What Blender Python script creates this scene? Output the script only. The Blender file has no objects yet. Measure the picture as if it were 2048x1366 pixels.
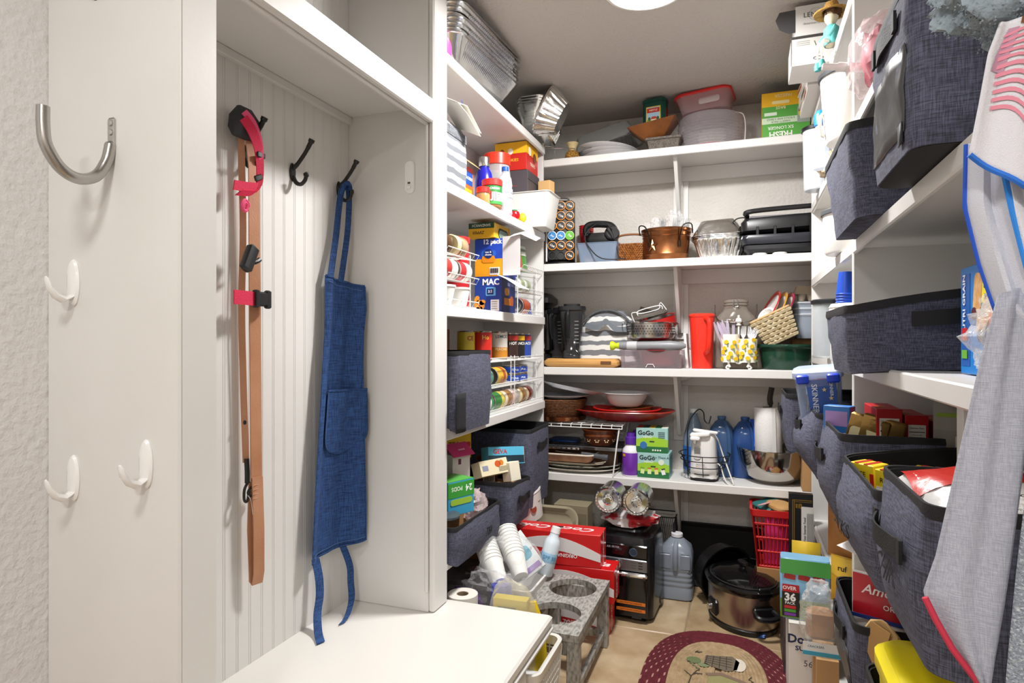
import bpy, math, random
from mathutils import Matrix, Vector, Euler
random.seed(7)
sc=bpy.context.scene; COL=sc.collection; D=bpy.data
R=math.radians; PI=math.pi; sin=math.sin; cos=math.cos
# ---------------------------------------------------------------- camera, world, exposure
cam=D.objects.new('camera',D.cameras.new('camera')); COL.objects.link(cam)
cam.data.sensor_width=36; cam.data.lens=22.236; cam.data.clip_start=.02
cam.location=(0,0,1.16); cam.rotation_euler=(R(90),0,R(20.14)); sc.camera=cam
w=D.worlds.new('world'); sc.world=w; w.use_nodes=True
w.node_tree.nodes['Background'].inputs[0].default_value=(1,.98,.95,1)
w.node_tree.nodes['Background'].inputs[1].default_value=.3
vs=sc.view_settings; vs.view_transform='Standard'; vs.look='None'; vs.gamma=1; vs.use_curve_mapping=False
vs.exposure=0.72
def disk_lamp(name,loc,size,power,col=(1,.99,.975)):
    l=D.lights.new(name,'AREA'); l.shape='DISK'; l.size=size; l.energy=power; l.color=col
    o=D.objects.new(name,l); o.location=loc; COL.objects.link(o); return o
disk_lamp('pantry_lamp',(-.29,2.02,2.245),.24,24)
disk_lamp('hall_lamp',(-.55,-.05,2.245),.24,6)
disk_lamp('frontal_fill_lamp',(.1,-1.2,2.245),.24,18)  # added unseen fill behind the camera, standing in for bounced flash
# ---------------------------------------------------------------- materials
def lin(h):
    f=lambda c:c/12.92 if c<=.04045 else ((c+.055)/1.055)**2.4
    return tuple(f(int(h[i:i+2],16)/255) for i in (0,2,4))+(1,)
MC={}
def base(key,col,r,m,**kw):
    mt=D.materials.new(key); mt.use_nodes=True; b=mt.node_tree.nodes['Principled BSDF']
    b.inputs['Base Color'].default_value=lin(col); b.inputs['Roughness'].default_value=r; b.inputs['Metallic'].default_value=m
    for k,v in kw.items(): b.inputs[k].default_value=v
    return mt,mt.node_tree,b
def nd(nt,t,**kw):
    n=nt.nodes.new(t)
    for k,v in kw.items():
        if k in n.inputs: n.inputs[k].default_value=v
        else: setattr(n,k,v)
    return n
def c(col,r=.5,m=0,bump=0,bs=200,col2=None,ns=20,st=(1,1,1),ct=(.35,.65),bd=.004):
    """painted, plastic, paper, metal ... with optional noise colour and relief"""
    k=('c',col,r,m,bump,bs,col2,ns,st,ct,bd)
    if k in MC: return MC[k]
    mt,nt,b=base('paint_'+col,col,r,m)
    if bump or col2:
        tc=nd(nt,'ShaderNodeTexCoord'); mp=nd(nt,'ShaderNodeMapping'); mp.inputs['Scale'].default_value=st
        nt.links.new(tc.outputs['Object'],mp.inputs[0])
    if col2:
        n=nd(nt,'ShaderNodeTexNoise',Scale=ns,Detail=5.); nt.links.new(mp.outputs[0],n.inputs['Vector'])
        rp=nd(nt,'ShaderNodeValToRGB'); rp.color_ramp.elements[0].color=lin(col); rp.color_ramp.elements[1].color=lin(col2)
        rp.color_ramp.elements[0].position=ct[0]; rp.color_ramp.elements[1].position=ct[1]
        nt.links.new(n.outputs['Fac'],rp.inputs[0]); nt.links.new(rp.outputs[0],b.inputs['Base Color'])
    if bump:
        n=nd(nt,'ShaderNodeTexNoise',Scale=bs,Detail=4.); nt.links.new(mp.outputs[0],n.inputs['Vector'])
        bp=nd(nt,'ShaderNodeBump',Strength=bump,Distance=bd); nt.links.new(n.outputs['Fac'],bp.inputs['Height'])
        nt.links.new(bp.outputs[0],b.inputs['Normal'])
    MC[k]=mt; return mt
def weave(c1,c2,s=260,rough=.9,bump=.35):
    k=('w',c1,c2,s)
    if k in MC: return MC[k]
    mt,nt,b=base('weave_'+c1,c1,rough,0)
    tc=nd(nt,'ShaderNodeTexCoord'); fs=[]
    for st in ((s,s,s*.07),(s*.07,s*.07,s)):
        mp=nd(nt,'ShaderNodeMapping'); mp.inputs['Scale'].default_value=st
        nt.links.new(tc.outputs['Object'],mp.inputs[0])
        n=nd(nt,'ShaderNodeTexNoise',Scale=1.,Detail=2.); nt.links.new(mp.outputs[0],n.inputs['Vector']); fs.append(n.outputs['Fac'])
    ad=nd(nt,'ShaderNodeMath',operation='ADD'); nt.links.new(fs[0],ad.inputs[0]); nt.links.new(fs[1],ad.inputs[1])
    rp=nd(nt,'ShaderNodeValToRGB'); e=rp.color_ramp.elements; e[0].position=.85; e[1].position=1.2
    ml=nd(nt,'ShaderNodeMath',operation='MULTIPLY'); ml.inputs[1].default_value=.5; nt.links.new(ad.outputs[0],ml.inputs[0])
    e[0].position=.4; e[1].position=.62; e[0].color=lin(c1); e[1].color=lin(c2)
    nt.links.new(ml.outputs[0],rp.inputs[0]); nt.links.new(rp.outputs[0],b.inputs['Base Color'])
    bp=nd(nt,'ShaderNodeBump',Strength=bump,Distance=.002); nt.links.new(ml.outputs[0],bp.inputs['Height']); nt.links.new(bp.outputs[0],b.inputs['Normal'])
    MC[k]=mt; return mt
def stripes(c1,c2,freq,axis=2,rough=.7,noise=.0):
    """flat printed stripes across one object axis"""
    k=('s',c1,c2,freq,axis,noise)
    if k in MC: return MC[k]
    mt,nt,b=base('stripes_'+c1,c1,rough,0)
    tc=nd(nt,'ShaderNodeTexCoord'); sp=nd(nt,'ShaderNodeSeparateXYZ'); nt.links.new(tc.outputs['Object'],sp.inputs[0])
    m1=nd(nt,'ShaderNodeMath',operation='MULTIPLY'); m1.inputs[1].default_value=freq; nt.links.new(sp.outputs[axis],m1.inputs[0])
    src=m1.outputs[0]
    if noise:
        n=nd(nt,'ShaderNodeTexNoise',Scale=14.,Detail=2.); nt.links.new(tc.outputs['Object'],n.inputs['Vector'])
        m2=nd(nt,'ShaderNodeMath',operation='MULTIPLY_ADD'); m2.inputs[1].default_value=noise
        nt.links.new(n.outputs['Fac'],m2.inputs[0]); nt.links.new(src,m2.inputs[2]); src=m2.outputs[0]
    fr=nd(nt,'ShaderNodeMath',operation='FRACT'); nt.links.new(src,fr.inputs[0])
    gt=nd(nt,'ShaderNodeMath',operation='GREATER_THAN'); gt.inputs[1].default_value=.5; nt.links.new(fr.outputs[0],gt.inputs[0])
    mx=nd(nt,'ShaderNodeMix',data_type='RGBA'); nt.links.new(gt.outputs[0],mx.inputs[0]); mx.inputs[6].default_value=lin(c1); mx.inputs[7].default_value=lin(c2)
    nt.links.new(mx.outputs[2],b.inputs['Base Color'])
    MC[k]=mt; return mt
def clear(col='ffffff',alpha=.25,r=.1,bump=0,bs=40):
    """thin clear or milky plastic, film and glass"""
    k=('t',col,alpha,r,bump,bs)
    if k in MC: return MC[k]
    mt,nt,b=base('clear_'+col,col,r,0)
    tr=nd(nt,'ShaderNodeBsdfTransparent'); tr.inputs[0].default_value=tuple(.5+.5*x for x in lin(col)[:3])+(1,)
    lw=nd(nt,'ShaderNodeLayerWeight',Blend=.3)
    ma=nd(nt,'ShaderNodeMath',operation='MULTIPLY_ADD'); ma.inputs[1].default_value=.38*(1-alpha); ma.inputs[2].default_value=alpha
    nt.links.new(lw.outputs['Facing'],ma.inputs[0])
    mx=nd(nt,'ShaderNodeMixShader'); nt.links.new(ma.outputs[0],mx.inputs[0]); nt.links.new(tr.outputs[0],mx.inputs[1]); nt.links.new(b.outputs[0],mx.inputs[2])
    nt.links.new(mx.outputs[0],nt.nodes['Material Output'].inputs[0])
    if bump:
        tc=nd(nt,'ShaderNodeTexCoord'); n=nd(nt,'ShaderNodeTexNoise',Scale=bs,Detail=3.,Distortion=1.); nt.links.new(tc.outputs['Object'],n.inputs['Vector'])
        bp=nd(nt,'ShaderNodeBump',Strength=bump,Distance=.01); nt.links.new(n.outputs['Fac'],bp.inputs['Height'])
        nt.links.new(bp.outputs[0],b.inputs['Normal']); nt.links.new(bp.outputs[0],lw.inputs['Normal'])
    MC[k]=mt; return mt
def glow(col,s):
    mt,nt,b=base('glow_'+col,col,.5,0); b.inputs['Emission Color'].default_value=lin(col); b.inputs['Emission Strength'].default_value=s
    return mt
FOIL=c('e4e4e4',.2,1,.12,60); FOIL2=c('eaeae8',.17,1,.3,45); STEEL=c('c9c7c4',.26,1,.05,300,st=(1,1,.05)); CHROME=c('d8d8d8',.08,1)
WHITE=c('e4e1da',.45); PAINT=c('dcdad6',.42,0,.03,120,'e1dfdc',3); BLACK=c('141416',.35); MATTE=c('121213',.7); WIREW=c('f0f0ee',.35)
CHAR=weave('3b3c47','62647a',620); LIN=c('17171a',.85); TRIM=c('1d1d20',.8,0,.3,400); KRAFT=c('b98f5f',.75,0,.08,80); CARD=c('a97b4c',.8)
# ---------------------------------------------------------------- geometry
def loft(rings,c0=1,c1=1,closed=1):
    n=len(rings[0]); v=[p for r in rings for p in r]; f=[]
    for i in range(len(rings)-1):
        for j in range(n if closed else n-1):
            k=(j+1)%n; f.append((i*n+j,i*n+k,(i+1)*n+k,(i+1)*n+j))
    if c0: f.append(tuple(range(n-1,-1,-1)))
    if c1: f.append(tuple(range((len(rings)-1)*n,len(rings)*n)))
    return v,f
def rr(w,d,r,z,n=3,cx=0,cy=0):
    r=max(1e-4,min(r,w/2-1e-4,d/2-1e-4)); o=[]
    for (sx,sy,a0) in ((1,-1,-90),(1,1,0),(-1,1,90),(-1,-1,180)):
        for k in range(n+1):
            a=R(a0+90*k/n); o.append((cx+sx*(w/2-r)+r*cos(a),cy+sy*(d/2-r)+r*sin(a),z))
    return o
def ell(a,b,z,n=28,cx=0,cy=0): return [(cx+a*cos(2*PI*k/n),cy+b*sin(2*PI*k/n),z) for k in range(n)]
def join(*gs):
    v=[];f=[]
    for g in gs:
        o=len(v); v+=list(g[0]); f+=[tuple(i+o for i in q) for q in g[1]]
    return v,f
def tf(g,loc=(0,0,0),rot=(0,0,0),s=1):
    if not hasattr(s,'__len__'): s=(s,s,s)
    m=Matrix.LocRotScale(Vector(loc),Euler(rot),Vector(s)); return [tuple(m@Vector(p)) for p in g[0]],g[1]
def rbox(w,d,h,r=.004,z=0,e=None,n=2):
    e=min(r,h/3) if e is None else e
    return loft([rr(w-2*e,d-2*e,r,z,n),rr(w,d,r,z+e,n),rr(w,d,r,z+h-e,n),rr(w-2*e,d-2*e,r,z+h,n)])
def bx(x0,x1,y0,y1,z0,z1,r=.0015):
    return tf(rbox(x1-x0,y1-y0,z1-z0,r,0,n=1),((x0+x1)/2,(y0+y1)/2,z0))
def vessel(w0,d0,w1,d1,h,r,t=.003,lip=0,n=4,r0=None):
    r0=r if r0 is None else r0
    a=[rr(w0-.004,d0-.004,r0,0,n),rr(w0,d0,r0,.003,n)]
    for k in (.33,.66): a.append(rr(w0+(w1-w0)*k,d0+(d1-d0)*k,r0+(r-r0)*k,h*k,n))
    if lip: a+= [rr(w1,d1,r,h-t*1.5,n),rr(w1+2*lip,d1+2*lip,r+lip,h-t*1.2,n),rr(w1+2*lip,d1+2*lip,r+lip,h,n)]
    else: a.append(rr(w1,d1,r,h,n))
    a+=[rr(w1-2*t,d1-2*t,r,h,n),rr(w0-2*t,d0-2*t,r0,t,n)]
    return loft(a)
def lathe(p,n=28,sx=1,sy=1):
    v=[];f=[];idx=[]
    for (r,z) in p:
        if r<1e-6: idx.append([len(v)]); v.append((0,0,z))
        else:
            idx.append(list(range(len(v),len(v)+n))); v+=[(sx*r*cos(2*PI*k/n),sy*r*sin(2*PI*k/n),z) for k in range(n)]
    for a,b in zip(idx,idx[1:]):
        for k in range(n):
            l=(k+1)%n
            if len(a)==1 and len(b)==1: break
            if len(a)==1: f.append((a[0],b[l],b[k]))
            elif len(b)==1: f.append((a[k],a[l],b[0]))
            else: f.append((a[k],a[l],b[l],b[k]))
    return v,f
def cyl(r,h,z=0,e=.002,n=24): return lathe([(0,z),(r-e,z),(r,z+e),(r,z+h-e),(r-e,z+h),(0,z+h)],n)
def tube(pts,r,n=6,closed=0):
    P=[Vector(p) for p in pts]; m=len(P); rings=[]; up=None
    for i in range(m):
        if closed: t=(P[(i+1)%m]-P[i-1])
        else: t=P[min(i+1,m-1)]-P[max(i-1,0)]
        t.normalize()
        if up is None: up=Vector((0,0,1)) if abs(t.z)<.9 else Vector((1,0,0))
        u=(up-t*up.dot(t)); u.normalize(); up=u; s=t.cross(u)
        q=r[i] if hasattr(r,'__len__') else r
        rings.append([tuple(P[i]+q*(cos(2*PI*k/n)*u+sin(2*PI*k/n)*s)) for k in range(n)])
    if closed: rings.append(rings[0])
    return loft(rings,0 if closed else 1,0 if closed else 1)
def ribbon(pts,wv,t=.0015):
    """flat strap along pts, wv = half-width vector"""
    W=Vector(wv); rings=[]; P=[Vector(p) for p in pts]
    for i in range(len(P)):
        d=P[min(i+1,len(P)-1)]-P[max(i-1,0)]; nn=d.cross(W); nn.normalize(); nn*=t
        rings.append([tuple(P[i]-W-nn),tuple(P[i]+W-nn),tuple(P[i]+W+nn),tuple(P[i]-W+nn)])
    return loft(rings)
def sheet(nx,ny,f):
    v=[f(i/nx,j/ny) for j in range(ny+1) for i in range(nx+1)]
    q=[(j*(nx+1)+i,j*(nx+1)+i+1,(j+1)*(nx+1)+i+1,(j+1)*(nx+1)+i) for j in range(ny) for i in range(nx)]
    return v,q
def prism(poly,h,z=0): return loft([[(x,y,z) for x,y in poly],[(x,y,z+h) for x,y in poly]])
def blob(a,b,h,s=.15,f=9,n=20,m=12,seed=0):
    """crumpled rounded lump with its base on z=0"""
    import mathutils.noise as N
    v=[];fa=[]
    for j in range(m+1):
        ph=PI*j/m
        for k in range(n):
            th=2*PI*k/n; p=Vector((sin(ph)*cos(th),sin(ph)*sin(th),-cos(ph)))
            q=1+s*N.noise(p*f/3+Vector((seed*7.3,seed*3.1,seed)))+s*.6*N.noise(p*f+Vector((seed,seed,0)))
            e=.8; x,y,z=[math.copysign(abs(t)**e,t) for t in p]
            v.append((a*x*q,b*y*q,max(0,h/2+h/2*z*q)))
    for j in range(m):
        for k in range(n): l=(k+1)%n; fa.append((j*n+k,j*n+l,(j+1)*n+l,(j+1)*n+k))
    return v,fa
def bez(p,n=12):
    """smooth polyline through points (Catmull-Rom)"""
    P=[Vector(p[0])]+[Vector(q) for q in p]+[Vector(p[-1])]; o=[]
    for i in range(1,len(P)-2):
        for k in range(n):
            t=k/n; a,b,c_,d=P[i-1:i+3]
            o.append(tuple(.5*((2*b)+(c_-a)*t+(2*a-5*b+4*c_-d)*t*t+(3*b-a-3*c_+d)*t**3)))
    o.append(tuple(P[-2])); return o
# ---------------------------------------------------------------- objects
def obj(name,g,m,parent=None,loc=(0,0,0),rot=(0,0,0),sol=0,sub=0,ang=35,label=None,m2=None,pick=None):
    me=D.meshes.new(name); me.from_pydata(g[0],[],g[1]); me.validate(); me.update()
    me.shade_smooth(); me.set_sharp_from_angle(angle=R(ang)); me.materials.append(m)
    o=D.objects.new(name,me); COL.objects.link(o); o.location=loc; o.rotation_euler=rot
    if parent: o.parent=parent
    if m2:
        me.materials.append(m2)
        for p in me.polygons: p.material_index=1 if pick(p.index) else 0
    if sol: s=o.modifiers.new('solid','SOLIDIFY'); s.thickness=sol; s.offset=0
    if sub: s=o.modifiers.new('sub','SUBSURF'); s.levels=s.render_levels=sub
    if label: o['label']=label
    return o
def tag(o,label,cat,group=None):
    o['label']=label; o['category']=cat
    if group: o['group']=group
    return o
def T(name,label,cat,loc=(0,0,0),rz=0,group=None,rx=0,ry=0):
    o=D.objects.new(name,None); o.empty_display_size=.02; COL.objects.link(o); o.location=loc; o.rotation_euler=(R(rx),R(ry),R(rz))
    return tag(o,label,cat,group)
def S(name,label,cat,g,m,loc=(0,0,0),rz=0,group=None,rx=0,ry=0,**k):
    return tag(obj(name,g,m,None,loc,(R(rx),R(ry),R(rz)),**k),label,cat,group)
def aim(o,d): o.rotation_euler=Vector(d).to_track_quat('Z','Y').to_euler()
def copyt(root,loc,rz=None,label=None,rot=None):
    r=root.copy(); COL.objects.link(r); r.location=loc
    if rz is not None: r.rotation_euler[2]=R(rz)
    if rot: r.rotation_euler=[R(a) for a in rot]
    if label: r['label']=label
    for ch in root.children:
        a=ch.copy(); COL.objects.link(a); a.parent=r
        for g in ch.children:
            b=g.copy(); COL.objects.link(b); b.parent=a
    return r
def struct(name,g,m,parent=None,loc=(0,0,0),**k):
    o=obj(name,g,m,parent,loc,**k)
    if parent is None: o['kind']='structure'
    return o
FACE={'F':(90,0,0),'R':(90,0,90),'L':(90,0,-90),'K':(90,0,180),'T':(0,0,0),'B':(180,0,0)}
def fm(face,loc,spin=0,rot=None):
    return Matrix.Translation(loc)@Euler([R(a) for a in (rot or FACE[face])]).to_matrix().to_4x4()@Matrix.Rotation(R(spin),4,'Z')
TG={}
def tgeo(s,size,bold,shear,al):
    k=(s,bold,shear,al)
    if k not in TG:
        cu=D.curves.new('t','FONT'); cu.body=s; cu.size=1; cu.align_x=al; cu.align_y='CENTER'; cu.offset=bold; cu.shear=shear; cu.extrude=.004; cu.resolution_u=2
        o=D.objects.new('t',cu); COL.objects.link(o); dg=bpy.context.evaluated_depsgraph_get(); me=o.evaluated_get(dg).to_mesh()
        TG[k]=([tuple(x.co) for x in me.vertices],[tuple(p.vertices) for p in me.polygons])
        o.evaluated_get(dg).to_mesh_clear(); D.objects.remove(o); D.curves.remove(cu)
    v,f=TG[k]; return [(x*size,y*size,z*size) for x,y,z in v],f
def txt(p,s,size,loc,face='F',m=None,bold=.012,shear=0,spin=0,wrap=0,al='CENTER',sx=1,name='lettering',rot=None):
    g=tgeo(s,size,bold,shear,al); g=([(x*sx,y,z) for x,y,z in g[0]],g[1])
    if wrap:   # around a vertical axis through the parent, front at -Y
        v=[(  (wrap+z)*sin(x/wrap),-(wrap+z)*cos(x/wrap),y) for x,y,z in g[0]]
        m4=Matrix.Translation((0,0,loc[2]))@Matrix.Rotation(R(spin),4,'Z')
        return obj(name,([tuple(m4@Vector(q)) for q in v],g[1]),m,p)
    m4=fm(face,loc,spin,rot); return obj(name,([tuple(m4@Vector(q)) for q in g[0]],g[1]),m,p)
def patch(p,name,w,h,loc,face,m,spin=0,r=.001,th=.0008,poly=None,rot=None):
    """flat printed area or label lying on a face; loc is its centre"""
    g=prism(poly,th) if poly else (prism([(x,y) for x,y,z in rr(w,h,r,0,4)],th))
    m4=fm(face,loc,spin,rot); return obj(name,([tuple(m4@Vector(q)) for q in g[0]],g[1]),m,p)
def disc(p,name,a,b,loc,face,m,spin=0,th=.0008,n=20,rot=None):
    return patch(p,name,0,0,loc,face,m,spin,th=th,poly=[(x,y) for x,y,z in ell(a,b,0,n)],rot=rot)
# ================================================================ the setting
XL,XR,YB,ZC=-1.2,.62,3.2,2.285
WALL=c('d2cdc6',.75,0,.5,80,'d7d2cb',9,bd=.008); CEIL=c('b6afa8',.85,0,.7,90,bd=.008); GROUT=c('8d7c66',.8,0,.2,150)
def tilem(a,b,s):
    return c(a,.35,0,.06,30,b,s,ct=(.3,.72))
TM=[tilem('9c815f','c4ad8a',7),tilem('a58a68','cab595',8),tilem('94785a','bda482',6)]
fl=struct('floor',bx(XL-.1,XR+.1,-2.3,YB+.1,-.06,-.003),GROUT)
tg=None; ts=.452
for i in range(-3,3):
    for j in range(-6,3):
        x0=-.223+i*ts; y0=2.568+j*ts; x1=min(x0+ts,XR)-.0025; x0=max(x0,XL)+.0025; y1=min(y0+ts,YB)-.0025; y0=max(y0,-2.2)+.0025
        if x1-x0<.02 or y1-y0<.02: continue
        obj('floor_tile',tf(bx(x0,x1,y0,y1,-.01,0,.003),(-(x0+x1)/2,-(y0+y1)/2,0)),TM[(i*5+j*3)%3],fl,((x0+x1)/2,(y0+y1)/2,0))
struct('wall_left',bx(XL-.1,XL,-2.3,YB+.1,0,ZC),c('dad8d7',.75,0,.6,60,bd=.008))
struct('wall_right',bx(XR,XR+.1,-2.3,YB+.1,0,ZC),WALL)
struct('wall_back',bx(XL,XR,YB,YB+.1,0,ZC),WALL)
struct('wall_front',bx(XL,XR,-2.3,-2.2,0,ZC),WALL)
struct('ceiling',bx(XL-.1,XR+.1,-2.3,YB+.1,ZC,ZC+.1),CEIL)
for (x,y,lb) in ((-.29,2.02,'round flush white ceiling light glowing above the pantry floor'),(-.55,-.05,'round flush ceiling light over the hall by the coat locker'),(.1,-1.2,'added unseen round ceiling light housing the frontal fill behind the camera')):  # third fixture is an added one, there only to house the frontal fill
    t=T('ceiling_light',lb,'light',(x,y,ZC),group='ceiling lights')
    obj('trim_ring',lathe([(.118,0),(.134,0),(.136,-.008),(.13,-.014),(.12,-.016),(.118,-.006)],40),WHITE,t)
    obj('diffuser',lathe([(0,-.019),(.09,-.018),(.119,-.012),(.119,-.004),(0,-.004)],40),glow('fff6ea',6),t)
# ---------------------------------------------------------------- built-in locker on the left
L=T('coat_locker','white built-in coat locker with beadboard back and bench seat along the left wall','locker',(XL,.8,0))
def lp(name,x0,x1,y0,y1,z0,z1,par=L,m=PAINT,r=.002): # world extents, parented to the locker
    return obj(name,bx(x0-XL,x1-XL,y0-.8,y1-.8,z0,z1,r),m,par)
XF=-.88; ZB=.337
lp('side_panel',XL,XF-.012,.797,.817,0,ZC)
lp('corner_bead',XF-.016,XF+.001,.794,.802,0,ZC,r=.003)
st=lp('face_stile',XF-.02,XF,.8,.876,ZB,ZC)
st2=lp('face_stile',XF-.02,XF,1.715,1.808,ZB,ZC,r=.005)
lp('divider_panel',XL,XF-.02,1.715,1.735,ZB,ZC)
lp('stile_moulding',XF-.03,XF-.018,1.708,1.716,ZB+.06,1.82,r=.003)
lp('end_panel',XL,XF-.02,1.787,1.806,ZB,ZC)
lp('cubby_shelf',XL,XF-.02,.817,1.715,1.872,1.892)
lp('face_rail',XF-.02,XF,.876,1.715,1.822,1.893,r=.004)
lp('rail_moulding',XF-.032,XF-.019,.876,1.712,1.815,1.832,r=.004)
lp('rear_cleat',XL+.012,XL+.03,.817,1.715,1.85,1.872,r=.002)
bk=lp('back_panel',XL,XL+.008,.817,1.715,ZB,ZC)
bt=rbox(.655,1.04,.03,.006); obj('bench_top',tf(bt,(.3325,.51,ZB-.03)),c('e2dfd9',.38,0,.02,90),L)
obj('bench_edge',tf(rbox(.66,1.045,.016,.006),(.332,.51,ZB-.048)),PAINT,L)
lp('bench_stile',-.565,-.541,1.52,1.585,0,ZB-.048)
lp('bench_stile',-.565,-.541,.82,.9,0,ZB-.048)
lp('bench_end',XL,-.85,1.79,1.81,0,ZB-.048)
# beadboard planks, two heights are one run
pw=.8974/21
def plank_g():
    w=pw-.0007; s=[(-w/2,0),(-w/2,.0078),(-w/2+.0008,.0085),(w/2-.007,.0085),(w/2-.006,.0073),(w/2-.005,.0085),(w/2-.0008,.0085),(w/2,.0078),(w/2,0)]
    return loft([[(y,x,ZB) for x,y in s],[(y,x,ZC) for x,y in s]])
pg=None
for k in range(21):
    if pg is None: pg=obj('plank',plank_g(),PAINT,bk,ang=20); o=pg
    else: o=pg.copy(); COL.objects.link(o)
    o.location=(.008,.817-.8+pw*(k+.5)+.0003,0)
# ---------------------------------------------------------------- pantry shelving
LU=T('pantry_shelving','white fixed shelves along the left wall beyond the coat locker','shelf unit',(XL,1.81,0))
def up(u,o,name,x0,x1,y0,y1,z0,z1,m=PAINT,r=.002): return obj(name,bx(x0-o[0],x1-o[0],y0-o[1],y1-o[1],z0-o[2],z1-o[2],r),m,u)
lo=(XL,1.81,0)
up(LU,lo,'end_panel',XL,-.897,2.868,2.89,0,2.1)
for z in (2.08,1.67,1.275,.88,.445): 
    up(LU,lo,'shelf',XL,-.897,1.812,2.868,z-.02,z); up(LU,lo,'shelf_edge',-.897,-.885 if z>.5 else -.892,1.812,2.868,z-(.036 if z>.5 else .02),z+.001,r=.003)
BS=[]
for i,z in enumerate((2.03,1.53,1.037,.533)):
    lb=['topmost','second highest','second lowest','lowest'][i]
    b=T('wall_shelf',f'long white shelf across the back wall, the {lb} of four','shelf',(-.5,YB,z),group='long shelves on the back wall')
    o=(-.5,YB,z); up(b,o,'board',XL,XR,2.912,YB,z-.02,z); up(b,o,'front_edge',XL,XR,2.9,2.912,z-.036,z+.001,r=.003)
    up(b,o,'wall_cleat',XL,XR,YB-.018,YB,z-.09,z-.02)
    xb=-.304
    br=up(b,o,'bracket',xb,xb+.025,YB-.03,YB-.018,z-.33,z-.09)
    poly=[(0,-.02),(-.24,-.02),(-.24,-.035),(-.05,-.3),(-.018,-.33),(0,-.33)]
    g=[(0.0,y,zz) for y,zz in poly]; g2=[(.018,y,zz) for y,zz in poly]
    obj('bracket_brace',loft([[(xb+.5+.003,y-.018,zz) for x,y,zz in g],[(xb+.5+.019,y-.018,zz) for x,y,zz in g]]),PAINT,br)
    bb=up(b,o,'bracket_plate',xb-.022,xb+.05,YB-.012,YB,z-.36,z-.09)
RU=T('pantry_shelving','white fixed shelves with upright dividers along the right wall','shelf unit',(XR,1.81,0)); ro=(XR,1.81,0)
for (y0,y1) in ((2.868,2.89),(1.815,1.837),(.73,.752)):
    up(RU,ro,'upright',.262,XR,y0,y1,0,ZC-.002)
for (a,b_) in ((1.837,2.868),(.752,1.815)):
    for z in (2.07,1.72,1.415,1.105,.79,.43,.1):
        if a<1 and z==2.07: continue
        up(RU,ro,'shelf',.272,XR,a,b_,z-.018,z); up(RU,ro,'shelf_edge',.26,.272,a,b_,z-.032,z+.001,r=.003)
# ---------------------------------------------------------------- builders for repeated kinds
def carton(name,label,w,d,h,loc,rz,m,group=None,rx=0,ry=0,cat='box',part='carton_body'):
    t=T(name,label,cat,loc,rz,group,rx,ry); obj(part,rbox(w,d,h,.0012,n=1),m,t); return t
def can(label,r,h,loc,col,text=None,tcol='ffffff',rot=(0,0,0),spin=0,name='food_can',band=None,group=None,ts=.3,bz=.5,rz=0):
    t=T(name,label,'can',loc,rot[2],group,rot[0],rot[1])
    obj('can_body',lathe([(0,.003),(r-.003,.003),(r-.002,0),(r,.001),(r-.001,.004),(r-.001,h-.004),(r,h-.001),(r-.002,h),(r-.003,h-.004),(r*.6,h-.005),(r*.55,h-.004),(0,h-.004)]),STEEL,t)
    obj('paper_label',lathe([(r-.001,.006),(r,.006),(r,h-.006),(r-.001,h-.006)]),c(col,.35),t)
    if band: obj('label_band',lathe([(r,h*band[1]),(r+.0004,h*band[1]),(r+.0004,h*band[2]),(r,h*band[2])]),c(band[0],.35),t)
    if text: txt(t,text,r*ts*2,(0,0,h*bz),m=c(tcol,.4),wrap=r+.0005,spin=spin,bold=.02)
    return t
def jar(label,r,h,loc,body,lid,fill=None,rot=(0,0,0),name='glass_jar',cat='jar',neck=.85,lidh=.018,group=None,fillh=.85,bm=None):
    t=T(name,label,cat,loc,rot[2],group,rot[0],rot[1]); s=h-lidh
    obj('jar_body',lathe([(0,0),(r*.9,0),(r,.006),(r,s*.82),(r*neck,s*.94),(r*neck,s),(r*neck-.002,s),(r*neck-.002,s*.93),(r-.002,s*.81),(r-.002,.006),(0,.004)]),bm or clear(body,.2,.06),t)
    if fill: obj('jar_contents',lathe([(0,.005),(r-.004,.006),(r-.003,s*fillh*.9),(r*neck-.004,s*fillh),(0,s*fillh)]),c(fill,.6),t)
    q=r*neck+.004; obj('jar_lid',lathe([(q-.002,s-.004),(q,s-.002),(q,h-.003),(q-.003,h),(0,h)],32),c(lid,.35),t)
    return t
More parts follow.
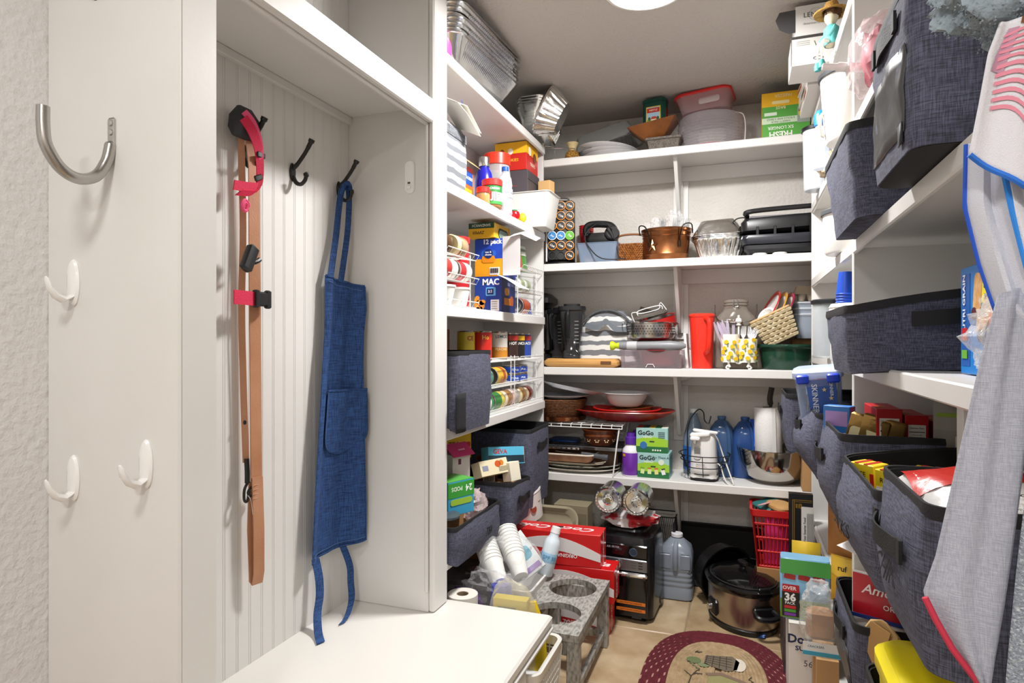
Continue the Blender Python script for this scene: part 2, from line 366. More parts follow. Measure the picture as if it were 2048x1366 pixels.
def fabric_bin(label,w,d,h,loc,rz,flare=.015,sag=0,bulge=.012,handle=.7,window=0,word=None,low=0,tilt=0,ry=0,hw=.5,front_drop=0,ov=.022):
    """soft storage bin, front at -Y"""
    t=T('fabric_bin',label,'bin',loc,rz,'charcoal fabric bins on the pantry shelves',tilt,ry)
    def df(p):
        x,y,z=p; k=z/h; fr=max(0,min(1,.5-y/d)); s=sin(PI*max(0,min(1,k)))
        y2=y-bulge*s*fr*fr*(1-(2*x/w)**2*.7)
        x2=x+bulge*.5*s*(1 if x>0 else -1)*(1-abs(2*y/d)**2)*.6 if abs(x)>w*.3 else x
        wr=.0025*sin(x*61+z*37+loc[1]*9)*s+.002*sin(z*83-x*29)*s
        return (x2+wr*.5,y2+wr,z-sag*k*fr*fr-low*k*(.5+x/w)*fr-front_drop*max(0,min(1,(-y-d/2+ov)/ov))*(1-k))
    def V(w0,w1,a,b,up,n=5,m=7):
        rg=[]
        for i in range(m+1):
            k=i/m; rg.append(rr(w0+(w1-w0)*k,(d-(w-w0))+(w1-w0)*k*.7,.028,a+(b-a)*k,n))
        return rg
    w1=w+2*flare
    def dens(r):   # more points along straight sides so that the cloth can sag
        o=[]
        for i in range(len(r)):
            p,q=r[i],r[(i+1)%len(r)]; o.append(p)
            if abs(p[0]-q[0])+abs(p[1]-q[1])>.05:
                for k in range(1,6): o.append(tuple(a+(b-a)*k/6 for a,b in zip(p,q)))
        return o
    out=[[df(p) for p in dens(r)] for r in V(w,w1,0,h,1)]
    inn=[[df(p) for p in dens(r)] for r in V(w-.01,w1-.01,.006,h-.001,1)]
    obj('bin_body',loft(out,1,0),CHAR,t,sub=0)
    obj('lining',loft([out[-1]]+inn[::-1],0,1),LIN,t)
    obj('base_panel',loft([[(x*.985,y*.985,-.001) for x,y,z in out[0]],[(x*.985,y*.985,.001) for x,y,z in out[0]]]),MATTE,t)
    top=out[-1]; rim=obj('rim_trim',join(loft([[(x*1.006,y*1.006,z-.013) for x,y,z in top],[(x*1.012,y*1.012,z-.007) for x,y,z in top],[(x*1.008,y*1.008,z+.003) for x,y,z in top],[(x*.985,y*.985,z+.003) for x,y,z in top],[(x*.98,y*.98,z-.01) for x,y,z in top]],0,0)),TRIM,t)
    if handle:
        hp=[]; 
        for k in range(11):
            x=(-.5+k/10)*w*hw; q=df((x,-d/2-flare*.5*handle,h*handle)); hp.append((q[0],q[1]-.004-.004*sin(PI*k/10),q[2]-.006*sin(PI*k/10)))
        obj('handle',ribbon(hp,(0,0,.0125),.0012),c('0e0e10',.75,0,.4,500),t)
        for sx in (-1,1):
            q=hp[0] if sx<0 else hp[-1]; patch(t,'handle_tab',.016,.028,(q[0],q[1]-.001,q[2]),'F',c('0e0e10',.8),th=.004)
    if window:
        g=sheet(8,6,lambda u,v:(lambda q:(q[0],q[1]-.0016,q[2]))(df(((u-.5)*w*.82,-d/2-flare*.35*(.1+.5*v),h*(.12+.5*v)))))
        obj('clear_window',g,clear('5f5f60',.6,.3),t,sol=.0008)
        g=sheet(1,1,lambda u,v:(lambda q:(q[0],q[1]-.003,q[2]))(df((w*.33+(u-.5)*.03,-d/2-flare*.1,h*.06+v*.028))))
        tg_=obj('brand_tag',g,c('1d1f26',.7),t,sol=.0012)
    if word:
        g=tgeo(word,.045 if len(word)<4 else .04,0,.25,'CENTER'); v=[]
        for x,y,z in g[0]:
            q=df((x*.8+w*.1,-d/2-flare*.3,h*.45+y)); v.append((q[0],q[1]-.0065-z,q[2]))
        obj('lettering',(v,g[1]),c('0c0c10',.8),t)
    return t
def wire_rack(label,w,d,tiers,loc,rz,lip=.016,group=None,n=16):
    t=T('wire_can_rack',label,'rack',loc,rz,group)
    for z in tiers:
        g=[tube([(-w/2,-d/2,z),(w/2,-d/2,z)],.0016,5),tube([(-w/2,-d/2-.012,z+lip),(w/2,-d/2-.012,z+lip)],.0016,5),tube([(-w/2,d/2,z+.03),(w/2,d/2,z+.03)],.0016,5)]
        for k in range(n+1):
            x=-w/2+w*k/n; g.append(tube([(x,d/2,z+.03),(x,-d/2,z),(x,-d/2-.012,z+lip)],.0011,4))
        obj('tier',join(*g),WIREW,t)
    for sx in (-1,1):
        for y in (-d/2+.02,d/2-.01):
            obj('post',tube([(sx*w*.47,y,.001),(sx*w*.47,y,tiers[-1]+.02)],.0022,6),WIREW,t)
    return t
def packet(label,w,h,loc,rz,col,top,text=None,tcol='ffffff',rx=0,d=.012,name='food_packet',group=None,ry=0):
    t=T(name,label,'packet',loc,rz,group,rx,ry)
    g=sheet(6,8,lambda u,v:((u-.5)*w,-d/2*sin(PI*u)*sin(PI*v)**.5,v*h)); g2=sheet(6,8,lambda u,v:((.5-u)*w,d/2*sin(PI*u)*sin(PI*v)**.5,v*h))
    obj('packet_body',join(g,g2),c(col,.3,0,.15,60),t)
    g=sheet(6,3,lambda u,v:((u-.5)*w*.98,-d/2*sin(PI*u)*sin(PI*(.6+.38*v))**.5-.0012,(.6+.38*v)*h)); obj('printed_panel',g,c(top,.3),t)
    if text: txt(t,text,w*.24,(0,-d/2-.002,h*.8),'F',c(tcol,.4),bold=.02)
    return t
def nutrition(p,w,h,loc,face,spin=0,rot=None,name='nutrition_label'):
    a=patch(p,name,w,h,loc,face,c('efece0',.5),spin,rot=rot,th=.001); K=c('1a1614',.5)
    M4=fm(face,loc,spin,rot)
    def at(x,y): return tuple(M4@Vector((x,y,.0011)))
    txt(p,'Nutrition Facts',w*.13,at(0,h*.4),face,K,spin=spin,rot=rot,bold=.02)
    for k,y in enumerate((.28,.1,-.12,-.3)): patch(p,'rule_line',w*.9,h*(.05 if k%2 else .02),at(0,h*y),face,K,spin,rot=rot,th=.0004)
    txt(p,'Calories 100',w*.11,at(0,h*.19),face,K,spin=spin,rot=rot,bold=0)
    return a
# ================================================================ left pantry shelves, from the top down
FP=None
pan_g=vessel(.5,.26,.6,.34,.075,.05,.0012,lip=.008,n=5)
def ribs(w,d,h,n,dx,yy):
    return join(*[tube([(x,-d/2-.001-.0,h*.15),(x,-(d/2+yy)-.001,h*.8)],.0022,4) for x in [(-w/2+w*(k+.5)/n) for k in range(n)]])
for k in range(7):
    lb=['lowest large foil pan of the nested stack on the top left shelf','second large foil pan up in the nested stack','third large foil pan up in the nested stack','fourth large foil pan up in the nested stack','fifth large foil pan up in the nested stack','sixth large foil pan up, one below the top of the nested stack','topmost large foil pan of the nested stack on the top left shelf'][k]
    if FP is None:
        FP=T('foil_pan',lb,'pan',(-1.03,2.14,2.104),90,'large foil pans nested on the top left shelf',0,-4.2); obj('pan_wall',pan_g,FOIL,FP); obj('side_ribs',ribs(.42,.26,.075,34,0,.04),FOIL,FP)
    else: copyt(FP,(-1.03+.004*k,2.14-.006*k,2.104+.0128*k),90+.8*((k*5)%4-1.5),lb,rot=(.4*((k*3)%3-1),-4.2-.15*(k%3),90+.8*((k*5)%4-1.5)))
S('blue_lid','thin blue plastic lid leaning over the top of the nested foil pans','lid',rbox(.42,.3,.009,.03),c('1d5f93',.35),(-1.0,2.12,2.262),90,None,0,-4)
t=T('small_foil_pan','small foil pan lying on the blue lid under the ceiling','pan',(-.98,1.95,2.225),90); obj('pan_wall',vessel(.16,.1,.2,.14,.04,.03,.001,lip=.005),FOIL2,t); 
t=T('pink_tumbler','tall glossy pink tumbler beside the nested foil pans','tumbler',(-.935,1.865,2.081),0); obj('tumbler_body',lathe([(0,0),(.034,0),(.037,.004),(.045,.185),(.043,.185),(.034,.006),(0,.006)]),c('d861b0',.22),t); obj('tumbler_rim',lathe([(.043,.182),(.0465,.183),(.0465,.19),(.043,.191)]),c('e07fc0',.3),t)
# wire cooling rack basket, loaf pans and roaster at the shelf corner
wr=[tube([(x,-.1,0),(x,.1,0),(x,.1,.05)],.0015,4) for x in [-.15+.03*k for k in range(11)]]+[tube([(-.15,y,z),(.15,y,z)],.0015,4) for y,z in ((-.1,0),(-.03,0),(.04,0),(.1,0),(.1,.05),(-.1,.05))]+[tube([(x,-.1,0),(x,-.1,.05)],.0015,4) for x in (-.15,-.05,.05,.15)]
S('wire_basket','shallow chrome wire basket under the foil loaf pans at the shelf corner','basket',join(*wr),CHROME,(-.93,2.98,2.032),20,None)
LP=None
for k in range(5):
    lb='foil loaf pan nested in a leaning stack on the wire basket'
    if LP is None:
        LP=T('foil_loaf_pan','lowest of the five nested foil loaf pans leaning on the wire basket','pan',(-.885,2.78,2.1),90,'foil loaf pans',0,7)
        obj('pan_wall',vessel(.26,.085,.3,.125,.07,.025,.001,lip=.006),FOIL2,LP); obj('side_ribs',ribs(.22,.087,.07,18,0,.02),FOIL2,LP)
    else: copyt(LP,(-.885+.002*k,2.775-.004*k,2.1+.011*k),90+(k%3-1),['','second of the five nested foil loaf pans, above the lowest','middle one of the five nested foil loaf pans','fourth of the five nested foil loaf pans, below the top one','topmost of the five nested foil loaf pans'][k])
def fluted(a,b,a1,b1,h,n=72,amp=.035,t=.001):
    def rg(A,B,z,m): return [((A+m*A*amp*cos(n/3*2*PI*k/n))*math.copysign(abs(cos(2*PI*k/n))**.75,cos(2*PI*k/n)),(B+m*B*amp*cos(n/3*2*PI*k/n))*math.copysign(abs(sin(2*PI*k/n))**.75,sin(2*PI*k/n)),z) for k in range(n)]
    return loft([rg(a,b,0,1),rg(a+(a1-a)*.5,b+(b1-b)*.5,h*.5,1),rg(a1*.98,b1*.98,h*.9,1),rg(a1,b1,h*.93,0),rg(a1*1.07,b1*1.07,h*.95,0),rg(a1*1.07,b1*1.07,h,0),rg(a1*.99,b1*.99,h,0),rg(a*.98,b*.98,t*3,1)])
t=T('foil_roaster','deep fluted foil roasting pan tipped on top of the loaf pans','pan',(-.765,2.735,2.155),100,None,-62,0); obj('pan_wall',fluted(.06,.07,.095,.11,.09),FOIL2,t)
# ---- second shelf (z 1.67)
t=T('cooler_bag','grey and white striped soft cooler bag on the second left shelf','bag',(-.985,1.935,1.671),90)
obj('bag_body',loft([rr(.2*(1+.06*sin(z*3)),.14*(1+.1*sin(PI*z)),.03,z*.2,4) for z in [k/8 for k in range(9)]]),stripes('d9d9d7','6d7076',26,2,.6,.5),t)
obj('bag_band',loft([rr(.21,.15,.03,.175,4),rr(.213,.153,.03,.18,4),rr(.212,.15,.03,.205,4),rr(.2,.14,.03,.208,4)]),weave('55585d','808388',300),t)
obj('bag_top',loft([rr(.205,.145,.03,.205,4),rr(.2,.12,.03,.225,4),rr(.18,.03,.012,.245,4)]),c('8b8d92',.7),t)
t=T('greeting_card','folded white card with blue handwriting on top of the striped cooler bag','card',(-.93,1.945,1.885),90,None,0,0)
g=[(-.06,0,.0),(.075,0,-.06)]
obj('card_leaf',ribbon([(-.07,-.01,.075),(-.02,-.02,.055),(.06,-.035,0)],(0,.045,.02),.0008),c('e9e6de',.6),t); obj('card_leaf',ribbon([(-.07,-.0,.078),(-.03,-.03,.075),(.065,-.04,.012)],(0,.04,.02),.0008),c('ded9cc',.6),t)
txt(t,'love you',.022,(-.005,-.05,.058),'F',c('2a3c7c',.5),spin=-32,shear=.3)
t=carton('cracker_box','narrow orange cracker box behind the striped cooler bag',.1,.07,.155,(-1.02,2.2,1.671),90,c('e2632a',.5)); patch(t,'printed_panel',.08,.05,(0,-.035,.11),'F',c('1f4f9b',.4)); patch(t,'printed_panel',.07,.05,(0,-.035,.045),'F',c('f0a52e',.4)); txt(t,'CRACKERS',.016,(0,-.036,.11),'F',c('ffffff',.4)); obj('open_flap',tf(rbox(.1,.04,.001,.001,n=1),(0,-.05,.165),(.7,0,0)),c('c9a06a',.7),t)
jar('small peanut butter jar with red lid beside the blue bottle',.026,.07,(-.925,2.205,1.671),'e8c890','cf2a22','c9924f',name='peanut_butter_jar')
t=T('steel_bottle','cobalt blue metal water bottle with silver cap on the second left shelf','bottle',(-.96,2.3,1.671)); obj('bottle_body',lathe([(0,0),(.034,0),(.0365,.004),(.0365,.115),(.03,.15),(.019,.17),(.018,.18),(0,.18)]),c('2626b0',.25,.3),t); obj('bottle_cap',lathe([(.0205,.176),(.021,.178),(.021,.21),(.019,.213),(0,.213)]),STEEL,t)
t=jar('large clear plastic candy jar with wide red lid on the second left shelf',.058,.28,(-.985,2.5,1.671),'f4f4f4','d8361f',None,neck=.93,lidh=.045,name='candy_jar'); obj('candy',blob(.045,.045,.13,.2,9,16,10,2),c('b9423c',.5,0,0,0,'d9d4cf',30),t)
t=T('water_bottle','clear disposable water bottle with blue cap in front of the candy jar','bottle',(-.912,2.405,1.671)); obj('bottle_body',lathe([(0,.004),(.027,0),(.03,.006)]+[(.030-.0016*(k%2),.012+.011*k) for k in range(11)]+[(.026,.15),(.013,.172),(.012,.183)]),clear('eef4fa',.22,.05),t); obj('bottle_cap',cyl(.0145,.018,.18),c('1f58b0',.35),t); obj('paper_label',lathe([(.0305,.07),(.031,.07),(.031,.105),(.0305,.105)]),c('f1f1f1',.4),t); txt(t,'SPRING',.013,(0,0,.088),m=c('27407a',.4),wrap=.0315,spin=60)
t=jar('peanut butter jar with green and red label and red lid near the shelf edge',.0385,.112,(-.915,2.27,1.671),'d9b27c','d2302a','c08e4e',name='peanut_butter_jar',neck=.95,lidh=.022)
obj('paper_label',lathe([(.0387,.014),(.0392,.014),(.0392,.084),(.0387,.084)]),c('e9e4d8',.4),t); obj('label_stripe',lathe([(.0392,.06),(.0396,.06),(.0396,.084),(.0392,.084)]),c('2f7d3a',.4),t); obj('label_stripe',lathe([(.0392,.014),(.0396,.014),(.0396,.026),(.0392,.026)]),c('3d9a46',.4),t)
g=sheet(6,1,lambda u,v:(.0397*sin(-1.4+u*1.0),-.0397*cos(-1.4+u*1.0),.028+v*.033)); m4=Matrix.Rotation(R(50),4,'Z'); obj('label_stripe',([tuple(m4@Vector(p)) for p in g[0]],g[1]),c('c8322c',.4),t)
txt(t,'JIF',.034,(0,0,.044),m=c('ffffff',.4),wrap=.0408,spin=42,bold=.04); txt(t,'JIF',.034,(0,0,.044),m=c('1b1b1b',.4),wrap=.04,spin=44,bold=.065); txt(t,'CREAMY',.011,(0,0,.073),m=c('ffffff',.4),wrap=.04,spin=40)
t=T('plastic_bin','milky white plastic bin overhanging the end of the second left shelf','bin',(-.955,2.755,1.671),90); obj('bin_body',vessel(.15,.26,.19,.3,.155,.02,.002,lip=.006),clear('f2f2ef',.72,.35),t)
t=carton('gift_box','dark grey flat box lying across the milky white bin',.17,.16,.1,(-.985,2.755,1.828),90,c('4d474c',.5)); patch(t,'red_line',.06,.003,(-.085,0,.03),'L',c('9c3a3a',.5)); patch(t,'lid_seam',.17,.003,(0,-.08,.06),'F',c('2b272b',.6)); 
t=carton('cookie_box','yellow and red cookie box on top of the dark grey box',.165,.15,.125,(-.985,2.75,1.9285),90,c('c8281f',.4)); 
for f,w_,l in (('L',.15,(-.0825,0,.1)),('F',.165,(0,-.075,.1))): patch(t,'yellow_panel',w_,.05,l,f,c('f0b91e',.4))
patch(t,'yellow_panel',.165,.15,(0,0,.125),'T',c('f0b91e',.4)); disc(t,'cookie_picture',.022,.022,(.03,-.0765,.075),'F',c('7a3b22',.5)); disc(t,'cookie_picture',.018,.02,(-.04,-.0765,.09),'F',c('f3ead8',.5)); disc(t,'dog_face',.012,.014,(-.0835,.0,.085),'L',c('f6efe2',.5)); disc(t,'dog_face',.01,.012,(-.0835,.04,.085),'L',c('8a4a24',.5)); txt(t,'COOKIES',.018,(-.0835,0,.045),'L',c('f0c030',.4)); txt(t,'TREATS',.02,(0,-.0765,.035),'F',c('f6e7c8',.4))
carton('kraft_box','small open kraft paper box beside the dark grey gift box',.05,.06,.07,(-.858,2.8,1.8285),80,c('d5ab72',.7))
t=T('toy_tomato','shiny red toy tomato with green top on the second left shelf edge','toy',(-.905,2.5,1.671)); obj('tomato_body',lathe([(0,0),(.013,.001),(.022,.012),(.023,.022),(.018,.034),(.006,.038),(0,.037)]),c('d3121c',.2),t); obj('tomato_top',lathe([(.0,.037),(.011,.036),(.012,.041),(0,.043)],10),c('2c7a43',.5),t)
S('toy_lemon','yellow toy lemon lying next to the red toy tomato','toy',lathe([(0,0),(.004,.002),(.016,.014),(.018,.024),(.015,.034),(.004,.045),(0,.047)]),c('e8cf2c',.35,0,.2,300),(-.90,2.585,1.671),0)
# ---- third shelf (z 1.275)
wire_rack('white wire can rack at the near end of the third left shelf',.25,.2,(.004,.088,.172),(-1.0,1.955,1.276),90,lip=.018,group='white wire can racks',n=7)
for k,(y,cl,bd,tx) in enumerate(((1.835,'b5342f','f2efe8',None),(1.95,'c2232a','f1efe9','Soup'))):
    can(['red and white soup can lying at the near end of the wire rack','red and white soup can lying beside another on the middle tier'][k],.034,.104,(-.935,y+.104,1.405),'f0ece4',tx,'c2232a',rot=(90,0,0),spin=-70,band=(cl,.5,.93),group='soup cans lying on the wire rack',ts=.28,bz=.3)
jar('brown glass jar lying on the top tier of the near wire rack',.035,.085,(-.945,1.92,1.489),'8a6a4a','8f7a5c','7a5a38',rot=(90,0,0),name='spice_jar')
jar('jar with cream lid lying on the top tier of the near wire rack',.037,.085,(-.94,2.03,1.49),'d8c9a5','e9d9a6','c8a878',rot=(90,0,0),name='spice_jar',lidh=.022)
for k,y in enumerate((1.88,2.0)): 
    t=T('white_tub',['white plastic tub at the near end of the bottom rack tier','white plastic tub under the soup cans beside the macaroni box'][k],'tub',(-.94,y,1.283),0,'white tubs on the rack'); obj('tub_body',lathe([(0,0),(.035,0),(.048,.058),(.046,.058),(.034,.003),(0,.003)]),c('ecebe6',.4),t); obj('tub_lid',lathe([(.047,.056),(.05,.057),(.05,.063),(.03,.064),(0,.063)]),c('f2f2ee',.4),t)
t=T('red_canister','red drink mix canister with red lid behind the wire rack','canister',(-1.005,2.14,1.276)); obj('canister_body',lathe([(0,0),(.046,0),(.047,.003),(.047,.25),(0,.25)]),c('b81f26',.4),t); obj('canister_lid',lathe([(.049,.246),(.05,.248),(.05,.268),(.047,.27),(.03,.268),(0,.268)]),c('cf2526',.35),t); disc(t,'logo_oval',.028,.02,(.02,-.047,.2),'F',c('f4f0e8',.4),rot=(90,0,22)); txt(t,'Creme',.022,(.022,-.0492,.2),m=c('a01820',.4),rot=(90,0,22)); patch(t,'blue_label',.03,.025,(.026,-.046,.155),'F',c('7fb4dc',.4),rot=(90,0,25))
t=carton('macaroni_box','blue and navy macaroni box under the twelve pack carton',.115,.16,.142,(-.958,2.415,1.276),0,c('1f2c62',.45)); F='F'
patch(t,'blue_panel',.115,.142,(0,-.08,.071),F,c('1f3f94',.4)); txt(t,'MAC',.034,(.012,-.081,.12),F,c('ffffff',.4),bold=.03); patch(t,'microwave_icon',.042,.034,(.012,-.081,.083),F,c('6db4e6',.4),r=.004); patch(t,'icon_screen',.028,.024,(.01,-.082,.083),F,c('15306e',.4)); txt(t,'3.5',.015,(.01,-.0831,.083),F,c('ffffff',.4)); 
for k in range(7): disc(t,'macaroni_print',.014,.01,(-.048+.012*(k%3),-.081,.012+.014*(k//2)%.05),F,c('e9962a',.5),spin=40*k)
patch(t,'paper_note',.036,.045,(.03,-.0815,.028),F,c('f4f4f2',.6)); 
for k in range(4): patch(t,'note_line',.024,.0025,(.028,-.083,.042-.009*k),F,c('8a8a88',.6))
patch(t,'side_logo',.05,.03,(.0575,-.02,.085),'R',c('c98a2c',.4),r=.014); patch(t,'yellow_strip',.1,.028,(.0575,0,.045),'R',c('c9791f',.4)); txt(t,'EASY MAC',.018,(.0575,.03,.115),'R',c('9aa6cc',.4)); disc(t,'bowl_print',.02,.02,(.058,.035,.05),'R',c('9c4b24',.5))
t=carton('macaroni_carton','blue and orange twelve pack carton with its white flaps hanging open',.118,.16,.152,(-.962,2.43,1.42),0,c('2042a5',.4))
patch(t,'orange_panel',.118,.07,(0,-.08,.036),F,c('f0a21f',.4)); patch(t,'blue_panel',.118,.08,(0,-.08,.111),F,c('2148b8',.4)); txt(t,'12 pack',.026,(.016,-.081,.139),F,c('ffffff',.4),bold=.03); patch(t,'cup_print',.062,.026,(.0,-.081,.092),F,c('2c63c4',.4),r=.008); patch(t,'cup_print',.056,.028,(.0,-.0815,.07),F,c('e08a1e',.4),r=.01); disc(t,'logo_disc',.019,.019,(.0,-.0825,.092),F,c('16306e',.4)); txt(t,'mac &\ncheese',.0105,(.0,-.0835,.093),F,c('ffffff',.4)); patch(t,'barcode_label',.042,.03,(.026,-.081,.022),F,c('f2f2f0',.5))
for k in range(9): patch(t,'barcode_line',.0018+.001*(k%2),.02,(.01+.004*k,-.0825,.024),F,c('1b1b1b',.5))
obj('side_flap',bx(.06,.135,-.082,-.08,.002,.158),c('c4c2c2',.6),t); obj('lower_flap',ribbon([(.06,-.082,0),(.1,-.09,-.018),(.16,-.1,-.055)],(0,.055,0),.0008),c('ecebe9',.6),t); obj('top_flap',ribbon([(.1,-.08,.16),(.14,-.06,.172),(.2,-.05,.142)],(0,.03,.01),.0008),c('e4e3e1',.6),t)
t=carton('sandwich_bag_box','yellow and green sandwich bag box with torn opening on the macaroni carton',.11,.18,.06,(-.985,2.42,1.574),0,c('e8b62a',.45))
patch(t,'green_panel',.11,.022,(0,-.09,.049),F,c('1f4a35',.4)); patch(t,'yellow_panel',.11,.036,(0,-.09,.019),F,c('eebb23',.4)); txt(t,'SANDWICH',.015,(0,-.091,.05),F,c('dfe6d8',.4),spin=180); txt(t,'ZIPPER',.017,(-.012,-.091,.022),F,c('1d1d1d',.4),spin=180,shear=.2); patch(t,'torn_opening',.11,.042,(.055,.01,.024),'R',c('26302a',.8),r=.02); patch(t,'bag_edges',.095,.034,(.0556,.01,.021),'R',stripes('94a894','6f8670',160,2,.6),r=.016); txt(t,'SANDWICH',.012,(.0562,.075,.03),'R',c('3c3c3c',.4),spin=90)
wire_rack('white wire can rack at the far end of the third left shelf',.28,.2,(.004,.1,.2),(-1.0,2.71,1.276),90,lip=.015,group='white wire can racks',n=12)
for k,(y,a,b) in enumerate(((2.64,'e9e7de','3f8c3a'),(2.70,'8fae5c','c0392e'),(2.77,'e4e8e0','4a8c3c'))):
    packet(['white and green vegetable packet leaning nearest on the top rack tier','green packet with red label leaning in the middle of three','pale green vegetable packet leaning farthest on the top rack tier'][k],.065,.125,(-.955,y,1.482),78,b,a,['GREEN','RED','GREEN'][k],['4a8a4a','ffffff','2f6b3a'][k],rx=-8,group='vegetable packets on the wire rack')
for k,y in enumerate((2.66,2.74)): jar(['pale green glass jar lying nearer on the middle tier of the far rack','pale glass jar lying farther on the middle tier of the far rack'][k],.033,.075,(-.95,y+.02,1.412),'c9d2b4','c9c9c4','b5bd8d',rot=(90,0,0),group='jars lying in the far rack',name='vegetable_jar')
can('dark can with a red and orange label lying on the bottom rack tier',.036,.1,(-.95,2.74,1.319),'b24a2c','Chili','f0d9b0',rot=(90,0,0),band=('262b28',.86,.94),spin=-60)
packet('small navy blue packet leaning at the far end of the bottom rack tier',.05,.06,(-.94,2.81,1.284),85,'22489a','3f6cc0',rx=-10)
# ---- fourth shelf (z .88)
fabric_bin('charcoal fabric bin with a mesh pocket hanging over the fourth left shelf',.31,.27,.245,(-1.0,1.985,.881),90,flare=.004,bulge=.014,handle=0,front_drop=.018)
b=D.objects['fabric_bin']; g=sheet(6,6,lambda u,v:(-.178+.075*u,-.149-.006*sin(PI*u),-.012+.125*v)); obj('mesh_pocket',g,c('15151a',.8,0,.6,600),b,sol=.003)
wire_rack('white wire can rack nearer on the fourth left shelf',.33,.2,(.004,.1,.2),(-1.0,2.34,.881),90,lip=.015,group='white wire can racks',n=18)
wire_rack('white wire can rack farther on the fourth left shelf',.32,.2,(.004,.1,.2),(-1.0,2.69,.881),90,lip=.015,group='white wire can racks',n=18)
carton('tea_box','small brown box standing behind the yellow can on the fourth left shelf',.09,.07,.325,(-1.08,2.12,.881),90,c('8d5c34',.6))
can('yellow can with red lettering behind the charcoal bin',.034,.118,(-1.0,2.215,1.083),'e5cb3e','CE','b3262a',spin=55,ts=.34,bz=.75)
can('red soup can standing on the top tier between yellow can and peach can',.035,.118,(-.955,2.275,1.083),'c92a20','Ho','f2c12e',spin=40,ts=.32,bz=.78)
t=can('peach can with white and orange label on the top tier',.0345,.118,(-.955,2.45,1.083),'e3dfd6','LEMCO','4b5a66',spin=42,ts=.25,bz=.82,band=('d08a2e',.06,.45)); txt(t,'PEACHES',.014,(0,0,.045),m=c('f4e3b4',.4),wrap=.0352,spin=40)
for k,(y,tx,x) in enumerate(((2.58,'HOT','b3242a'),(2.67,'RANCH','1c1c1e'),(2.76,'BLACK','24409a'))):
    can(['dark red bean can nearest of three at the far end of the top tier','black ranch style bean can between two other dark cans','blue and red bean can at the far end of the top rack tier'][k],.0345,.114,(-.955,y,1.083),['3a2622','201d1e','2c4a9c'][k],tx,'f2f2ee',spin=44,ts=.25,bz=.6,band=(['b2322a','e2b02a','b2383a'][k],.72,.9))
can('teal can lying at the near end of the middle rack tier',.033,.1,(-.955,2.31,1.02),'5fa08c',None,rot=(90,0,0))
can('yellow and red can lying with its silver end showing on the middle tier',.036,.108,(-.95,2.335,1.02),'e0b83a','CHILI','b8322a',rot=(-90,0,0),band=('b8502a',.55,.8),spin=120,ts=.22,bz=.4)
for k in range(4):
    can(['blue tuna can at the near bottom of the two stacks','blue tuna can on top of the nearer stack','blue tuna can at the far bottom of the two stacks','blue tuna can on top of the farther stack'][k],.042,.036,(-.955,2.595+.092*(k//2),.983+.0365*(k%2)),'2347a8','TUNA','dfe6f5',spin=44,ts=.16,bz=.5,name='tuna_can',group='blue tuna cans on the middle tier')
can('green can with black rim lying at the near end of the bottom rack tier',.036,.1,(-.945,2.285,.922),'1f8c45',None,rot=(90,0,0),band=('e8e8e0',.3,.5))
can('green and yellow can lying second on the bottom rack tier',.036,.1,(-.945,2.395,.922),'2f7d3f','CORN','c8412c',rot=(90,0,0),band=('dcc84c',.02,.3),spin=-60)
for k,(y,f,l) in enumerate(((2.46,'d2ac74','e4d6b8'),(2.55,'e2dcd4','d9b9b4'),(2.64,'c9a25e','d9c9a0'),(2.73,'a24a3c','c9b090'))):
    jar(['tan jar lying third from the near end of the bottom tier','white labelled jar lying between two tan jars','golden jar lying second from the far end of the bottom tier','red jar lying at the far end of the bottom rack tier'][k],.036,.08,(-.945,y+.04,.922),f,l,f,rot=(90,0,0),group='jars lying on the bottom rack tier',name='sauce_jar')
# ---- lowest left shelf (z .47): three bins and what is in them
fabric_bin('tall empty charcoal bin with black strap handle at the far end',.28,.34,.335,(-1.025,2.69,.446),90,flare=.004,bulge=.01,front_drop=.0,handle=.78,hw=.45)
fabric_bin('charcoal bin full of tea and coffee boxes in the middle of the lowest left shelf',.235,.35,.17,(-1.015,2.385,.446),90,flare=.008,bulge=.012,handle=.62,low=.02,front_drop=.008)
fabric_bin('charcoal bin with the word tea embroidered on its front',.4,.32,.125,(-1.028,2.035,.446),90,flare=.004,bulge=.014,handle=0,word='TEA',sag=.012,front_drop=.014)
B='open tea boxes in the bins'
carton('cardboard_box','plain cardboard box filling the middle charcoal bin',.2,.26,.13,(-1.02,2.385,.453),90,CARD)
t=carton('tea_box','yellow tea box at the back of the middle bin',.13,.07,.1,(-1.1,2.31,.69),60,c('e8bd22',.45)); txt(t,'TEA',.03,(-.02,-.036,.06),'F',c('6b4b1a',.4)); patch(t,'red_label',.03,.022,(.045,-.0352,.055),'F',c('c2282a',.4),r=.006)
t=T('paper_house','small white paper house with pink roof standing in the bins','ornament',(-1.0,2.115,.695),70); obj('house_wall',bx(-.045,.045,-.035,.035,-.24,.055),c('e8e2de',.6),t); obj('house_roof',join(ribbon([(0,-.05,.05),(0,0,.09)],(.055,0,0),.001),ribbon([(0,.05,.05),(0,0,.09)],(.055,0,0),.001)),c('cf2f78',.5),t); patch(t,'window_print',.014,.02,(-.01,-.035,.028),'F',c('6a3a4a',.5)); txt(t,'sweet',.014,(0,-.034,.072),rot=(45,0,0),m=c('f2d0e0',.5))
t=carton('coffee_box','dark brown box with barcode label standing in the middle bin',.075,.06,.1,(-1.0,2.43,.560),35,c('5a2414',.45)); patch(t,'white_label',.05,.035,(0,-.03,.075),'F',c('e9dfd2',.5)); patch(t,'white_label',.05,.03,(0,-.03,.035),'F',c('e9dfd2',.5)); obj('open_flap',tf(rbox(.07,.05,.001,.001,n=1),(0,.05,.11),(-.5,0,0)),c('b04a22',.5),t)
for k in range(8): patch(t,'barcode_line',.0022,.02,(-.018+.005*k,-.031,.035),'F',c('1c1412',.5))
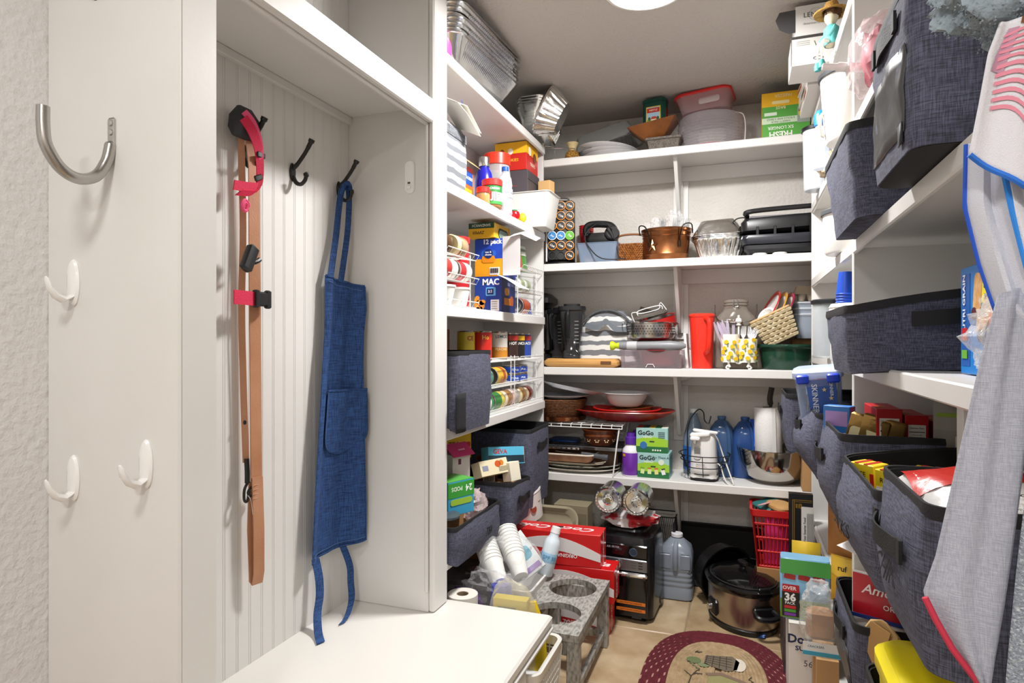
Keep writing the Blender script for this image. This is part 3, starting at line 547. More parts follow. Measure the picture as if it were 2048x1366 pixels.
t=carton('coffee_box','light blue coffee box lying open across the middle bin',.17,.06,.07,(-.93,2.43,.655),52,c('58b3d6',.4),None,-12,4); patch(t,'dark_panel',.17,.03,(0,-.03,.02),'F',c('1d3440',.4)); txt(t,'GEVA',.026,(-.03,-.031,.05),'F',c('c8322c',.4)); obj('open_flap',bx(.085,.087,-.03,.03,0,.07),c('d8d4cc',.6),t); txt(t,'COFFEE',.02,(-.02,.0,.071),'T',c('e8f4fa',.4))
t=carton('cookie_box','cream box with orange fruit print lying in front in the middle bin',.15,.05,.06,(-.93,2.31,.632),66,c('e8dcba',.5),None,-20); disc(t,'fruit_print',.016,.013,(.02,-.025,.04),'F',c('cf5a24',.5)); disc(t,'fruit_print',.012,.011,(.04,-.025,.042),'F',c('d8822c',.5)); patch(t,'barcode_label',.03,.02,(-.05,-.025,.03),'F',c('8d93a8',.5)); 
for k in range(4): patch(t,'text_line',.05,.002,(.045,-.0255,.026-.005*k),'F',c('8d8468',.6))
carton('cookie_box','small cream box leaning beside the light blue coffee box',.06,.045,.075,(-.875,2.39,.60),70,c('efe7d2',.5),None,-10)
carton('cardboard_box','plain cardboard box on the floor of the tea bin',.12,.2,.12,(-1.0,1.99,.453),0,CARD)
t=carton('pod_box','green and blue box of twenty four pods standing in the tea bin',.12,.1,.115,(-.945,1.97,.575),68,c('3f9fc9',.4)); patch(t,'green_panel',.12,.1,(0,0,.115),'T',c('58b04a',.4)); patch(t,'green_panel',.12,.05,(0,-.05,.085),'F',c('3f9c3c',.4)); patch(t,'green_panel',.1,.05,(.06,0,.09),'R',c('3f9c3c',.4)); txt(t,'24',.032,(.035,-.051,.088),'F',c('ffffff',.4),spin=180); txt(t,'PODS',.02,(-.02,-.051,.09),'F',c('f4faf0',.4),spin=180); patch(t,'grass_print',.1,.02,(0,-.051,.045),'F',c('9ac03c',.5),r=.009)
S('crumpled_bag','crumpled clear plastic bag of red and white tea sachets in the tea bin','bag',blob(.055,.075,.12,.35,9,24,16,5),clear('f0dcdc',.4,.08,.7,50),(-.955,2.145,.49),0)
t=T('cup_lid_stack','stack of white lids with a tan centre in the tea bin','lid',(-1.0,2.15,.60),0,None,-30,20); 
for k in range(4): obj('lid',tf(lathe([(0,0),(.05,0),(.052,.003),(.05,.006),(.02,.007),(0,.007)]),(0,0,.008*k)),c('e8e8e6',.4),t)
disc(t,'tan_centre',.022,.022,(0,0,.031),'T',c('b9a888',.5))
S('dark_jar_lid','dark grey round lid lying at the front of the tea bin','lid',lathe([(0,0),(.05,0),(.052,.003),(.052,.009),(.045,.012),(0,.011)]),c('45505a',.35),(-.925,1.875,.585),0,None,0,4)
# ================================================================ back shelves
WICK=c('8a5426',.7,0,.8,120,'5a3216',60,st=(1,1,3)); PALEW=c('cdbf9f',.75,0,.5,90,'b5a27c',30); REDP=c('d62a22',.35)
def basket_weave(w,d,w1,d1,h,rows,cols,r=.02,t=.004,rows_m=None):
    """woven wall: one wavy strand per row, alternating over and under the stakes"""
    gs=[]
    for k in range(rows):
        z=h*(k+.5)/rows; q=k/rows; W=w+(w1-w)*q; Dp=d+(d1-d)*q
        base=rr(W,Dp,r,z,6); pts=[]
        per=[]; n=len(base)
        for i in range(n):
            a,b=Vector(base[i]),Vector(base[(i+1)%n]); L_=(b-a).length; m=max(1,int(L_/(2*(W+Dp)/cols/2)))
            for j in range(m): per.append(a+(b-a)*j/m)
        for i,p in enumerate(per):
            s=1 if (i+k)%2 else -1; v=Vector((p.x,p.y,0)); v.normalize(); pts.append(tuple(p+v*t*.7*s))
        gs.append(tube(pts,[h/rows*.55]*len(pts),5,1))
    return join(*gs)
def plate(r,h=.018): return lathe([(0,.002),(r*.6,0),(r*.63,.003),(r*.98,h-.002),(r,h),(r*.97,h),(r*.62,.006),(0,.005)],40)
def bowl(r,h,rb=.5,t=.003,lip=.008,n=36): return lathe([(0,.002),(r*rb,0),(r*(rb+.18),h*.15),(r*.88,h*.6),(r*.97,h-.002),(r+lip,h-.001),(r+lip,h+.001),(r*.96,h),(r*.86,h*.6),(r*(rb+.14),h*.17),(0,.006)],n)
# ---- top shelf (z 2.03)
Z1=2.031
pl=T('white_plate','lowest white plate of the three under the smoky plastic tray','plate',(-.60,3.06,Z1),0,'white plates on the top back shelf'); obj('plate_body',plate(.15,.022),c('dfdedf',.3),pl)
copyt(pl,(-.61,3.055,Z1+.014),0,'middle white plate of the three under the smoky plastic tray',rot=(0,3,0)); copyt(pl,(-.62,3.05,Z1+.03),0,'top white plate of the three under the smoky plastic tray',rot=(-3,6,0))
t=T('plastic_tray','clear smoky ribbed plastic food tray upside down across the white plates','tray',(-.64,3.06,2.175),0,None,180,-14); obj('tray_body',vessel(.26,.16,.31,.2,.08,.03,.0012,lip=.012),clear('b8b8b6',.22,.05),t); obj('side_ribs',ribs(.24,.162,.08,16,0,.018),clear('c8c8c6',.5,.1),t)
t=T('straw_ornament','small gold netted straw ornament at the corner of the top back shelf','ornament',(-.775,2.955,Z1)); obj('ornament_body',lathe([(0,0),(.028,.0),(.036,.015),(.03,.035),(.018,.045)]),c('b98a34',.7,0,.9,220,'6e4a16',160),t); obj('straw_neck',lathe([(.018,.044),(.02,.06),(.03,.082),(.026,.083),(0,.07)]),c('cdb98a',.8,0,.6,160),t)
t=T('stone_planter','square grey speckled stone planter under the brown bowl','planter',(-.345,3.01,Z1)); obj('planter_body',vessel(.13,.13,.15,.15,.06,.006,.008,lip=.008,n=2),c('7b736b',.85,0,.4,180,'5b544d',140),t)
t=T('square_bowl','brown square flared bowl tipped on the stone planter','bowl',(-.385,2.99,2.098),0,None,6,-9); obj('bowl_body',vessel(.1,.1,.22,.2,.065,.012,.003,n=3,r0=.008),c('8d5426',.4,0,.1,60,'74431d',12),t)
t=T('tea_tin','dark green chocolate tin with a cottage picture standing in the brown bowl','tin',(-.384,2.972,2.124),-8); obj('tin_body',loft([rr(.103,.068,.014,0,1),rr(.105,.07,.014,.002,1),rr(.105,.07,.014,.13,1)]),c('12493c',.3,.2),t); obj('tin_lid',rbox(.108,.073,.018,.012,.13,.002,1),c('12493c',.3,.2),t)
patch(t,'yellow_frame',.066,.106,(0,-.035,.058),'F',c('e8c93a',.4)); patch(t,'sky_print',.058,.098,(0,-.036,.058),'F',c('a9c9dc',.4)); patch(t,'grass_print',.058,.04,(0,-.0368,.031),'F',c('6e8c3c',.4)); patch(t,'red_banner',.058,.02,(0,-.0368,.093),'F',c('c32a26',.4)); txt(t,'NESTLE',.0115,(0,-.0377,.093),'F',c('f2e6c8',.4)); patch(t,'house_print',.024,.016,(.002,-.0376,.045),'F',c('efdcae',.4)); patch(t,'roof_print',.03,.012,(.003,-.0376,.058),'F',c('b8402a',.4),poly=[(-.015,-.006),(.015,-.006),(.009,.006),(-.009,.006)]); patch(t,'side_label',.04,.09,(.0525,0,.058),'R',c('7a2c1e',.4)); disc(t,'tree_print',.006,.008,(-.018,-.0376,.055),'F',c('2f5a30',.4)); disc(t,'tree_print',.006,.008,(.021,-.0376,.055),'F',c('2f5a30',.4))
t=T('cake_carrier','stacked round clear ribbed plastic container with a white side strap','container',(-.147,3.07,Z1)); 
pr=[(0,0),(.128,0),(.132,.003)]
for k in range(9): pr+= [(.134+.001*k,.008+.013*k),(.138+.001*k,.012+.013*k),(.138+.001*k,.016+.013*k),(.134+.001*k,.019+.013*k)]
pr+=[(.143,.145),(.135,.158),(.1,.163),(0,.163)]
obj('container_body',lathe(pr,40),clear('e9e6ea',.2,.1),t); obj('container_base',lathe([(0,.002),(.11,.002),(.115,.02),(0,.02)]),c('c65a78',.4),t); obj('side_strap',ribbon(bez([(.148,-.02,.004),(.153,-.02,.1),(.143,-.02,.155),(.11,-.02,.168)],5),(0,.012,0),.002),c('e5e2df',.4),t)
t=T('food_container','clear rectangular food container with red lid on the round ribbed container','container',(-.162,3.035,2.197),-6,None,0,-4); obj('container_body',vessel(.2,.18,.235,.21,.072,.04,.002,lip=.003,n=5),clear('ecd8da',.16,.06),t); obj('container_lid',loft([rr(.25,.225,.045,.07,5),rr(.254,.229,.045,.073,5),rr(.25,.225,.045,.082,5),rr(.2,.18,.04,.083,5)]),c('cf2424',.35),t); patch(t,'moulded_panel',.09,.03,(.03,-.1,.035),'F',clear('f3e9ea',.4,.1),r=.01,rot=(80,0,0))
t=carton('freezer_bag_box','green and yellow freezer bag box printed upside down on the top shelf',.19,.11,.2,(.168,3.0,Z1),0,c('57a83f',.45)); patch(t,'yellow_panel',.19,.06,(0,-.055,.17),'F',c('f2b91c',.4)); patch(t,'yellow_panel',.11,.2,(-.095,0,.1),'L',c('eab01c',.4)); 
txt(t,'FRESH',.034,(-.02,-.0565,.02),'F',c('f2f7ea',.4),spin=180,bold=.03); txt(t,'5X LONGER',.019,(-.02,-.0565,.048),'F',c('f2f7ea',.4),spin=180); patch(t,'white_band',.15,.026,(-.02,-.0562,.079),'F',c('cfe3c4',.4)); txt(t,'VARIETY PACK\n6 ROLLS AND 5 BAGS',.0115,(-.02,-.0572,.079),'F',c('26402a',.4),spin=180,bold=0); patch(t,'white_label',.05,.014,(-.06,-.0562,.108),'F',c('dfeeda',.4)); txt(t,'BAGS',.016,(-.02,-.057,.133),'F',c('f8eab8',.4),spin=180); patch(t,'pill_label',.07,.014,(-.02,-.057,.156),'F',c('f6e3a0',.4),r=.006); patch(t,'grey_panel',.05,.07,(.07,-.0564,.095),'F',c('9aa59c',.4)); 
for k,(x,z,cl) in enumerate(((.062,.115,'b8321f'),(.08,.12,'d4a52a'),(.072,.1,'5c8a2c'),(.086,.102,'a8281c'),(.06,.098,'d9c23a'))): disc(t,'food_print',.013,.011,(x,-.0575-.0003*k,z),'F',c(cl,.4),spin=30*k)
txt(t,'FREEZER',.018,(-.01,-.057,.185),'F',c('f8eab8',.4),spin=180,bold=0)
# ---- second shelf (z 1.53)
Z2=1.531
t=T('pod_carousel','black coffee pod tower on a round base on the second back shelf','rack',(-.848,3.02,Z2),14); obj('tower_body',rbox(.135,.13,.3,.012,.014),BLACK,t); obj('turntable',cyl(.085,.014,0,.003,36),BLACK,t); obj('side_rail',bx(-.074,-.064,-.069,-.02,.016,.3),c('b8b8ba',.3,1),t); obj('top_handle',tube(bez([(-.04,0,.312),(-.03,0,.335),(.03,0,.335),(.04,0,.312)],5),.004),BLACK,t)
m4=Matrix.Translation((-.848,3.02,Z2))@Matrix.Rotation(R(14),4,'Z'); pods={}
for r_ in range(6):
    for q in range(3):
        x=-.042+.042*q; z=.045+.048*r_
        obj('pod_sleeve',tf(lathe([(.017,0),(.02,0),(.02,.006),(.017,.006)],20),(x,-.065,z),(R(90),0,0)),c('0b0b0c',.3),t)
        if r_==0 and q<2: 
            continue
        kind='blue' if (r_==2 and q<2) else 'green' if (r_==2 or (r_==4 and q==0)) else 'orange'
        P_=m4@Vector((x,-.0718,z))
        if kind not in pods:
            p=T('coffee_pod',{'orange':'coffee pod with an orange ringed black lid in the pod tower','blue':'coffee pod with a blue lid in the pod tower','green':'coffee pod with a green lid in the pod tower'}[kind],'pod',P_,14,kind+' coffee pods in the tower',90)
            ring={'orange':'e08c28','blue':'dfe8f2','green':'8ac63e'}[kind]; mid={'orange':'17120f','blue':'2f7fc0','green':'5aa82c'}[kind]
            obj('pod_cup',lathe([(0,-.02),(.015,-.02),(.0185,0)],20),c('e9e6e0',.5),p); obj('pod_rim',lathe([(.019,0),(.022,0),(.022,.0025),(.019,.003)],24),c(ring,.4),p); obj('pod_lid',lathe([(.0192,.0008),(.0192,.002),(0,.002)],24),c(mid,.4),p); txt(p,{'orange':'Cafe','blue':'Joe','green':'Tea'}[kind],.014,(0,0,.0022),'T',c('f4f0e6',.4),shear=.3,spin=-30); pods[kind]=p
        else: copyt(pods[kind],P_)
cs=None
for k in range(5):
    if cs is None:
        cs=T('plastic_cup','red plastic cup in the small stack behind the coffee pod tower','cup',(-.745,3.12,1.62),0,'red cups behind the pod tower'); obj('cup_body',lathe([(0,0),(.025,0),(.034,.08),(.037,.082),(.037,.085),(.032,.084),(.023,.003),(0,.003)]),c('c2262c',.35),cs)
    else: copyt(cs,(-.745,3.12,1.62+.009*k))
carton('tea_box','plain cardboard box under the red cups behind the pod tower',.08,.08,.086,(-.745,3.12,Z2),0,KRAFT)
t=T('plastic_bin','clear blue tinted plastic bin holding the black hand mixer','bin',(-.655,3.03,Z2)); obj('bin_body',vessel(.17,.15,.195,.175,.098,.012,.002,lip=.003),clear('aebfd6',.34,.12),t)
t=T('hand_mixer','black electric hand mixer with its cord wound round standing in the clear bin','mixer',(-.65,3.03,Z2+.004)); 
obj('mixer_body',loft([[(x*(1-.1*abs(k-2)),y*(1-.1*abs(k-2)),z) for x,y,z in rr(.16,.07,.03,.085+.016*k,5)] for k in range(5)]),BLACK,t)
obj('mixer_handle',tube(bez([(-.07,0,.14),(-.075,0,.175),(-.05,0,.195),(.03,0,.19),(.06,0,.17),(.07,0,.135)],6),[.017]*31,10),BLACK,t); obj('mixer_face',tf(lathe([(0,0),(.036,0),(.036,.012),(.03,.018),(0,.018)],28),(.055,-.02,.14),(R(75),0,R(25))),c('202022',.3),t)
obj('cord',tube(bez([(-.07,-.02,.15),(-.055,-.05,.17),(.0,-.075,.19),(.05,-.07,.17),(.085,-.07,.09),(.1,-.08,.02),(.13,-.1,.008),(.03,-.115,.012),(-.03,-.095,.06),(-.06,-.09,.12),(-.03,-.07,.17),(.03,-.08,.185),(.07,-.08,.15)],6),.0028,6),MATTE,t)
t=T('wicker_basket','small brown wicker basket with a hoop handle on the second back shelf','basket',(-.515,3.07,Z2)); obj('basket_wall',basket_weave(.105,.1,.125,.12,.095,11,44),c('a5672c',.6,0,.4,200,'6e3f18',80),t); obj('basket_floor',rbox(.1,.095,.004,.02),WICK,t); obj('basket_handle',tube(bez([(-.058,0,.085),(-.056,0,.14),(.056,0,.14),(.058,0,.085)],6),.005),c('8a5426',.6,0,.5,200),t)
t=T('copper_tub','oval copper tub with an embossed star and wire handles holding plastic forks','tub',(-.342,3.03,Z2)); CU=c('8a5433',.32,1,.08,40,'a06a45',14)
obj('tub_body',lathe([(0,0),(.095,0),(.098,.004),(.101,.03),(.103,.032),(.101,.036),(.108,.11),(.111,.114),(.108,.118),(.112,.13),(.115,.134),(.112,.138),(.114,.146),(.117,.15),(.113,.152),(.11,.146),(.095,.005),(0,.004)],48,1,.8),CU,t)
sp=[( (.03 if k%2==0 else .0125)*sin(PI*k/5),(.03 if k%2==0 else .0125)*cos(PI*k/5)) for k in range(10)][::-1]
obj('star',tf(loft([[(x,y,0) for x,y in sp],[(x*.2,y*.2,.006) for x,y in sp]],1,1),(-.055,-.0742,.07),(R(88),0,R(-28))),CU,t)
for sx in (1,-1): obj('wire_handle',tube(bez([(.07*sx,-.068,.075),(.07*sx,-.075,.11),(.085*sx,-.085,.155),(.117*sx,-.05,.165),(.12*sx,-.01,.13)],6),.003),c('3a322c',.4,1),t); obj('handle_plate',tf(rbox(.012,.004,.03,.002),(.068*sx,-.071,.06),(0,0,R(30*sx))),c('4a3a30',.4,1),t)
def fork_g(L=.16,w=.022,n=4):
    g=[bx(-.0035,.0035,-.001,.001,0,L*.66,.0005),loft([[(-.0035,-.001,L*.62),(.0035,-.001,L*.62),(.0035,.001,L*.62),(-.0035,.001,L*.62)],[(-w/2,-.001,L*.74),(w/2,-.001,L*.74),(w/2,.001,L*.74),(-w/2,.001,L*.74)]])]
    for k in range(n):
        x=-w/2+w*(k+.5)/n; g.append(loft([[(x-.0022,-.001,L*.73),(x+.0022,-.001,L*.73),(x+.0022,.001,L*.73),(x-.0022,.001,L*.73)],[(x-.001,-.0006,L),(x+.001,-.0006,L),(x+.001,.0006,L),(x-.001,.0006,L)]]))
    return join(*g)
f0=None
for k,(x,y,rx,ry) in enumerate(((-.03,-.02,-6,8),(-.01,-.03,-8,-4),(.03,-.03,-5,6),(.045,-.02,-8,12),(.06,-.01,-4,16))):
    p=(-.342+x,3.03+y,Z2+.055)
    if f0 is None: f0=S('plastic_fork','black plastic fork standing in the copper tub','fork',fork_g(.15),c('1c1c1e',.35),p,0,'black forks in the copper tub',rx,ry)
    else: copyt(f0,p,None,None,(rx,ry,0))
f1=None
for k,(x,y,rx,ry) in enumerate(((.06,.0,-4,12),(.075,.0,-3,18),(.085,.01,-2,22),(-.06,-.01,-4,-12),(-.075,.0,-2,-18))):
    p=(-.342+x,3.03+y,Z2+.045)
    if f1 is None: f1=S('plastic_fork','clear plastic fork standing in the copper tub','fork',fork_g(.15,.026),clear('f4f4f4',.4,.1),p,0,'clear forks in the copper tub',rx,ry)
    else: copyt(f1,p,None,None,(rx,ry,0))
S('plastic_bag','left clear plastic bag of cutlery rising from the copper tub','bag',blob(.035,.03,.13,.4,9,22,16,3),clear('ffffff',.16,.06,.8,50),(-.385,3.03,Z2+.075)); S('plastic_bag','right taller clear plastic bag of cutlery rising from the copper tub','bag',blob(.042,.035,.165,.4,9,22,16,8),clear('ffffff',.16,.06,.8,50),(-.305,3.05,Z2+.075))
lf=None
for k in range(3):
    if lf is None:
        lf=T('foil_pan','lowest fluted foil pan of the stack beside the copper tub','pan',(-.103,3.05,Z2),0,'fluted foil pans beside the copper tub'); obj('pan_wall',fluted(.085,.07,.115,.09,.095,90,.03),FOIL2,lf)
    else: copyt(lf,(-.103,3.05,Z2+.007*k),2*k-1,['','middle fluted foil pan of the stack beside the copper tub','upper fluted foil pan of the stack beside the copper tub'][k])
t=T('foil_pan','crumpled foil pan turned upside down on the fluted foil pans','pan',(-.115,3.05,Z2+.178),4,None,180,-3); obj('pan_wall',vessel(.15,.12,.23,.17,.07,.03,.001,lip=.006),FOIL2,t)
t=T('contact_grill','black contact grill with a bar handle at the right end of the second back shelf','grill',(.165,3.06,Z2),0)
obj('grill_base',rbox(.33,.26,.05,.02,.012),c('1a1b20',.35),t); obj('lower_housing',tf(loft([rr(.34,.27,.03,.05,4),rr(.36,.28,.03,.075,4),rr(.35,.27,.03,.09,4)]),(0,0,0)),c('24262e',.3),t); obj('upper_housing',tf(loft([rr(.29,.25,.03,.1,4),rr(.34,.27,.03,.11,4),rr(.345,.275,.03,.15,4),rr(.32,.26,.03,.165,4)]),(0,0,0),(R(-2),R(-2),0)),BLACK,t); obj('grill_plate',bx(-.14,.16,-.11,.11,.165,.175),c('9b9aa0',.3,1),t)
obj('grill_handle',tube(bez([(-.15,-.05,.15),(-.152,-.1,.175),(-.13,-.135,.192),(.17,-.14,.2)],6),.0105,10),BLACK,t); 
for x in (-.11,-.04,.03,.1): obj('hinge_post',bx(x-.006,x+.006,-.134,-.12,.075,.125),BLACK,t)
for x in (-.1,-.02): obj('foot_pad',tf(cyl(.028,.013,0,.003,20),(x,-.1,0),(0,0,0),(1.1,1,1)),c('d8d6d2',.5),t)
obj('cord',tube(bez([(-.17,-.05,.14),(-.2,-.07,.145),(-.21,-.075,.16),(-.19,-.08,.175),(-.155,-.09,.175)],6),.003),MATTE,t)
# ---- third shelf (z 1.037)
Z3=1.038
t=T('cutting_board','thick bamboo cutting board lying under the blender jugs','board',(-.73,3.03,Z3)); BAM=stripes('c9985a','d8ac70',60,0,.5,.8); obj('board_body',rbox(.36,.22,.04,.014),c('cfa062',.45,0,.05,60,'b98748',30,st=(.2,1,6)),t); obj('hand_groove',bx(.1,.15,-.112,-.108,.014,.03),c('6a4422',.7),t)
def jug(label,loc,rz,s=1,smoke='3a3a3c'):
    t=T('blender_jug',label,'jug',loc,rz,'smoky blender jugs'); a=.052*s
    obj('jug_body',loft([rr(1.6*a,1.6*a,.012,0,4),rr(1.6*a,1.6*a,.012,.03,4),rr(1.4*a,1.4*a,.02,.04,4),rr(2.2*a,2.2*a,.025,.2*s,4),rr(2.3*a,2.3*a,.025,.232*s,4),rr(2.15*a,2.15*a,.025,.232*s,4),rr(2.0*a,2.0*a,.022,.19*s,4),rr(1.25*a,1.25*a,.018,.05,4)]),clear(smoke,.62,.06),t)
    obj('jug_base',rbox(1.62*a,1.62*a,.012,.012),clear('55555a',.5,.1),t)
    obj('jug_lid',loft([rr(2.25*a,2.25*a,.025,.225*s,4),rr(2.5*a,2.5*a,.03,.232*s,4),rr(2.5*a,2.5*a,.03,.25*s,4),rr(1.5*a,1.5*a,.02,.252*s,4),rr(1.5*a,1.5*a,.02,.262*s,4)]),c('17171a',.4),t)
    obj('jug_handle',tube(bez([(-.3*a,-1.1*a,.225*s),(-.3*a,-1.55*a,.215*s),(-.3*a,-1.5*a,.15*s),(-.3*a,-1.2*a,.1*s)],5),.009,8),c('17171a',.4),t)
    for k in range(7): patch(t,'measure_mark',.02,.0015,(.5*a,-1.02*a-.0012*k*1.2,.075+.017*k),'F',c('b8b8b8',.5),rot=(83,0,0))
    return t
jug('smoky blender jug with handle nearest on the bamboo board',(-.785,2.99,Z3+.041),10); jug('smoky blender jug half hidden at the left end of the bamboo board',(-.853,3.05,Z3+.041),-20,.95)
t=T('coffee_maker','black and chrome coffee maker behind the blender jugs','appliance',(-.975,3.09,Z3)); obj('maker_base',rbox(.13,.18,.06,.02),BLACK,t); obj('maker_column',rbox(.12,.08,.24,.02,.06),c('1d1d20',.25),t); obj('maker_head',rbox(.14,.18,.075,.025,.29),BLACK,t); obj('chrome_carafe',lathe([(0,.062),(.05,.062),(.055,.1),(.04,.17),(.042,.18),(0,.18)]),CHROME,t)
t=T('striped_bag','grey and white striped zip cooler bag behind the blender jugs','bag',(-.625,3.1,Z3)); obj('bag_body',loft([[(x+.006*sin(z*120),y,z) for x,y,z in rr(.29*math.sqrt(max(.04,1-max(0,(z-.1)/.19)**2.2)),.12*(1-.3*z/.27),.03,z,5)] for z in [.27*k/14 for k in range(15)]]),stripes('dcdcda','74777d',21,2,.6,.7),t); obj('zip_piping',tube([(.15*cos(a)-.005,-.062+.01*sin(a),.11+.165*sin(a)) for a in [PI*k/24*.95+.06 for k in range(24)]],.0055),c('55585d',.4),t); obj('bag_strap',ribbon(bez([(-.1,-.07,.2),(-.04,-.078,.19),(.0,-.08,.22),(.04,-.078,.185),(.1,-.07,.18)],5),(0,0,.013),.002),c('6e747c',.7),t)
t=T('plastic_bin','clear acrylic open bin holding a red bowl under the steamer','bin',(-.402,3.03,Z3)); obj('bin_body',vessel(.27,.19,.28,.2,.083,.01,.0025,n=3),clear('d9ccd0',.15,.05),t); obj('front_notch',tube([(-.02,-.1,.004),(-.012,-.1,.018),(.012,-.1,.018),(.02,-.1,.004)],.0015),clear('ffffff',.6),t)
S('mixing_bowl','red plastic mixing bowl inside the clear acrylic bin','bowl',bowl(.1,.078,.62),c('9b1c26',.35),(-.375,3.03,Z3+.004))
t=T('stick_blender','grey immersion blender with a lime green switch lying across the acrylic bin','blender',(-.575,2.945,Z3+.102),0,None,0,90); GR=c('85868a',.4)
obj('blender_shaft',lathe([(0,.03),(.017,.03),(.019,.05),(.02,.12),(.021,.2),(.024,.26),(.017,.31),(.008,.33),(0,.33)],20),GR,t); obj('grip_band',lathe([(.0195,.065),(.021,.066),(.0215,.11),(.0195,.112)],20),c('b9babd',.35),t); obj('switch_knob',lathe([(0,-.012),(.02,-.012),(.022,-.004),(.02,.002),(.012,.012),(.016,.03),(0,.03)],20),c('c5d926',.4),t)
t=T('steamer_pot','perforated stainless steel steamer insert on the acrylic bin','pot',(-.415,3.05,1.165)); obj('pot_wall',lathe([(0,0),(.085,0),(.105,.012),(.11,.025),(.11,.078),(.118,.08),(.118,.084),(.108,.083),(.107,.024),(0,.004)],48),STEEL,t)
hl=[]
for r_ in range(4):
    for k in range(26): 
        a=-PI+PI*k/25+.06*(r_%2); hl.append(tf(loft([ell(.0025,.0025,0,6),ell(.0025,.0025,.0012,6)]),(.1102*cos(a),.1102*sin(a),.03+.012*r_),(R(90),0,a+R(90))))
obj('steam_holes',join(*hl),c('1a1814',.8),t); obj('rim_wire',tube([(.135*cos(a),.135*sin(a),.082) for a in [2*PI*k/36 for k in range(36)]],.0022,5,1),CHROME,t)
t=T('sauce_pan','red saucepan tilted inside the steel steamer','pan',(-.375,3.07,1.215),0,None,10,-12); obj('pan_wall',lathe([(0,0),(.075,0),(.083,.01),(.085,.06),(.087,.062),(.082,.06),(.078,.012),(0,.005)],36),c('b3221f',.3),t); obj('steel_lining',lathe([(.0815,.058),(.076,.012),(0,.007)],36),STEEL,t)
S('foil_plate','crinkled foil disc lying on the red saucepan','foil',fluted(.07,.05,.085,.06,.012,60,.03),FOIL2,(-.41,3.04,1.277),0,None,12,-14)
t=T('wire_trivet','white wire trivet with bent feet lying on top of the pans','trivet',(-.42,3.02,1.292),0,None,10,-14); obj('trivet_wire',join(tube(bez([(-.07,-.03,-.03),(-.075,-.03,.02),(-.055,-.03,.024),(-.03,-.03,.012),(.05,-.03,.012),(.06,-.03,.03),(.07,-.03,.036),(.085,-.03,.0)],5),.002),tube(bez([(-.06,.05,.0),(-.05,.05,.02),(.05,.05,.02),(.06,.05,.0)],5),.002)),WIREW,t)
t=T('box_grater','flat dark steel grater standing behind the steamer','grater',(-.475,3.13,1.22),15,None,-12,20); obj('grater_plate',rbox(.075,.004,.11,.002),c('6b655e',.35,1,.6,260),t)
t=T('lid_holder','white saucepan lid with a red handle behind the steamer','lid',(-.29,3.12,1.05),0,None,-75,8); obj('lid_disc',plate(.085,.012),c('ece9e6',.35),t); obj('lid_handle',tube(bez([(-.03,0,.01),(-.03,0,.035),(.03,0,.035),(.03,0,.01)],5),.006),c('b8201e',.35),t)
t=T('pitcher','bright red plastic pitcher with lid and side handle','pitcher',(-.18,3.02,Z3)); obj('pitcher_body',loft([[(x,y,z) for x,y,z in rr(.09+.02*z/.24,.09+.02*z/.24,.035+.004*z,z,6)] for z in (0,.004,.08,.16,.232)]),c('e8301f',.3),t); obj('pitcher_lid',loft([rr(.113,.113,.04,.232,6),rr(.117,.117,.042,.236,6),rr(.117,.117,.042,.241,6),rr(.1,.1,.036,.249,6)]),c('ea3826',.3),t); obj('pitcher_handle',tube(bez([(.018,-.055,.226),(.034,-.082,.215),(.036,-.085,.16),(.03,-.08,.09),(.018,-.05,.07)],6),[.011]*25,10),c('e8301f',.3),t)
carton('white_folder','thin white cardboard sheet standing left of the red pitcher',.012,.12,.16,(-.245,3.07,Z3),0,c('e9e8e6',.6),None,0,-4,cat='cardboard')
t=T('glass_jar','large clear glass clamp top jar with wire bail handle','jar',(-.035,3.085,Z3)); GL=clear('cfc8bd',.14,.03); obj('jar_body',loft([rr(.17,.17,.04,0,6),rr(.184,.184,.045,.006,6),rr(.184,.184,.045,.2,6),rr(.165,.165,.06,.235,6),rr(.11,.11,.055,.265,6),rr(.1,.1,.05,.285,6),rr(.095,.095,.0475,.285,6),rr(.105,.105,.05,.262,6),rr(.178,.178,.043,.198,6),rr(.178,.178,.043,.01,6)]),GL,t); obj('jar_lid',lathe([(.048,.285),(.054,.287),(.055,.293),(.05,.296),(.055,.3),(.055,.307),(.045,.313),(0,.312)],36),clear('b9b2a6',.4,.05),t); obj('clamp',join(tube([(-.008,-.056,.31),(-.01,-.064,.28),(.01,-.064,.28),(.008,-.056,.31)],.002),tube([(.05*cos(a),.05*sin(a)*1.02,.275) for a in [2*PI*k/24 for k in range(24)]],.002,5,1)),CHROME,t); obj('bail_wire',tube(bez([(-.09,-.03,.29),(-.085,-.06,.235),(-.05,-.105,.21),(.05,-.105,.21),(.085,-.06,.235),(.09,-.03,.29)],6),.002),c('8b8b8b',.3,1),t); obj('bail_grip',tube([(-.03,-.106,.209),(.03,-.106,.209)],.006,8),c('5a4632',.6),t)
t=T('cutlery_caddy','white caddy printed with yellow lemons on a scrolled white stand','caddy',(-.022,2.97,Z3)); LEM=c('f3efe2',.45)
cad=lambda x,w_,n: tf(loft([rr(w_*.82,.06,.028,.03,6),rr(w_,.07,.033,.14+n,6),rr(w_*.94,.064,.03,.14+n,6),rr(w_*.78,.055,.026,.035,6)]),(x,0,0))
obj('caddy_cup',cad(-.0365,.084,.014),LEM,t); obj('caddy_cup',cad(.0365,.084,-.006),LEM,t)
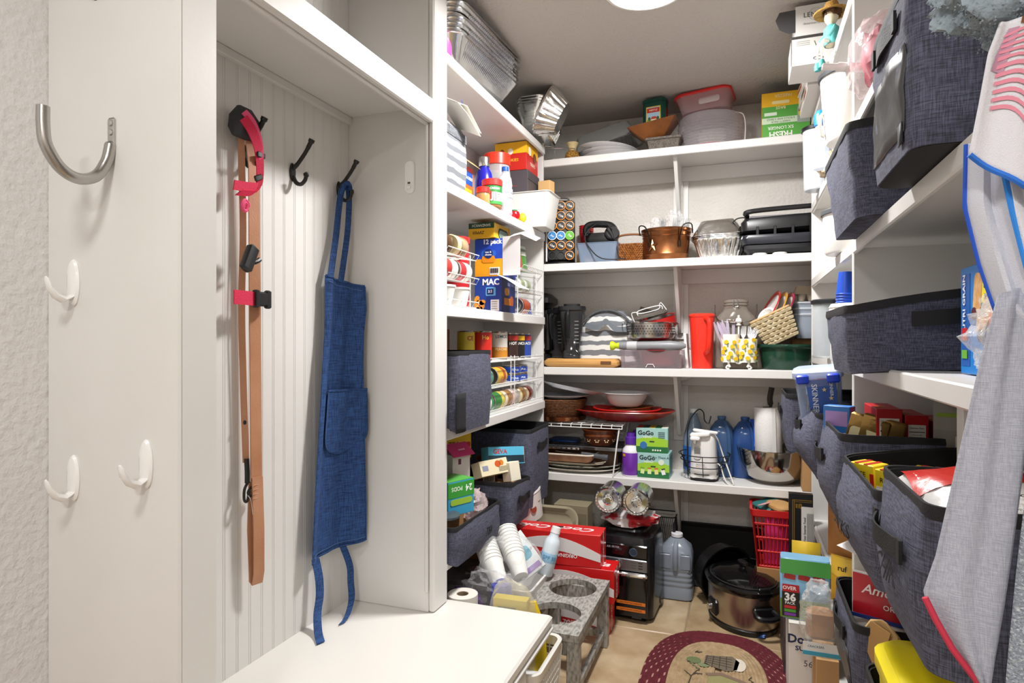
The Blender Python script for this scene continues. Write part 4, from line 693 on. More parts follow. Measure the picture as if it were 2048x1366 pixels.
obj('scroll_stand',join(tube(bez([(-.04,-.02,.0),(-.052,-.02,.006),(-.045,-.02,.016),(-.035,-.02,.01),(-.042,-.02,.03),(-.02,-.02,.034),(0,-.02,.026),(.02,-.02,.034),(.042,-.02,.03),(.035,-.02,.01),(.045,-.02,.016),(.052,-.02,.006),(.04,-.02,.0)],5),.0035),tube(bez([(-.04,.02,.0),(-.042,.02,.03),(0,.02,.03),(.042,.02,.03),(.04,.02,.0)],5),.0035)),c('efece8',.4),t); obj('finial',lathe([(.004,.13),(.004,.19),(.012,.195),(.006,.2),(.014,.21),(.012,.222),(.004,.228),(.006,.235),(0,.24)],16),c('efece8',.4),t)
random.seed(3)
for k in range(22):
    sx=-1 if k<11 else 1; a=(k%11)*.22-1.05; z=.042+(.025*((k*5)%4))+.012*random.random(); rr_=.0375+.0035*(z/.14); x=.036*sx+rr_*sin(a)*.98; y=-rr_*cos(a)*.92
    disc(t,'lemon_print',.0105,.009,(x,y-.0015,z),'F',c('ecc21c',.4),spin=random.random()*180,rot=(90,0,R(0)+a*50))
    disc(t,'leaf_print',.009,.0034,(x+.006,y-.0012,z-.012),'F',c('7d8f62',.4),spin=random.random()*180,rot=(90,0,a*50))
f2=None
for k in range(14):
    sx=-1 if k<8 else 1; p=(-.022+.036*sx+random.uniform(-.02,.02),2.97+random.uniform(-.015,.015),Z3+.05); ro=(random.uniform(-10,4),(-16 if sx<0 else 14)+random.uniform(-14,12),random.uniform(-30,30))
    if k==0: f2=S('plastic_knife','clear plastic knife standing in the left lemon caddy cup','knife',loft([rr(.006,.002,.001,0,1),rr(.007,.002,.001,.08,1),rr(.012,.002,.001,.1,1),rr(.013,.0015,.001,.15,1),rr(.004,.001,.001,.17,1)]),clear('e6dcee',.4,.08),p,0,'clear knives in the lemon caddy')
    elif k<8: copyt(f2,p,None,None,ro)
    elif k==8: f3=S('plastic_fork','white plastic fork standing in the right lemon caddy cup','fork',fork_g(.14,.024),c('e9e9ec',.35),p,0,'white forks in the lemon caddy',ro[0],ro[1])
    else: copyt(f3,p,None,None,ro)
t=T('crock','oval dark green glazed crock with flat rim','crock',(.175,3.05,Z3)); obj('crock_body',lathe([(0,0),(.095,0),(.1,.006),(.112,.09),(.13,.098),(.132,.104),(.13,.11),(.108,.106),(.095,.01),(0,.008)],44,1.0,.85),c('1d4030',.15),t)
t=T('wicker_basket','pale woven wood strip basket tilted on the green crock holding bright plates','basket',(.16,3.03,Z3+.125),0,None,0,-26); obj('basket_wall',basket_weave(.12,.11,.165,.135,.125,7,22,.01,.006),PALEW,t); obj('basket_floor',rbox(.12,.11,.006,.01),PALEW,t); obj('basket_rim',tube(rr(.17,.14,.012,.128,4),.005,6,1),c('cfae7c',.7),t)
for k,(x,y,ry,cl,l) in enumerate(((-.035,-.02,-62,'c9241f','red and white melamine plate leaning leftmost in the pale basket'),(-.01,.01,-56,'e0a62e','yellow rimmed plate leaning in the middle of the pale basket'),(.02,.02,-52,'b4274a','pink and red rimmed plate leaning rightmost in the pale basket'))):
    q=T('melamine_plate',l,'plate',(.12+.028*k,3.05+.004*k,Z3+.262-.004*k),0,'plates in the pale basket'); aim(q,(-.8,-.2,.42)); obj('plate_body',plate(.085,.016),c('ece6e2',.3),q); obj('plate_rim',lathe([(.07,.0135),(.0855,.0165),(.087,.018),(.087,.013),(.07,.009)],40),c(cl,.3),q)
t=T('serving_bowl','white bowl with green leaf pattern leaning in the front of the pale basket','bowl',(.105,3.02,Z3+.225)); aim(t,(-.6,-.6,.5)); obj('bowl_body',bowl(.035,.022),c('e9e6e2',.3),t)
for k in range(4): disc(t,'leaf_print',.009,.005,(.02*cos(k*1.6),.02*sin(k*1.6),.007),'T',c('2c6a34',.4),spin=50*k)
fb=None
for k in range(3):
    if fb is None:
        fb=T('food_tub','lowest clear plastic food tub of the stack behind the green crock','tub',(.262,3.1,Z3+.135),0,'clear food tubs'); obj('tub_body',vessel(.09,.09,.11,.11,.1,.02,.002,lip=.002),clear('cfd8e4',.5,.15),fb); obj('tub_lid',rbox(.118,.118,.01,.022,.1),clear('f0f4fa',.6,.2),fb)
    else: copyt(fb,(.262,3.1,Z3+.135+.026*k),3*k,['','middle clear plastic food tub of the stack behind the green crock','topmost clear plastic food tub of the stack under the egg carton'][k])
carton('cardboard_box','plain brown cardboard box behind the green crock under the food tubs',.12,.1,.135,(.262,3.145,Z3-.001),0,CARD)
t=T('egg_carton','grey brown pulp egg carton on the clear food tubs','carton',(.27,3.1,Z3+.302)); obj('carton_base',join(*[tf(lathe([(0,0),(.012,0),(.021,.03),(.018,.03),(.01,.004),(0,.004)],10),(-.03+.04*k,-.01,0)) for k in range(3)]),c('b3a48e',.9,0,.4,120),t); obj('carton_lid',loft([rr(.125,.075,.01,.03,2),rr(.125,.075,.01,.036,2),rr(.1,.055,.012,.065,2)]),c('b8a993',.9,0,.4,120),t)
# ---- lowest shelf (z .533)
Z4=.534
t=T('wire_shelf_rack','white wire stacking shelf holding plates and bowls','rack',(-.78,3.03,Z4)); g=[]
for y in (-.12,-.06,0,.06,.125): g.append(tube([(-.28,y,.235),(.255,y,.235)],.002,5))
g+= [tube([(-.28,-.125,.222),(.255,-.125,.222)],.002,5),tube([(-.28,.13,.222),(.255,.13,.222)],.002,5)]
for k in range(12): x=-.28+.0485*k; g.append(tube([(x,-.125,.222),(x,-.122,.238),(x,.125,.238),(x,.13,.222)],.0018,5))
obj('wire_deck',join(*g),WIREW,t)
for x in (-.27,.24): obj('leg_frame',tube([(x,-.12,.225),(x-.01,-.13,.15),(x-.028,-.13,0.002),(x-.028,.11,.002),(x-.01,.12,.15),(x,.12,.225)],.0032,6),WIREW,t)
ZR=Z4+.241
t=T('copper_tray','round copper rimmed tray under the brown wicker bowl','tray',(-.86,3.03,ZR)); obj('tray_body',lathe([(0,0),(.12,0),(.13,.004),(.135,.024),(.131,.024),(.125,.006),(0,.004)],40),c('8a5a3c',.3,1),t)
t=T('wicker_bowl','brown coiled wicker bowl under the white plates','bowl',(-.86,3.03,ZR+.006)); obj('bowl_wall',join(*[tube([((.085+.05*(k/13)**.6)*cos(a),(.085+.05*(k/13)**.6)*sin(a),.006+.0075*k) for a in [2*PI*j/40 for j in range(40)]],.0048,6,1) for k in range(13)]),c('7a4a22',.6,0,.9,260,'4a2a12',120),t); obj('bowl_floor',cyl(.085,.006),WICK,t)
t=T('dinner_plate','wide white plate lying on the brown wicker bowl','plate',(-.845,3.03,ZR+.106)); obj('plate_body',plate(.14,.018),c('e6e6e8',.3),t)
t=T('dinner_plate','white oval platter tilted on top of the wide white plate','platter',(-.80,3.04,ZR+.142),0,None,-6,10); obj('plate_body',tf(plate(.17,.02),s=(1,.75,1)),c('dcdce0',.3),t)
def leafdish(a,b,h,wv,n=60,t_=.006):
    f=lambda k,s,z:(a*s*cos(2*PI*k/n),b*s*sin(2*PI*k/n),z+wv*s*s*(cos(4*PI*k/n)*.6+sin(6*PI*k/n)*.3))
    return loft([[f(k,.45,0) for k in range(n)],[f(k,.8,h*.45) for k in range(n)],[f(k,1,h) for k in range(n)],[f(k,.98,h+t_*.7) for k in range(n)],[f(k,.78,h*.45+t_) for k in range(n)],[f(k,.43,t_) for k in range(n)]])
S('serving_tray','large dark red oval wooden tray on the right of the wire shelf','tray',leafdish(.245,.14,.05,.006),c('7e1a17',.3,0,.1,40,'9a2a20',8),(-.545,3.04,ZR+.006)); 
S('serving_dish','bright red wavy edged dish lying in the large dark red tray','dish',leafdish(.165,.105,.038,.01),c('b81712',.25),(-.525,3.03,ZR+.026))
S('wooden_bowl','shallow brown wooden bowl tilted inside the bright red dish','bowl',bowl(.1,.022,.7,.003,.003),c('7a4018',.4,0,.1,60,'95552a',14,st=(1,8,1)),(-.5,3.03,ZR+.05),0,None,0,-5)
S('mixing_bowl','white rimmed mixing bowl on top of the red dishes','bowl',bowl(.105,.065,.55,.003,.014),c('e4e4e6',.3),(-.53,3.04,ZR+.076))
t=T('baking_sheet','grey metal baking sheet spanning under the wire shelf','tray',(-.72,3.08,Z4+.105)); obj('tray_body',vessel(.38,.2,.4,.22,.018,.02,.0015,lip=.005),c('9c9ea3',.35,.8),t)
t=T('tray_stand','low stack of dark serving boards under the baking sheet','board',(-.72,3.1,Z4)); obj('board_body',rbox(.3,.12,.104,.006),c('5a3f2c',.6),t)
t=T('pottery_bowl','brown pottery bowl with cream dotted flowers under the wire shelf','bowl',(-.655,3.03,Z4+.124)); obj('bowl_body',lathe([(0,0),(.05,0),(.06,.006),(.082,.05),(.078,.06),(.09,.078),(.085,.08),(.072,.06),(.05,.012),(0,.008)],32),c('6a3517',.2),t)
for k in range(5):
    a=-PI/2+(k-2)*.62
    for j in range(6): disc(t,'flower_dot',.003,.003,((.0735)*cos(a)+.009*cos(j*1.05)*-sin(a),(.0735)*sin(a)+.009*cos(j*1.05)*cos(a),.032+.009*sin(j*1.05)),'F',c('e8c89a',.4),rot=(68,0,math.degrees(a)+90))
S('container_cover','dark blue plastic lid lying at the back under the wire shelf','lid',rbox(.15,.12,.012,.03),c('1b3f78',.4),(-.85,3.1,Z4+.125))
t=T('flat_grater','flat steel grater lying under the blue lid on the wire shelf','grater',(-.86,2.985,Z4+.105)); obj('grater_plate',rbox(.24,.06,.012,.003),STEEL,t); obj('cut_holes',join(*[tf(cyl(.006,.001,.012,.0003,8),(-.1+.022*k,-.018+.018*j,0)) for k in range(10) for j in range(3)]),c('26241f',.6),t); obj('side_slot',join(*[bx(-.1+.025*k,-.088+.025*k,-.031,-.029,.003,.009) for k in range(9)]),c('26241f',.6),t)
t=T('baking_knife','steel spreader with a grey handle lying in front of the flat grater','knife',(-.78,2.96,Z4+.088),-4,None,0,4); obj('knife_blade',rbox(.16,.024,.003,.003),STEEL,t); obj('knife_handle',tf(lathe([(0,0),(.009,0),(.011,.02),(.011,.1),(.013,.105),(.013,.13),(0,.13)],14),(.05,0,.004),(0,R(90),0)),c('55575c',.4),t)
t=T('baking_dish','long brown and cream baking dish stacked on the cream platter','dish',(-.82,3.0,Z4+.05)); obj('dish_body',vessel(.27,.13,.3,.15,.036,.03,.004,lip=.004),c('7a4f35',.3,0,0,0,'a0765a',20),t); obj('dish_rim',tube(rr(.306,.157,.034,.036,5),.004,6,1),c('e3d6c4',.4),t)
S('oval_platter','cream rectangular platter above the patterned oval platters','platter',vessel(.28,.15,.36,.2,.014,.04,.004,n=5),c('d9cdb8',.35),(-.8,3.01,Z4+.036))
S('oval_platter','oval platter with a green speckled pattern above the plain oval platter','platter',lathe([(0,.002),(.15,0),(.21,.018),(.207,.019),(.15,.005),(0,.005)],48,1,.62),c('c9c6b8',.3,0,0,0,'6d7464',40,ct=(.45,.6)),(-.765,3.03,Z4+.018))
S('oval_platter','large plain cream oval platter lying lowest on the shelf','platter',lathe([(0,.002),(.15,0),(.215,.017),(.218,.02),(.212,.02),(.15,.006),(0,.006)],48,1,.58),c('e6e0d2',.3),(-.775,3.03,Z4))
for q,(x,y,l) in enumerate(((-.497,2.975,'purple cleaner bottle with white shoulders in front of the wire shelf leg'),(-.482,3.06,'purple topped spray bottle behind the white shouldered bottle'))):
    t=T('cleaner_bottle',l,'bottle',(x,y,Z4),0,'purple cleaner bottles'); obj('bottle_body',lathe([(0,0),(.037,0),(.04,.004),(.04,.11),(.036,.125),(.022,.142),(.019,.15),(0,.15)]),c('ece9ee',.3),t); obj('bottle_label',lathe([(.0402,.006),(.0407,.007),(.0407,.108),(.0402,.109)]),c('6f2fa0',.35),t); obj('bottle_cap',lathe([(.021,.145),(.026,.147),(.026,.178),(.02,.182),(.02,.2),(0,.201)]),c('5a2c9c',.35),t); patch(t,'yellow_label',.014,.012,(-.026,-.032,.098),'F',c('e6a52a',.4),rot=(90,0,-38))
for q,(x,y,z,l) in enumerate(((-.39,3.01,Z4,'lower green fruit pouch box reading GoGo beside the purple bottle'),(-.4,3.015,Z4+.1135,'upper green fruit pouch box reading GoGo stacked on another'))):
    t=carton('pouch_box',l.replace('GoGo','gogo'),.143,.12,.113,(x,y,z),(-1,2)[q],c('9fc9c4',.45),'green fruit pouch boxes'); K=c('1f2a2a',.4)
    patch(t,'lime_panel',.143,.06,(0,-.06,.031),'F',c('9ccb32',.4)); patch(t,'green_band',.143,.028,(0,-.0605,.0145),'F',c('1f6b3a',.4)); patch(t,'hill_print',0,0,(0,-.0602,.061),'F',c('9ccb32',.4),poly=[(-.07,0)]+[(-.07+.14*k/10,.012*sin(PI*k/10)) for k in range(1,10)]+[(.07,0)])
    txt(t,'GoGo',.028,(-.028,-.061,.09),'F',K,bold=.03); txt(t,'squeeZ',.014,(-.02,-.0612,.073),'F',c('f2f4e8',.4)); patch(t,'tear_slot',.022,.005,(0,-.0613,.052),'F',K); patch(t,'side_print',.1,.09,(.0715,0,.056),'R',[c('5f8a86',.5),c('b6c2ba',.5)][q])
    if q==1: 
        disc(t,'globe_print',.016,.017,(-.038,-.062,.034),'F',c('2f6fae',.4)); 
        for k in range(4): disc(t,'icon_dot',.004,.004,(.005+.011*k,-.0618,.013),'F',c('f2f4e8',.4),n=10)
        for k in range(4): patch(t,'text_line',.03,.003,(.043,-.0612,.095-.008*k),'F',c('4a6a6a',.4))
        for k,cl in enumerate(('c43a2c','2f4a44','d9b22c','1f6b3a','e9e6dc')): patch(t,'lid_print',.026,.1,(-.056+.028*k,0,.1132),'T',c(cl,.4))
    else:
        txt(t,'Try Them All',.015,(.035,-.0612,.094),'F',K,bold=0,shear=.2); disc(t,'white_seal',.013,.013,(.036,-.0614,.073),'F',c('dfe9d4',.4))
        for k,cl in enumerate(('cfe09a','d9e2a0','e0d58a','e9eae6')): patch(t,'pouch_print',.017,.026,(-.048+.031*k,-.062,.03),'F',c(cl,.4),spin=-10+9*k); patch(t,'pouch_top',.017,.005,(-.048+.031*k,-.063,.043),'F',c(('6aa32c','c9742a','d2552c','3a3a3a')[k],.4),spin=-10+9*k)
t=T('wire_basket','black wire fruit basket with a tall banana hook around the can opener','basket',(-.17,3.02,Z4)); Wb=c('161616',.4)
g=[tube([((a_)*cos(q),(a_)*sin(q),z) for q in [2*PI*k/30 for k in range(30)]],.0022,5,1) for a_,z in ((.06,.005),(.075,.03),(.092,.06),(.105,.09),(.113,.115))]+[tube(bez([(.06*cos(q),.06*sin(q),.004),(.08*cos(q),.08*sin(q),.04),(.113*cos(q),.113*sin(q),.115)],4),.002,5) for q in [2*PI*k/7+.2 for k in range(7)]]+[tube(bez([(-.06*cos(q),-.06*sin(q),.004),(.06*cos(q),.06*sin(q),.004)],2),.002,5) for q in (0,1,2)]
obj('basket_wire',join(*g),Wb,t); obj('banana_hook',tube(bez([(-.075,.03,.005),(-.078,.03,.15),(-.07,.025,.25),(-.03,.02,.31),(-.005,.015,.3),(.0,.01,.265),(.018,.01,.25),(.028,.01,.285)],6),.003,6),Wb,t)
t=T('can_opener','white electric can opener standing in the black wire basket','can opener',(-.17,3.0,Z4+.008),-6); obj('opener_body',loft([rr(.118,.1,.03,0,5),rr(.12,.1,.03,.006,5),rr(.104,.085,.028,.17,5),rr(.1,.08,.026,.19,5),rr(.09,.07,.026,.2,5)]),c('e6e4e2',.35),t); obj('opener_base',rbox(.122,.105,.012,.03,-.004),BLACK,t); obj('cutting_head',join(tf(rbox(.09,.05,.022,.015),(-.01,-.035,.188),(0,R(-6),0)),tf(rbox(.045,.03,.02,.01),(-.03,-.055,.172))),c('efedea',.3),t); obj('opener_lever',tf(rbox(.11,.026,.012,.008),(.01,-.03,.208),(0,R(5),0)),c('f2f0ee',.3),t); obj('steel_wheel',tf(cyl(.008,.012),(-.03,-.06,.168),(R(90),0,0)),STEEL,t)
patch(t,'recess',.032,.06,(-.022,-.0467,.118),'F',c('c9c7c4',.4),r=.014,rot=(85,0,0)); patch(t,'recess_mirror',.026,.026,(-.022,-.0467,.128),'F',c('8b8b8a',.2,.8),rot=(85,0,0),th=.002); txt(t,'PROCTOR',.008,(-.008,-.051,.066),c('F') if 0 else 'F',c('7d7f88',.4),rot=(86,0,0)); txt(t,'Power Opener',.008,(-.004,-.0518,.056),'F',c('b86a6a',.4),rot=(86,0,0),bold=0,shear=.3)
obj('cord',tube(bez([(.055,.0,.07),(.075,-.02,.06),(.09,-.035,.02),(.11,-.06,-.005),(.135,-.075,-.004),(.12,-.05,.03),(.085,-.0,.1),(.06,.01,.17),(.045,.0,.2)],6),.003,6),c('d9d6cf',.4),t)
t=T('detergent_bottle','pale blue detergent bottle with white cap behind the can opener','bottle',(-.225,3.13,Z4)); obj('bottle_body',lathe([(0,0),(.044,0),(.048,.006),(.048,.17),(.03,.24),(.016,.28),(.016,.29),(0,.29)]),clear('8aa0b8',.75,.15),t); obj('bottle_cap',cyl(.018,.022,.286),c('e9e9e9',.4),t); obj('bottle_label',lathe([(.0485,.02),(.049,.021),(.049,.13),(.0485,.131)]),c('2b62b0',.4),t); disc(t,'purple_logo',.014,.014,(-.005,-.05,.05),'F',c('5a3cc0',.4))
for q,(x,l,cl) in enumerate(((-.098,'dark blue washer fluid jug left of the one with a blue sleeve','4a6a98'),(.005,'dark blue washer fluid jug with a bright blue label strip','355a9a'))):
    t=T('fluid_jug',l,'jug',(x,3.13,Z4),0,'blue washer fluid jugs'); obj('jug_body',loft([rr(.098,.1,.03,0,5),rr(.106,.108,.03,.006,5),rr(.108,.11,.03,.19,5),rr(.1,.1,.035,.222,5),rr(.06,.06,.025,.25,5),rr(.036,.036,.0175,.258,5),rr(.036,.036,.0175,.268,5)]),clear(cl,.74,.15),t); obj('jug_cap',cyl(.02,.012,.264),c(cl,.4),t); obj('jug_handle',tube(bez([(.012,-.03,.25),(.03,-.052,.21),(.036,-.057,.12),(.03,-.054,.06)],5),.009,8),clear(cl,.74,.15),t)
    if q: obj('label_strip',ribbon(bez([(.03,-.03,.27),(.048,-.058,.22),(.042,-.061,.12),(.036,-.058,.07)],5),(.012,.004,0),.001),c('1d55c4',.4),t); txt(t,'Blue',.02,(.045,-.0645,.17),'F',c('f0f4fa',.4),spin=80)
t=T('mixing_bowl','large polished steel mixing bowl holding the paper towel roll','bowl',(.125,3.06,Z4)); obj('bowl_body',lathe([(0,.002),(.075,0),(.115,.03),(.142,.09),(.15,.15),(.158,.152),(.158,.155),(.148,.153),(.138,.09),(.11,.033),(.07,.005),(0,.005)],48),c('b5b0aa',.12,1),t)
t=T('paper_towel','white paper towel roll standing upright in the steel mixing bowl','paper towel',(.105,3.06,Z4+.075),0,None,0,-1.5); obj('towel_roll',lathe([(.02,0),(.056,0),(.057,.002),(.057,.255),(.056,.257),(.02,.257)],36),c('e6e4e2',.8,0,.3,160),t); obj('loose_edge',ribbon([(.023,-.0535,.001),(.023,-.0535,.256)],(.008,.0012,0),.0008),c('dddbd9',.8),t)
S('knife_handle','dark curved wooden spoon handle standing in the paper towel roll','spoon',tube(bez([(0,0,0),(0,0,.2),(.008,0,.26),(.004,0,.3),(.012,0,.35)],5),[.007]*12+[.012]*9,8),c('2b221c',.5),(.105,3.06,Z4+.07))
t=T('steel_pot','small stainless pot with a black lid in the steel mixing bowl','pot',(.205,3.03,Z4+.075)); obj('pot_body',cyl(.035,.075),STEEL,t); obj('pot_lid',lathe([(.036,.075),(.038,.078),(.034,.085),(0,.088)]),BLACK,t); obj('pot_handle',tube(bez([(-.03,-.02,.06),(-.045,-.03,.045),(-.05,-.03,.015)],5),.004),BLACK,t)
carton('cardboard_box','tall brown cardboard box at the right end of the lowest back shelf',.045,.12,.25,(.252,2.96,Z4-.03+.03),0,KRAFT)
# ================================================================ right shelving
# ---- top shelf of the far bay (z 2.07)
ZT=2.072
t=carton('gift_box','lower white gift box with a wine glass drawing on the top right shelf',.16,.16,.095,(.228,2.37,ZT),0,c('d8d4d0',.5)); 
obj('glass_drawing',join(tube([(-.012,-.081,.075),(-.002,-.081,.045),(.0,-.081,.03)],.0008,4),tube([(.016,-.081,.078),(.006,-.081,.047),(.0,-.081,.03)],.0008,4),tube([(.015*cos(k*.4),-.081,.018+.005*sin(k*.4)) for k in range(17)],.0008,4)),c('5a5856',.5),t)
for k in range(3): patch(t,'text_line',.04,.0022,(-.045,-.08,.078-.006*k),'F',c('a9a5a2',.5))
obj('dark_edge',bx(-.0815,-.0795,-.081,-.079,0,.095),c('3c3a3a',.5),t); obj('lid_edge',bx(-.08,.08,-.0812,-.0798,.088,.096),c('44413f',.5),t)
t=carton('gift_box','upper white gift box lettered with a grey flap hanging open at its left',.2,.16,.1,(.26,2.37,ZT+.0965),0,c('e2dfdc',.5)); txt(t,'LENOX',.022,(-.04,-.081,.066),'F',c('55524f',.5),bold=0); txt(t,'American by Design',.0105,(-.035,-.081,.038),'F',c('8a8784',.5),bold=0,shear=.3); obj('oval_ring',tube([(-.04+.02*cos(k*.3),-.0808,.066+.02*sin(k*.3)) for k in range(22)],.0004,4),c('9a9794',.5),t)
obj('grey_flap',prism([(0,0),(-.05,-.005),(-.062,-.03),(-.05,-.062),(-.02,-.078),(0,-.075)],.002),c('4a494b',.55),t,(-.1,-.078,.09),(R(90),0,R(8)))
for k in range(3):
    carton('photo_book',['lowest flat white boxed book behind the gift boxes on the top right shelf','middle flat white boxed book behind the gift boxes','uppermost flat white boxed book behind the gift boxes'][k],.36-.02*k,.26,.03+.012*(k%2),(.345,2.655,ZT+(0,.031,.074)[k]),-90+2*k,c(('e3dfdb','cfc8c2','e6e3df')[k],.5),'flat white boxed books',cat='book')
    b=[o for o in D.objects if o.name.startswith('photo_book')][-1]
    patch(b,'cover_print',.1,.018,(.05-.08*k,-.13,.015),'F',c(('8a4a3a','5a5654','a8623e')[k],.5))
t=T('scarecrow_doll','small scarecrow doll in a straw hat sitting on the top right shelf edge','doll',(.252,2.16,ZT-.003),-70)
obj('doll_body',loft([ell(.02,.016,0,16),ell(.026,.02,.02,16),ell(.022,.018,.05,16),ell(.01,.009,.062,16),ell(.012,.012,.066,16),ell(.021,.02,.08,16),ell(.02,.019,.098,16),ell(.008,.008,.108,16)]),c('d9cdb2',.8),t); obj('teal_coat',loft([ell(.023,.019,.0,16),ell(.029,.023,.02,16),ell(.025,.021,.05,16),ell(.012,.011,.062,16)],0,0),c('5fb7b4',.7),t); obj('straw_hat',lathe([(0,.132),(.018,.13),(.024,.112),(.026,.104),(.05,.096),(.051,.1),(.027,.108)],28),c('c99a4e',.8,0,.8,200,'a87a34',120),t); obj('yarn_hair',blob(.026,.024,.03,.5,9,18,10,4),c('5a3c22',.9),t,(0,.004,.084))
for sx in (-1,1):
    obj('doll_leg',tube(bez([(.012*sx,-.012,.008),(.013*sx,-.034,.004),(.013*sx,-.036,-.05)],5),[.006]*8+[.0025]*3,8),c('e9e3d6',.7),t); obj('doll_boot',lathe([(0,-.075),(.009,-.074),(.01,-.06),(.007,-.05),(0,-.05)],12),c('3f9c98',.6),t,(.013*sx,-.036,0))
    obj('doll_arm',tube(bez([(.02*sx,0,.05),(.034*sx,-.01,.035),(.03*sx,-.024,.015)],5),.006,8),c('6cc0bd',.7),t)
# ---- shelf z 1.72, far bay
def canister(label,r0,r1,h,loc,body,lid,handle=0):
    t=T('canister',label,'canister',loc,0,'lidded canisters on the right shelves'); obj('canister_body',lathe([(0,0),(r0-.004,0),(r0,.006),(r1,h-.012),(r1-.004,h-.012),(r0-.005,.008),(0,.006)],36),body,t); obj('canister_lid',lathe([(r1-.002,h-.016),(r1+.005,h-.014),(r1+.006,h-.004),(r1,h),(0,h)],36),c(lid,.3),t)
    if handle: obj('body_handle',tube(bez([(-r0-.002,-.01,.02),(-r0-.012,-.01,.03),(-r0-.014,-.01,.07),(-r0-.006,-.01,.085)],4),.005),c('ece9e2',.4),t)
    return t
canister('tall white canister with grey lid and side handle on the far right bay',.075,.088,.195,(.292,2.0,1.721),c('eeebe6',.35),'3a3c40',1)
canister('tall clear canister with glossy black lid at the far end of the right bay',.046,.05,.235,(.256,2.6,1.721),clear('dfe4ea',.6,.2),'17181a')
t=T('spray_bottle','slim clear bottle with a bright blue cap behind the tall white canister','bottle',(.235,2.28,1.721)); obj('bottle_body',lathe([(0,0),(.022,0),(.025,.01),(.025,.12),(.012,.145),(0,.146)]),clear('dfe7f2',.5,.1),t); obj('bottle_cap',lathe([(.013,.14),(.02,.142),(.021,.175),(.012,.19),(0,.19)]),c('2277d6',.35),t)
S('nut_bag','small clear bag of nuts lying at the shelf edge below the white canister','bag',blob(.035,.05,.075,.35,9,20,12,11),c('cfc0a4',.45,0,.6,60,'8d7656',50),(.268,2.38,1.721))
# ---- shelf z 1.415, far bay
canister('white canister with thin grey lid half hidden by the middle upright',.08,.086,.13,(.305,2.08,1.416),c('eeebe6',.35),'55585c')
# ---- shelf z 1.105, far bay
t=T('storage_tin','white ribbed tin carrying a stack of blue cups','tin',(.298,2.0,1.106)); obj('tin_body',lathe([(0,0),(.066,0),(.068,.004),(.068,.13),(0,.131)],36),c('e9e6e0',.35),t); obj('tin_lid',lathe([(.069,.126)]+[(.0695+.0025*(k%2),.13+.004*k) for k in range(7)]+[(.066,.16),(0,.16)],36),c('f1efea',.4),t)
cb=None
for k in range(4):
    if cb is None:
        cb=T('plastic_cup','royal blue plastic cup in the upside down stack on the white tin','cup',(.268,1.985,1.268),0,'blue cups stacked on the white tin'); obj('cup_body',lathe([(.025,0),(.027,.002),(.025,.004),(.0185,.064),(0,.066),(0,.062),(.017,.061),(.0235,.003)],28),c('1f4fc0',.35),cb)
    else: copyt(cb,(.268,1.985,1.268+.0075*k))
S('plastic_cup','light blue plastic cup beside the stack of royal blue cups','cup',lathe([(.022,0),(.024,.002),(.017,.055),(0,.056),(0,.052),(.015,.05),(.02,.003)],24),c('2f8fd8',.35),(.312,1.955,1.268))
t=canister('square edged glass canister with flat black lid left of the blue cups',.05,.05,.19,(.26,2.28,1.106),clear('e3e8ea',.25,.05),'222326')
# ---- near bay, top shelf (z 1.72)
S('snack_bag','clear plastic bag with a dark pink bundle on the upper right shelf','bag',blob(.062,.11,.16,.14,8,30,20,6),clear('f6eef0',.16,.06,.4,40),(.29,1.62,1.721)); S('pink_cloth','dark pink folded cloth inside the clear plastic bag','cloth',blob(.045,.06,.13,.3,8,20,12,7),c('b3304c',.6),(.295,1.59,1.724))
t=T('baster','white plastic baster poking out over the upper right shelf edge','baster',(.285,1.68,1.80),0,None,0,-80); obj('baster_tube',lathe([(0,0),(.008,0),(.01,.02),(.011,.05),(.02,.052),(.02,.056),(.011,.058),(.011,.075),(.008,.08),(.008,.11),(0,.112)],18),c('f2f0ee',.35),t)
# ---- near bay, shelf z 1.415: two bins
fabric_bin('big charcoal bin nearest on the upper right shelf with a clear window and strap handle',.257,.33,.235,(.372,1.088,1.417),-90,flare=.004,bulge=.006,handle=.82,window=1,hw=.5)
fabric_bin('charcoal bin behind the windowed one sagging over the upper right shelf edge',.33,.33,.19,(.378,1.6,1.417),-90,flare=.028,bulge=.004,handle=0,sag=.012,front_drop=.006,ov=.06,low=-.0)
# ---- near bay, shelf z 1.105: slumped wide bin, bar box
fabric_bin('slumped charcoal bin leaning out beside the blue snack bar box',.29,.34,.155,(.368,1.525,1.107),-90,flare=.02,bulge=.006,handle=0,sag=.035,front_drop=.012,ov=.06)
b=[o for o in D.objects if o.name.startswith('fabric_bin') and o.type=='EMPTY'][-1]
obj('handle',ribbon(bez([(.163,-.075,.095),(.172,-.05,.096),(.178,-.01,.099),(.172,.03,.104),(.166,.04,.105)],4),(0,.0,.014),.0012),c('0e0e10',.75),b)
t=carton('snack_bar_box','bright blue snack bar box with a yellow number label on the middle right shelf',.17,.1,.175,(.393,1.175,1.107),-90,c('1f7fd0',.4)); 
patch(t,'dark_panel',.04,.15,(-.058,-.05,.088),'F',c('2a5fae',.4)); txt(t,'NUTRI GRAIN',.017,(-.062,-.052,.11),'F',c('f0f2f6',.4),spin=90,bold=.02); patch(t,'red_label',.026,.02,(-.06,-.0515,.065),'F',c('c8282c',.4)); patch(t,'green_label',.026,.014,(-.06,-.0515,.032),'F',c('6fb23c',.4)); patch(t,'yellow_label',.06,.055,(.045,-.0505,.14),'F',c('f3e32a',.4)); txt(t,'36',.034,(.045,-.052,.145),'F',c('1a1a1a',.4),bold=.03); txt(t,'BARS',.012,(.045,-.052,.121),'F',c('1a1a1a',.4))
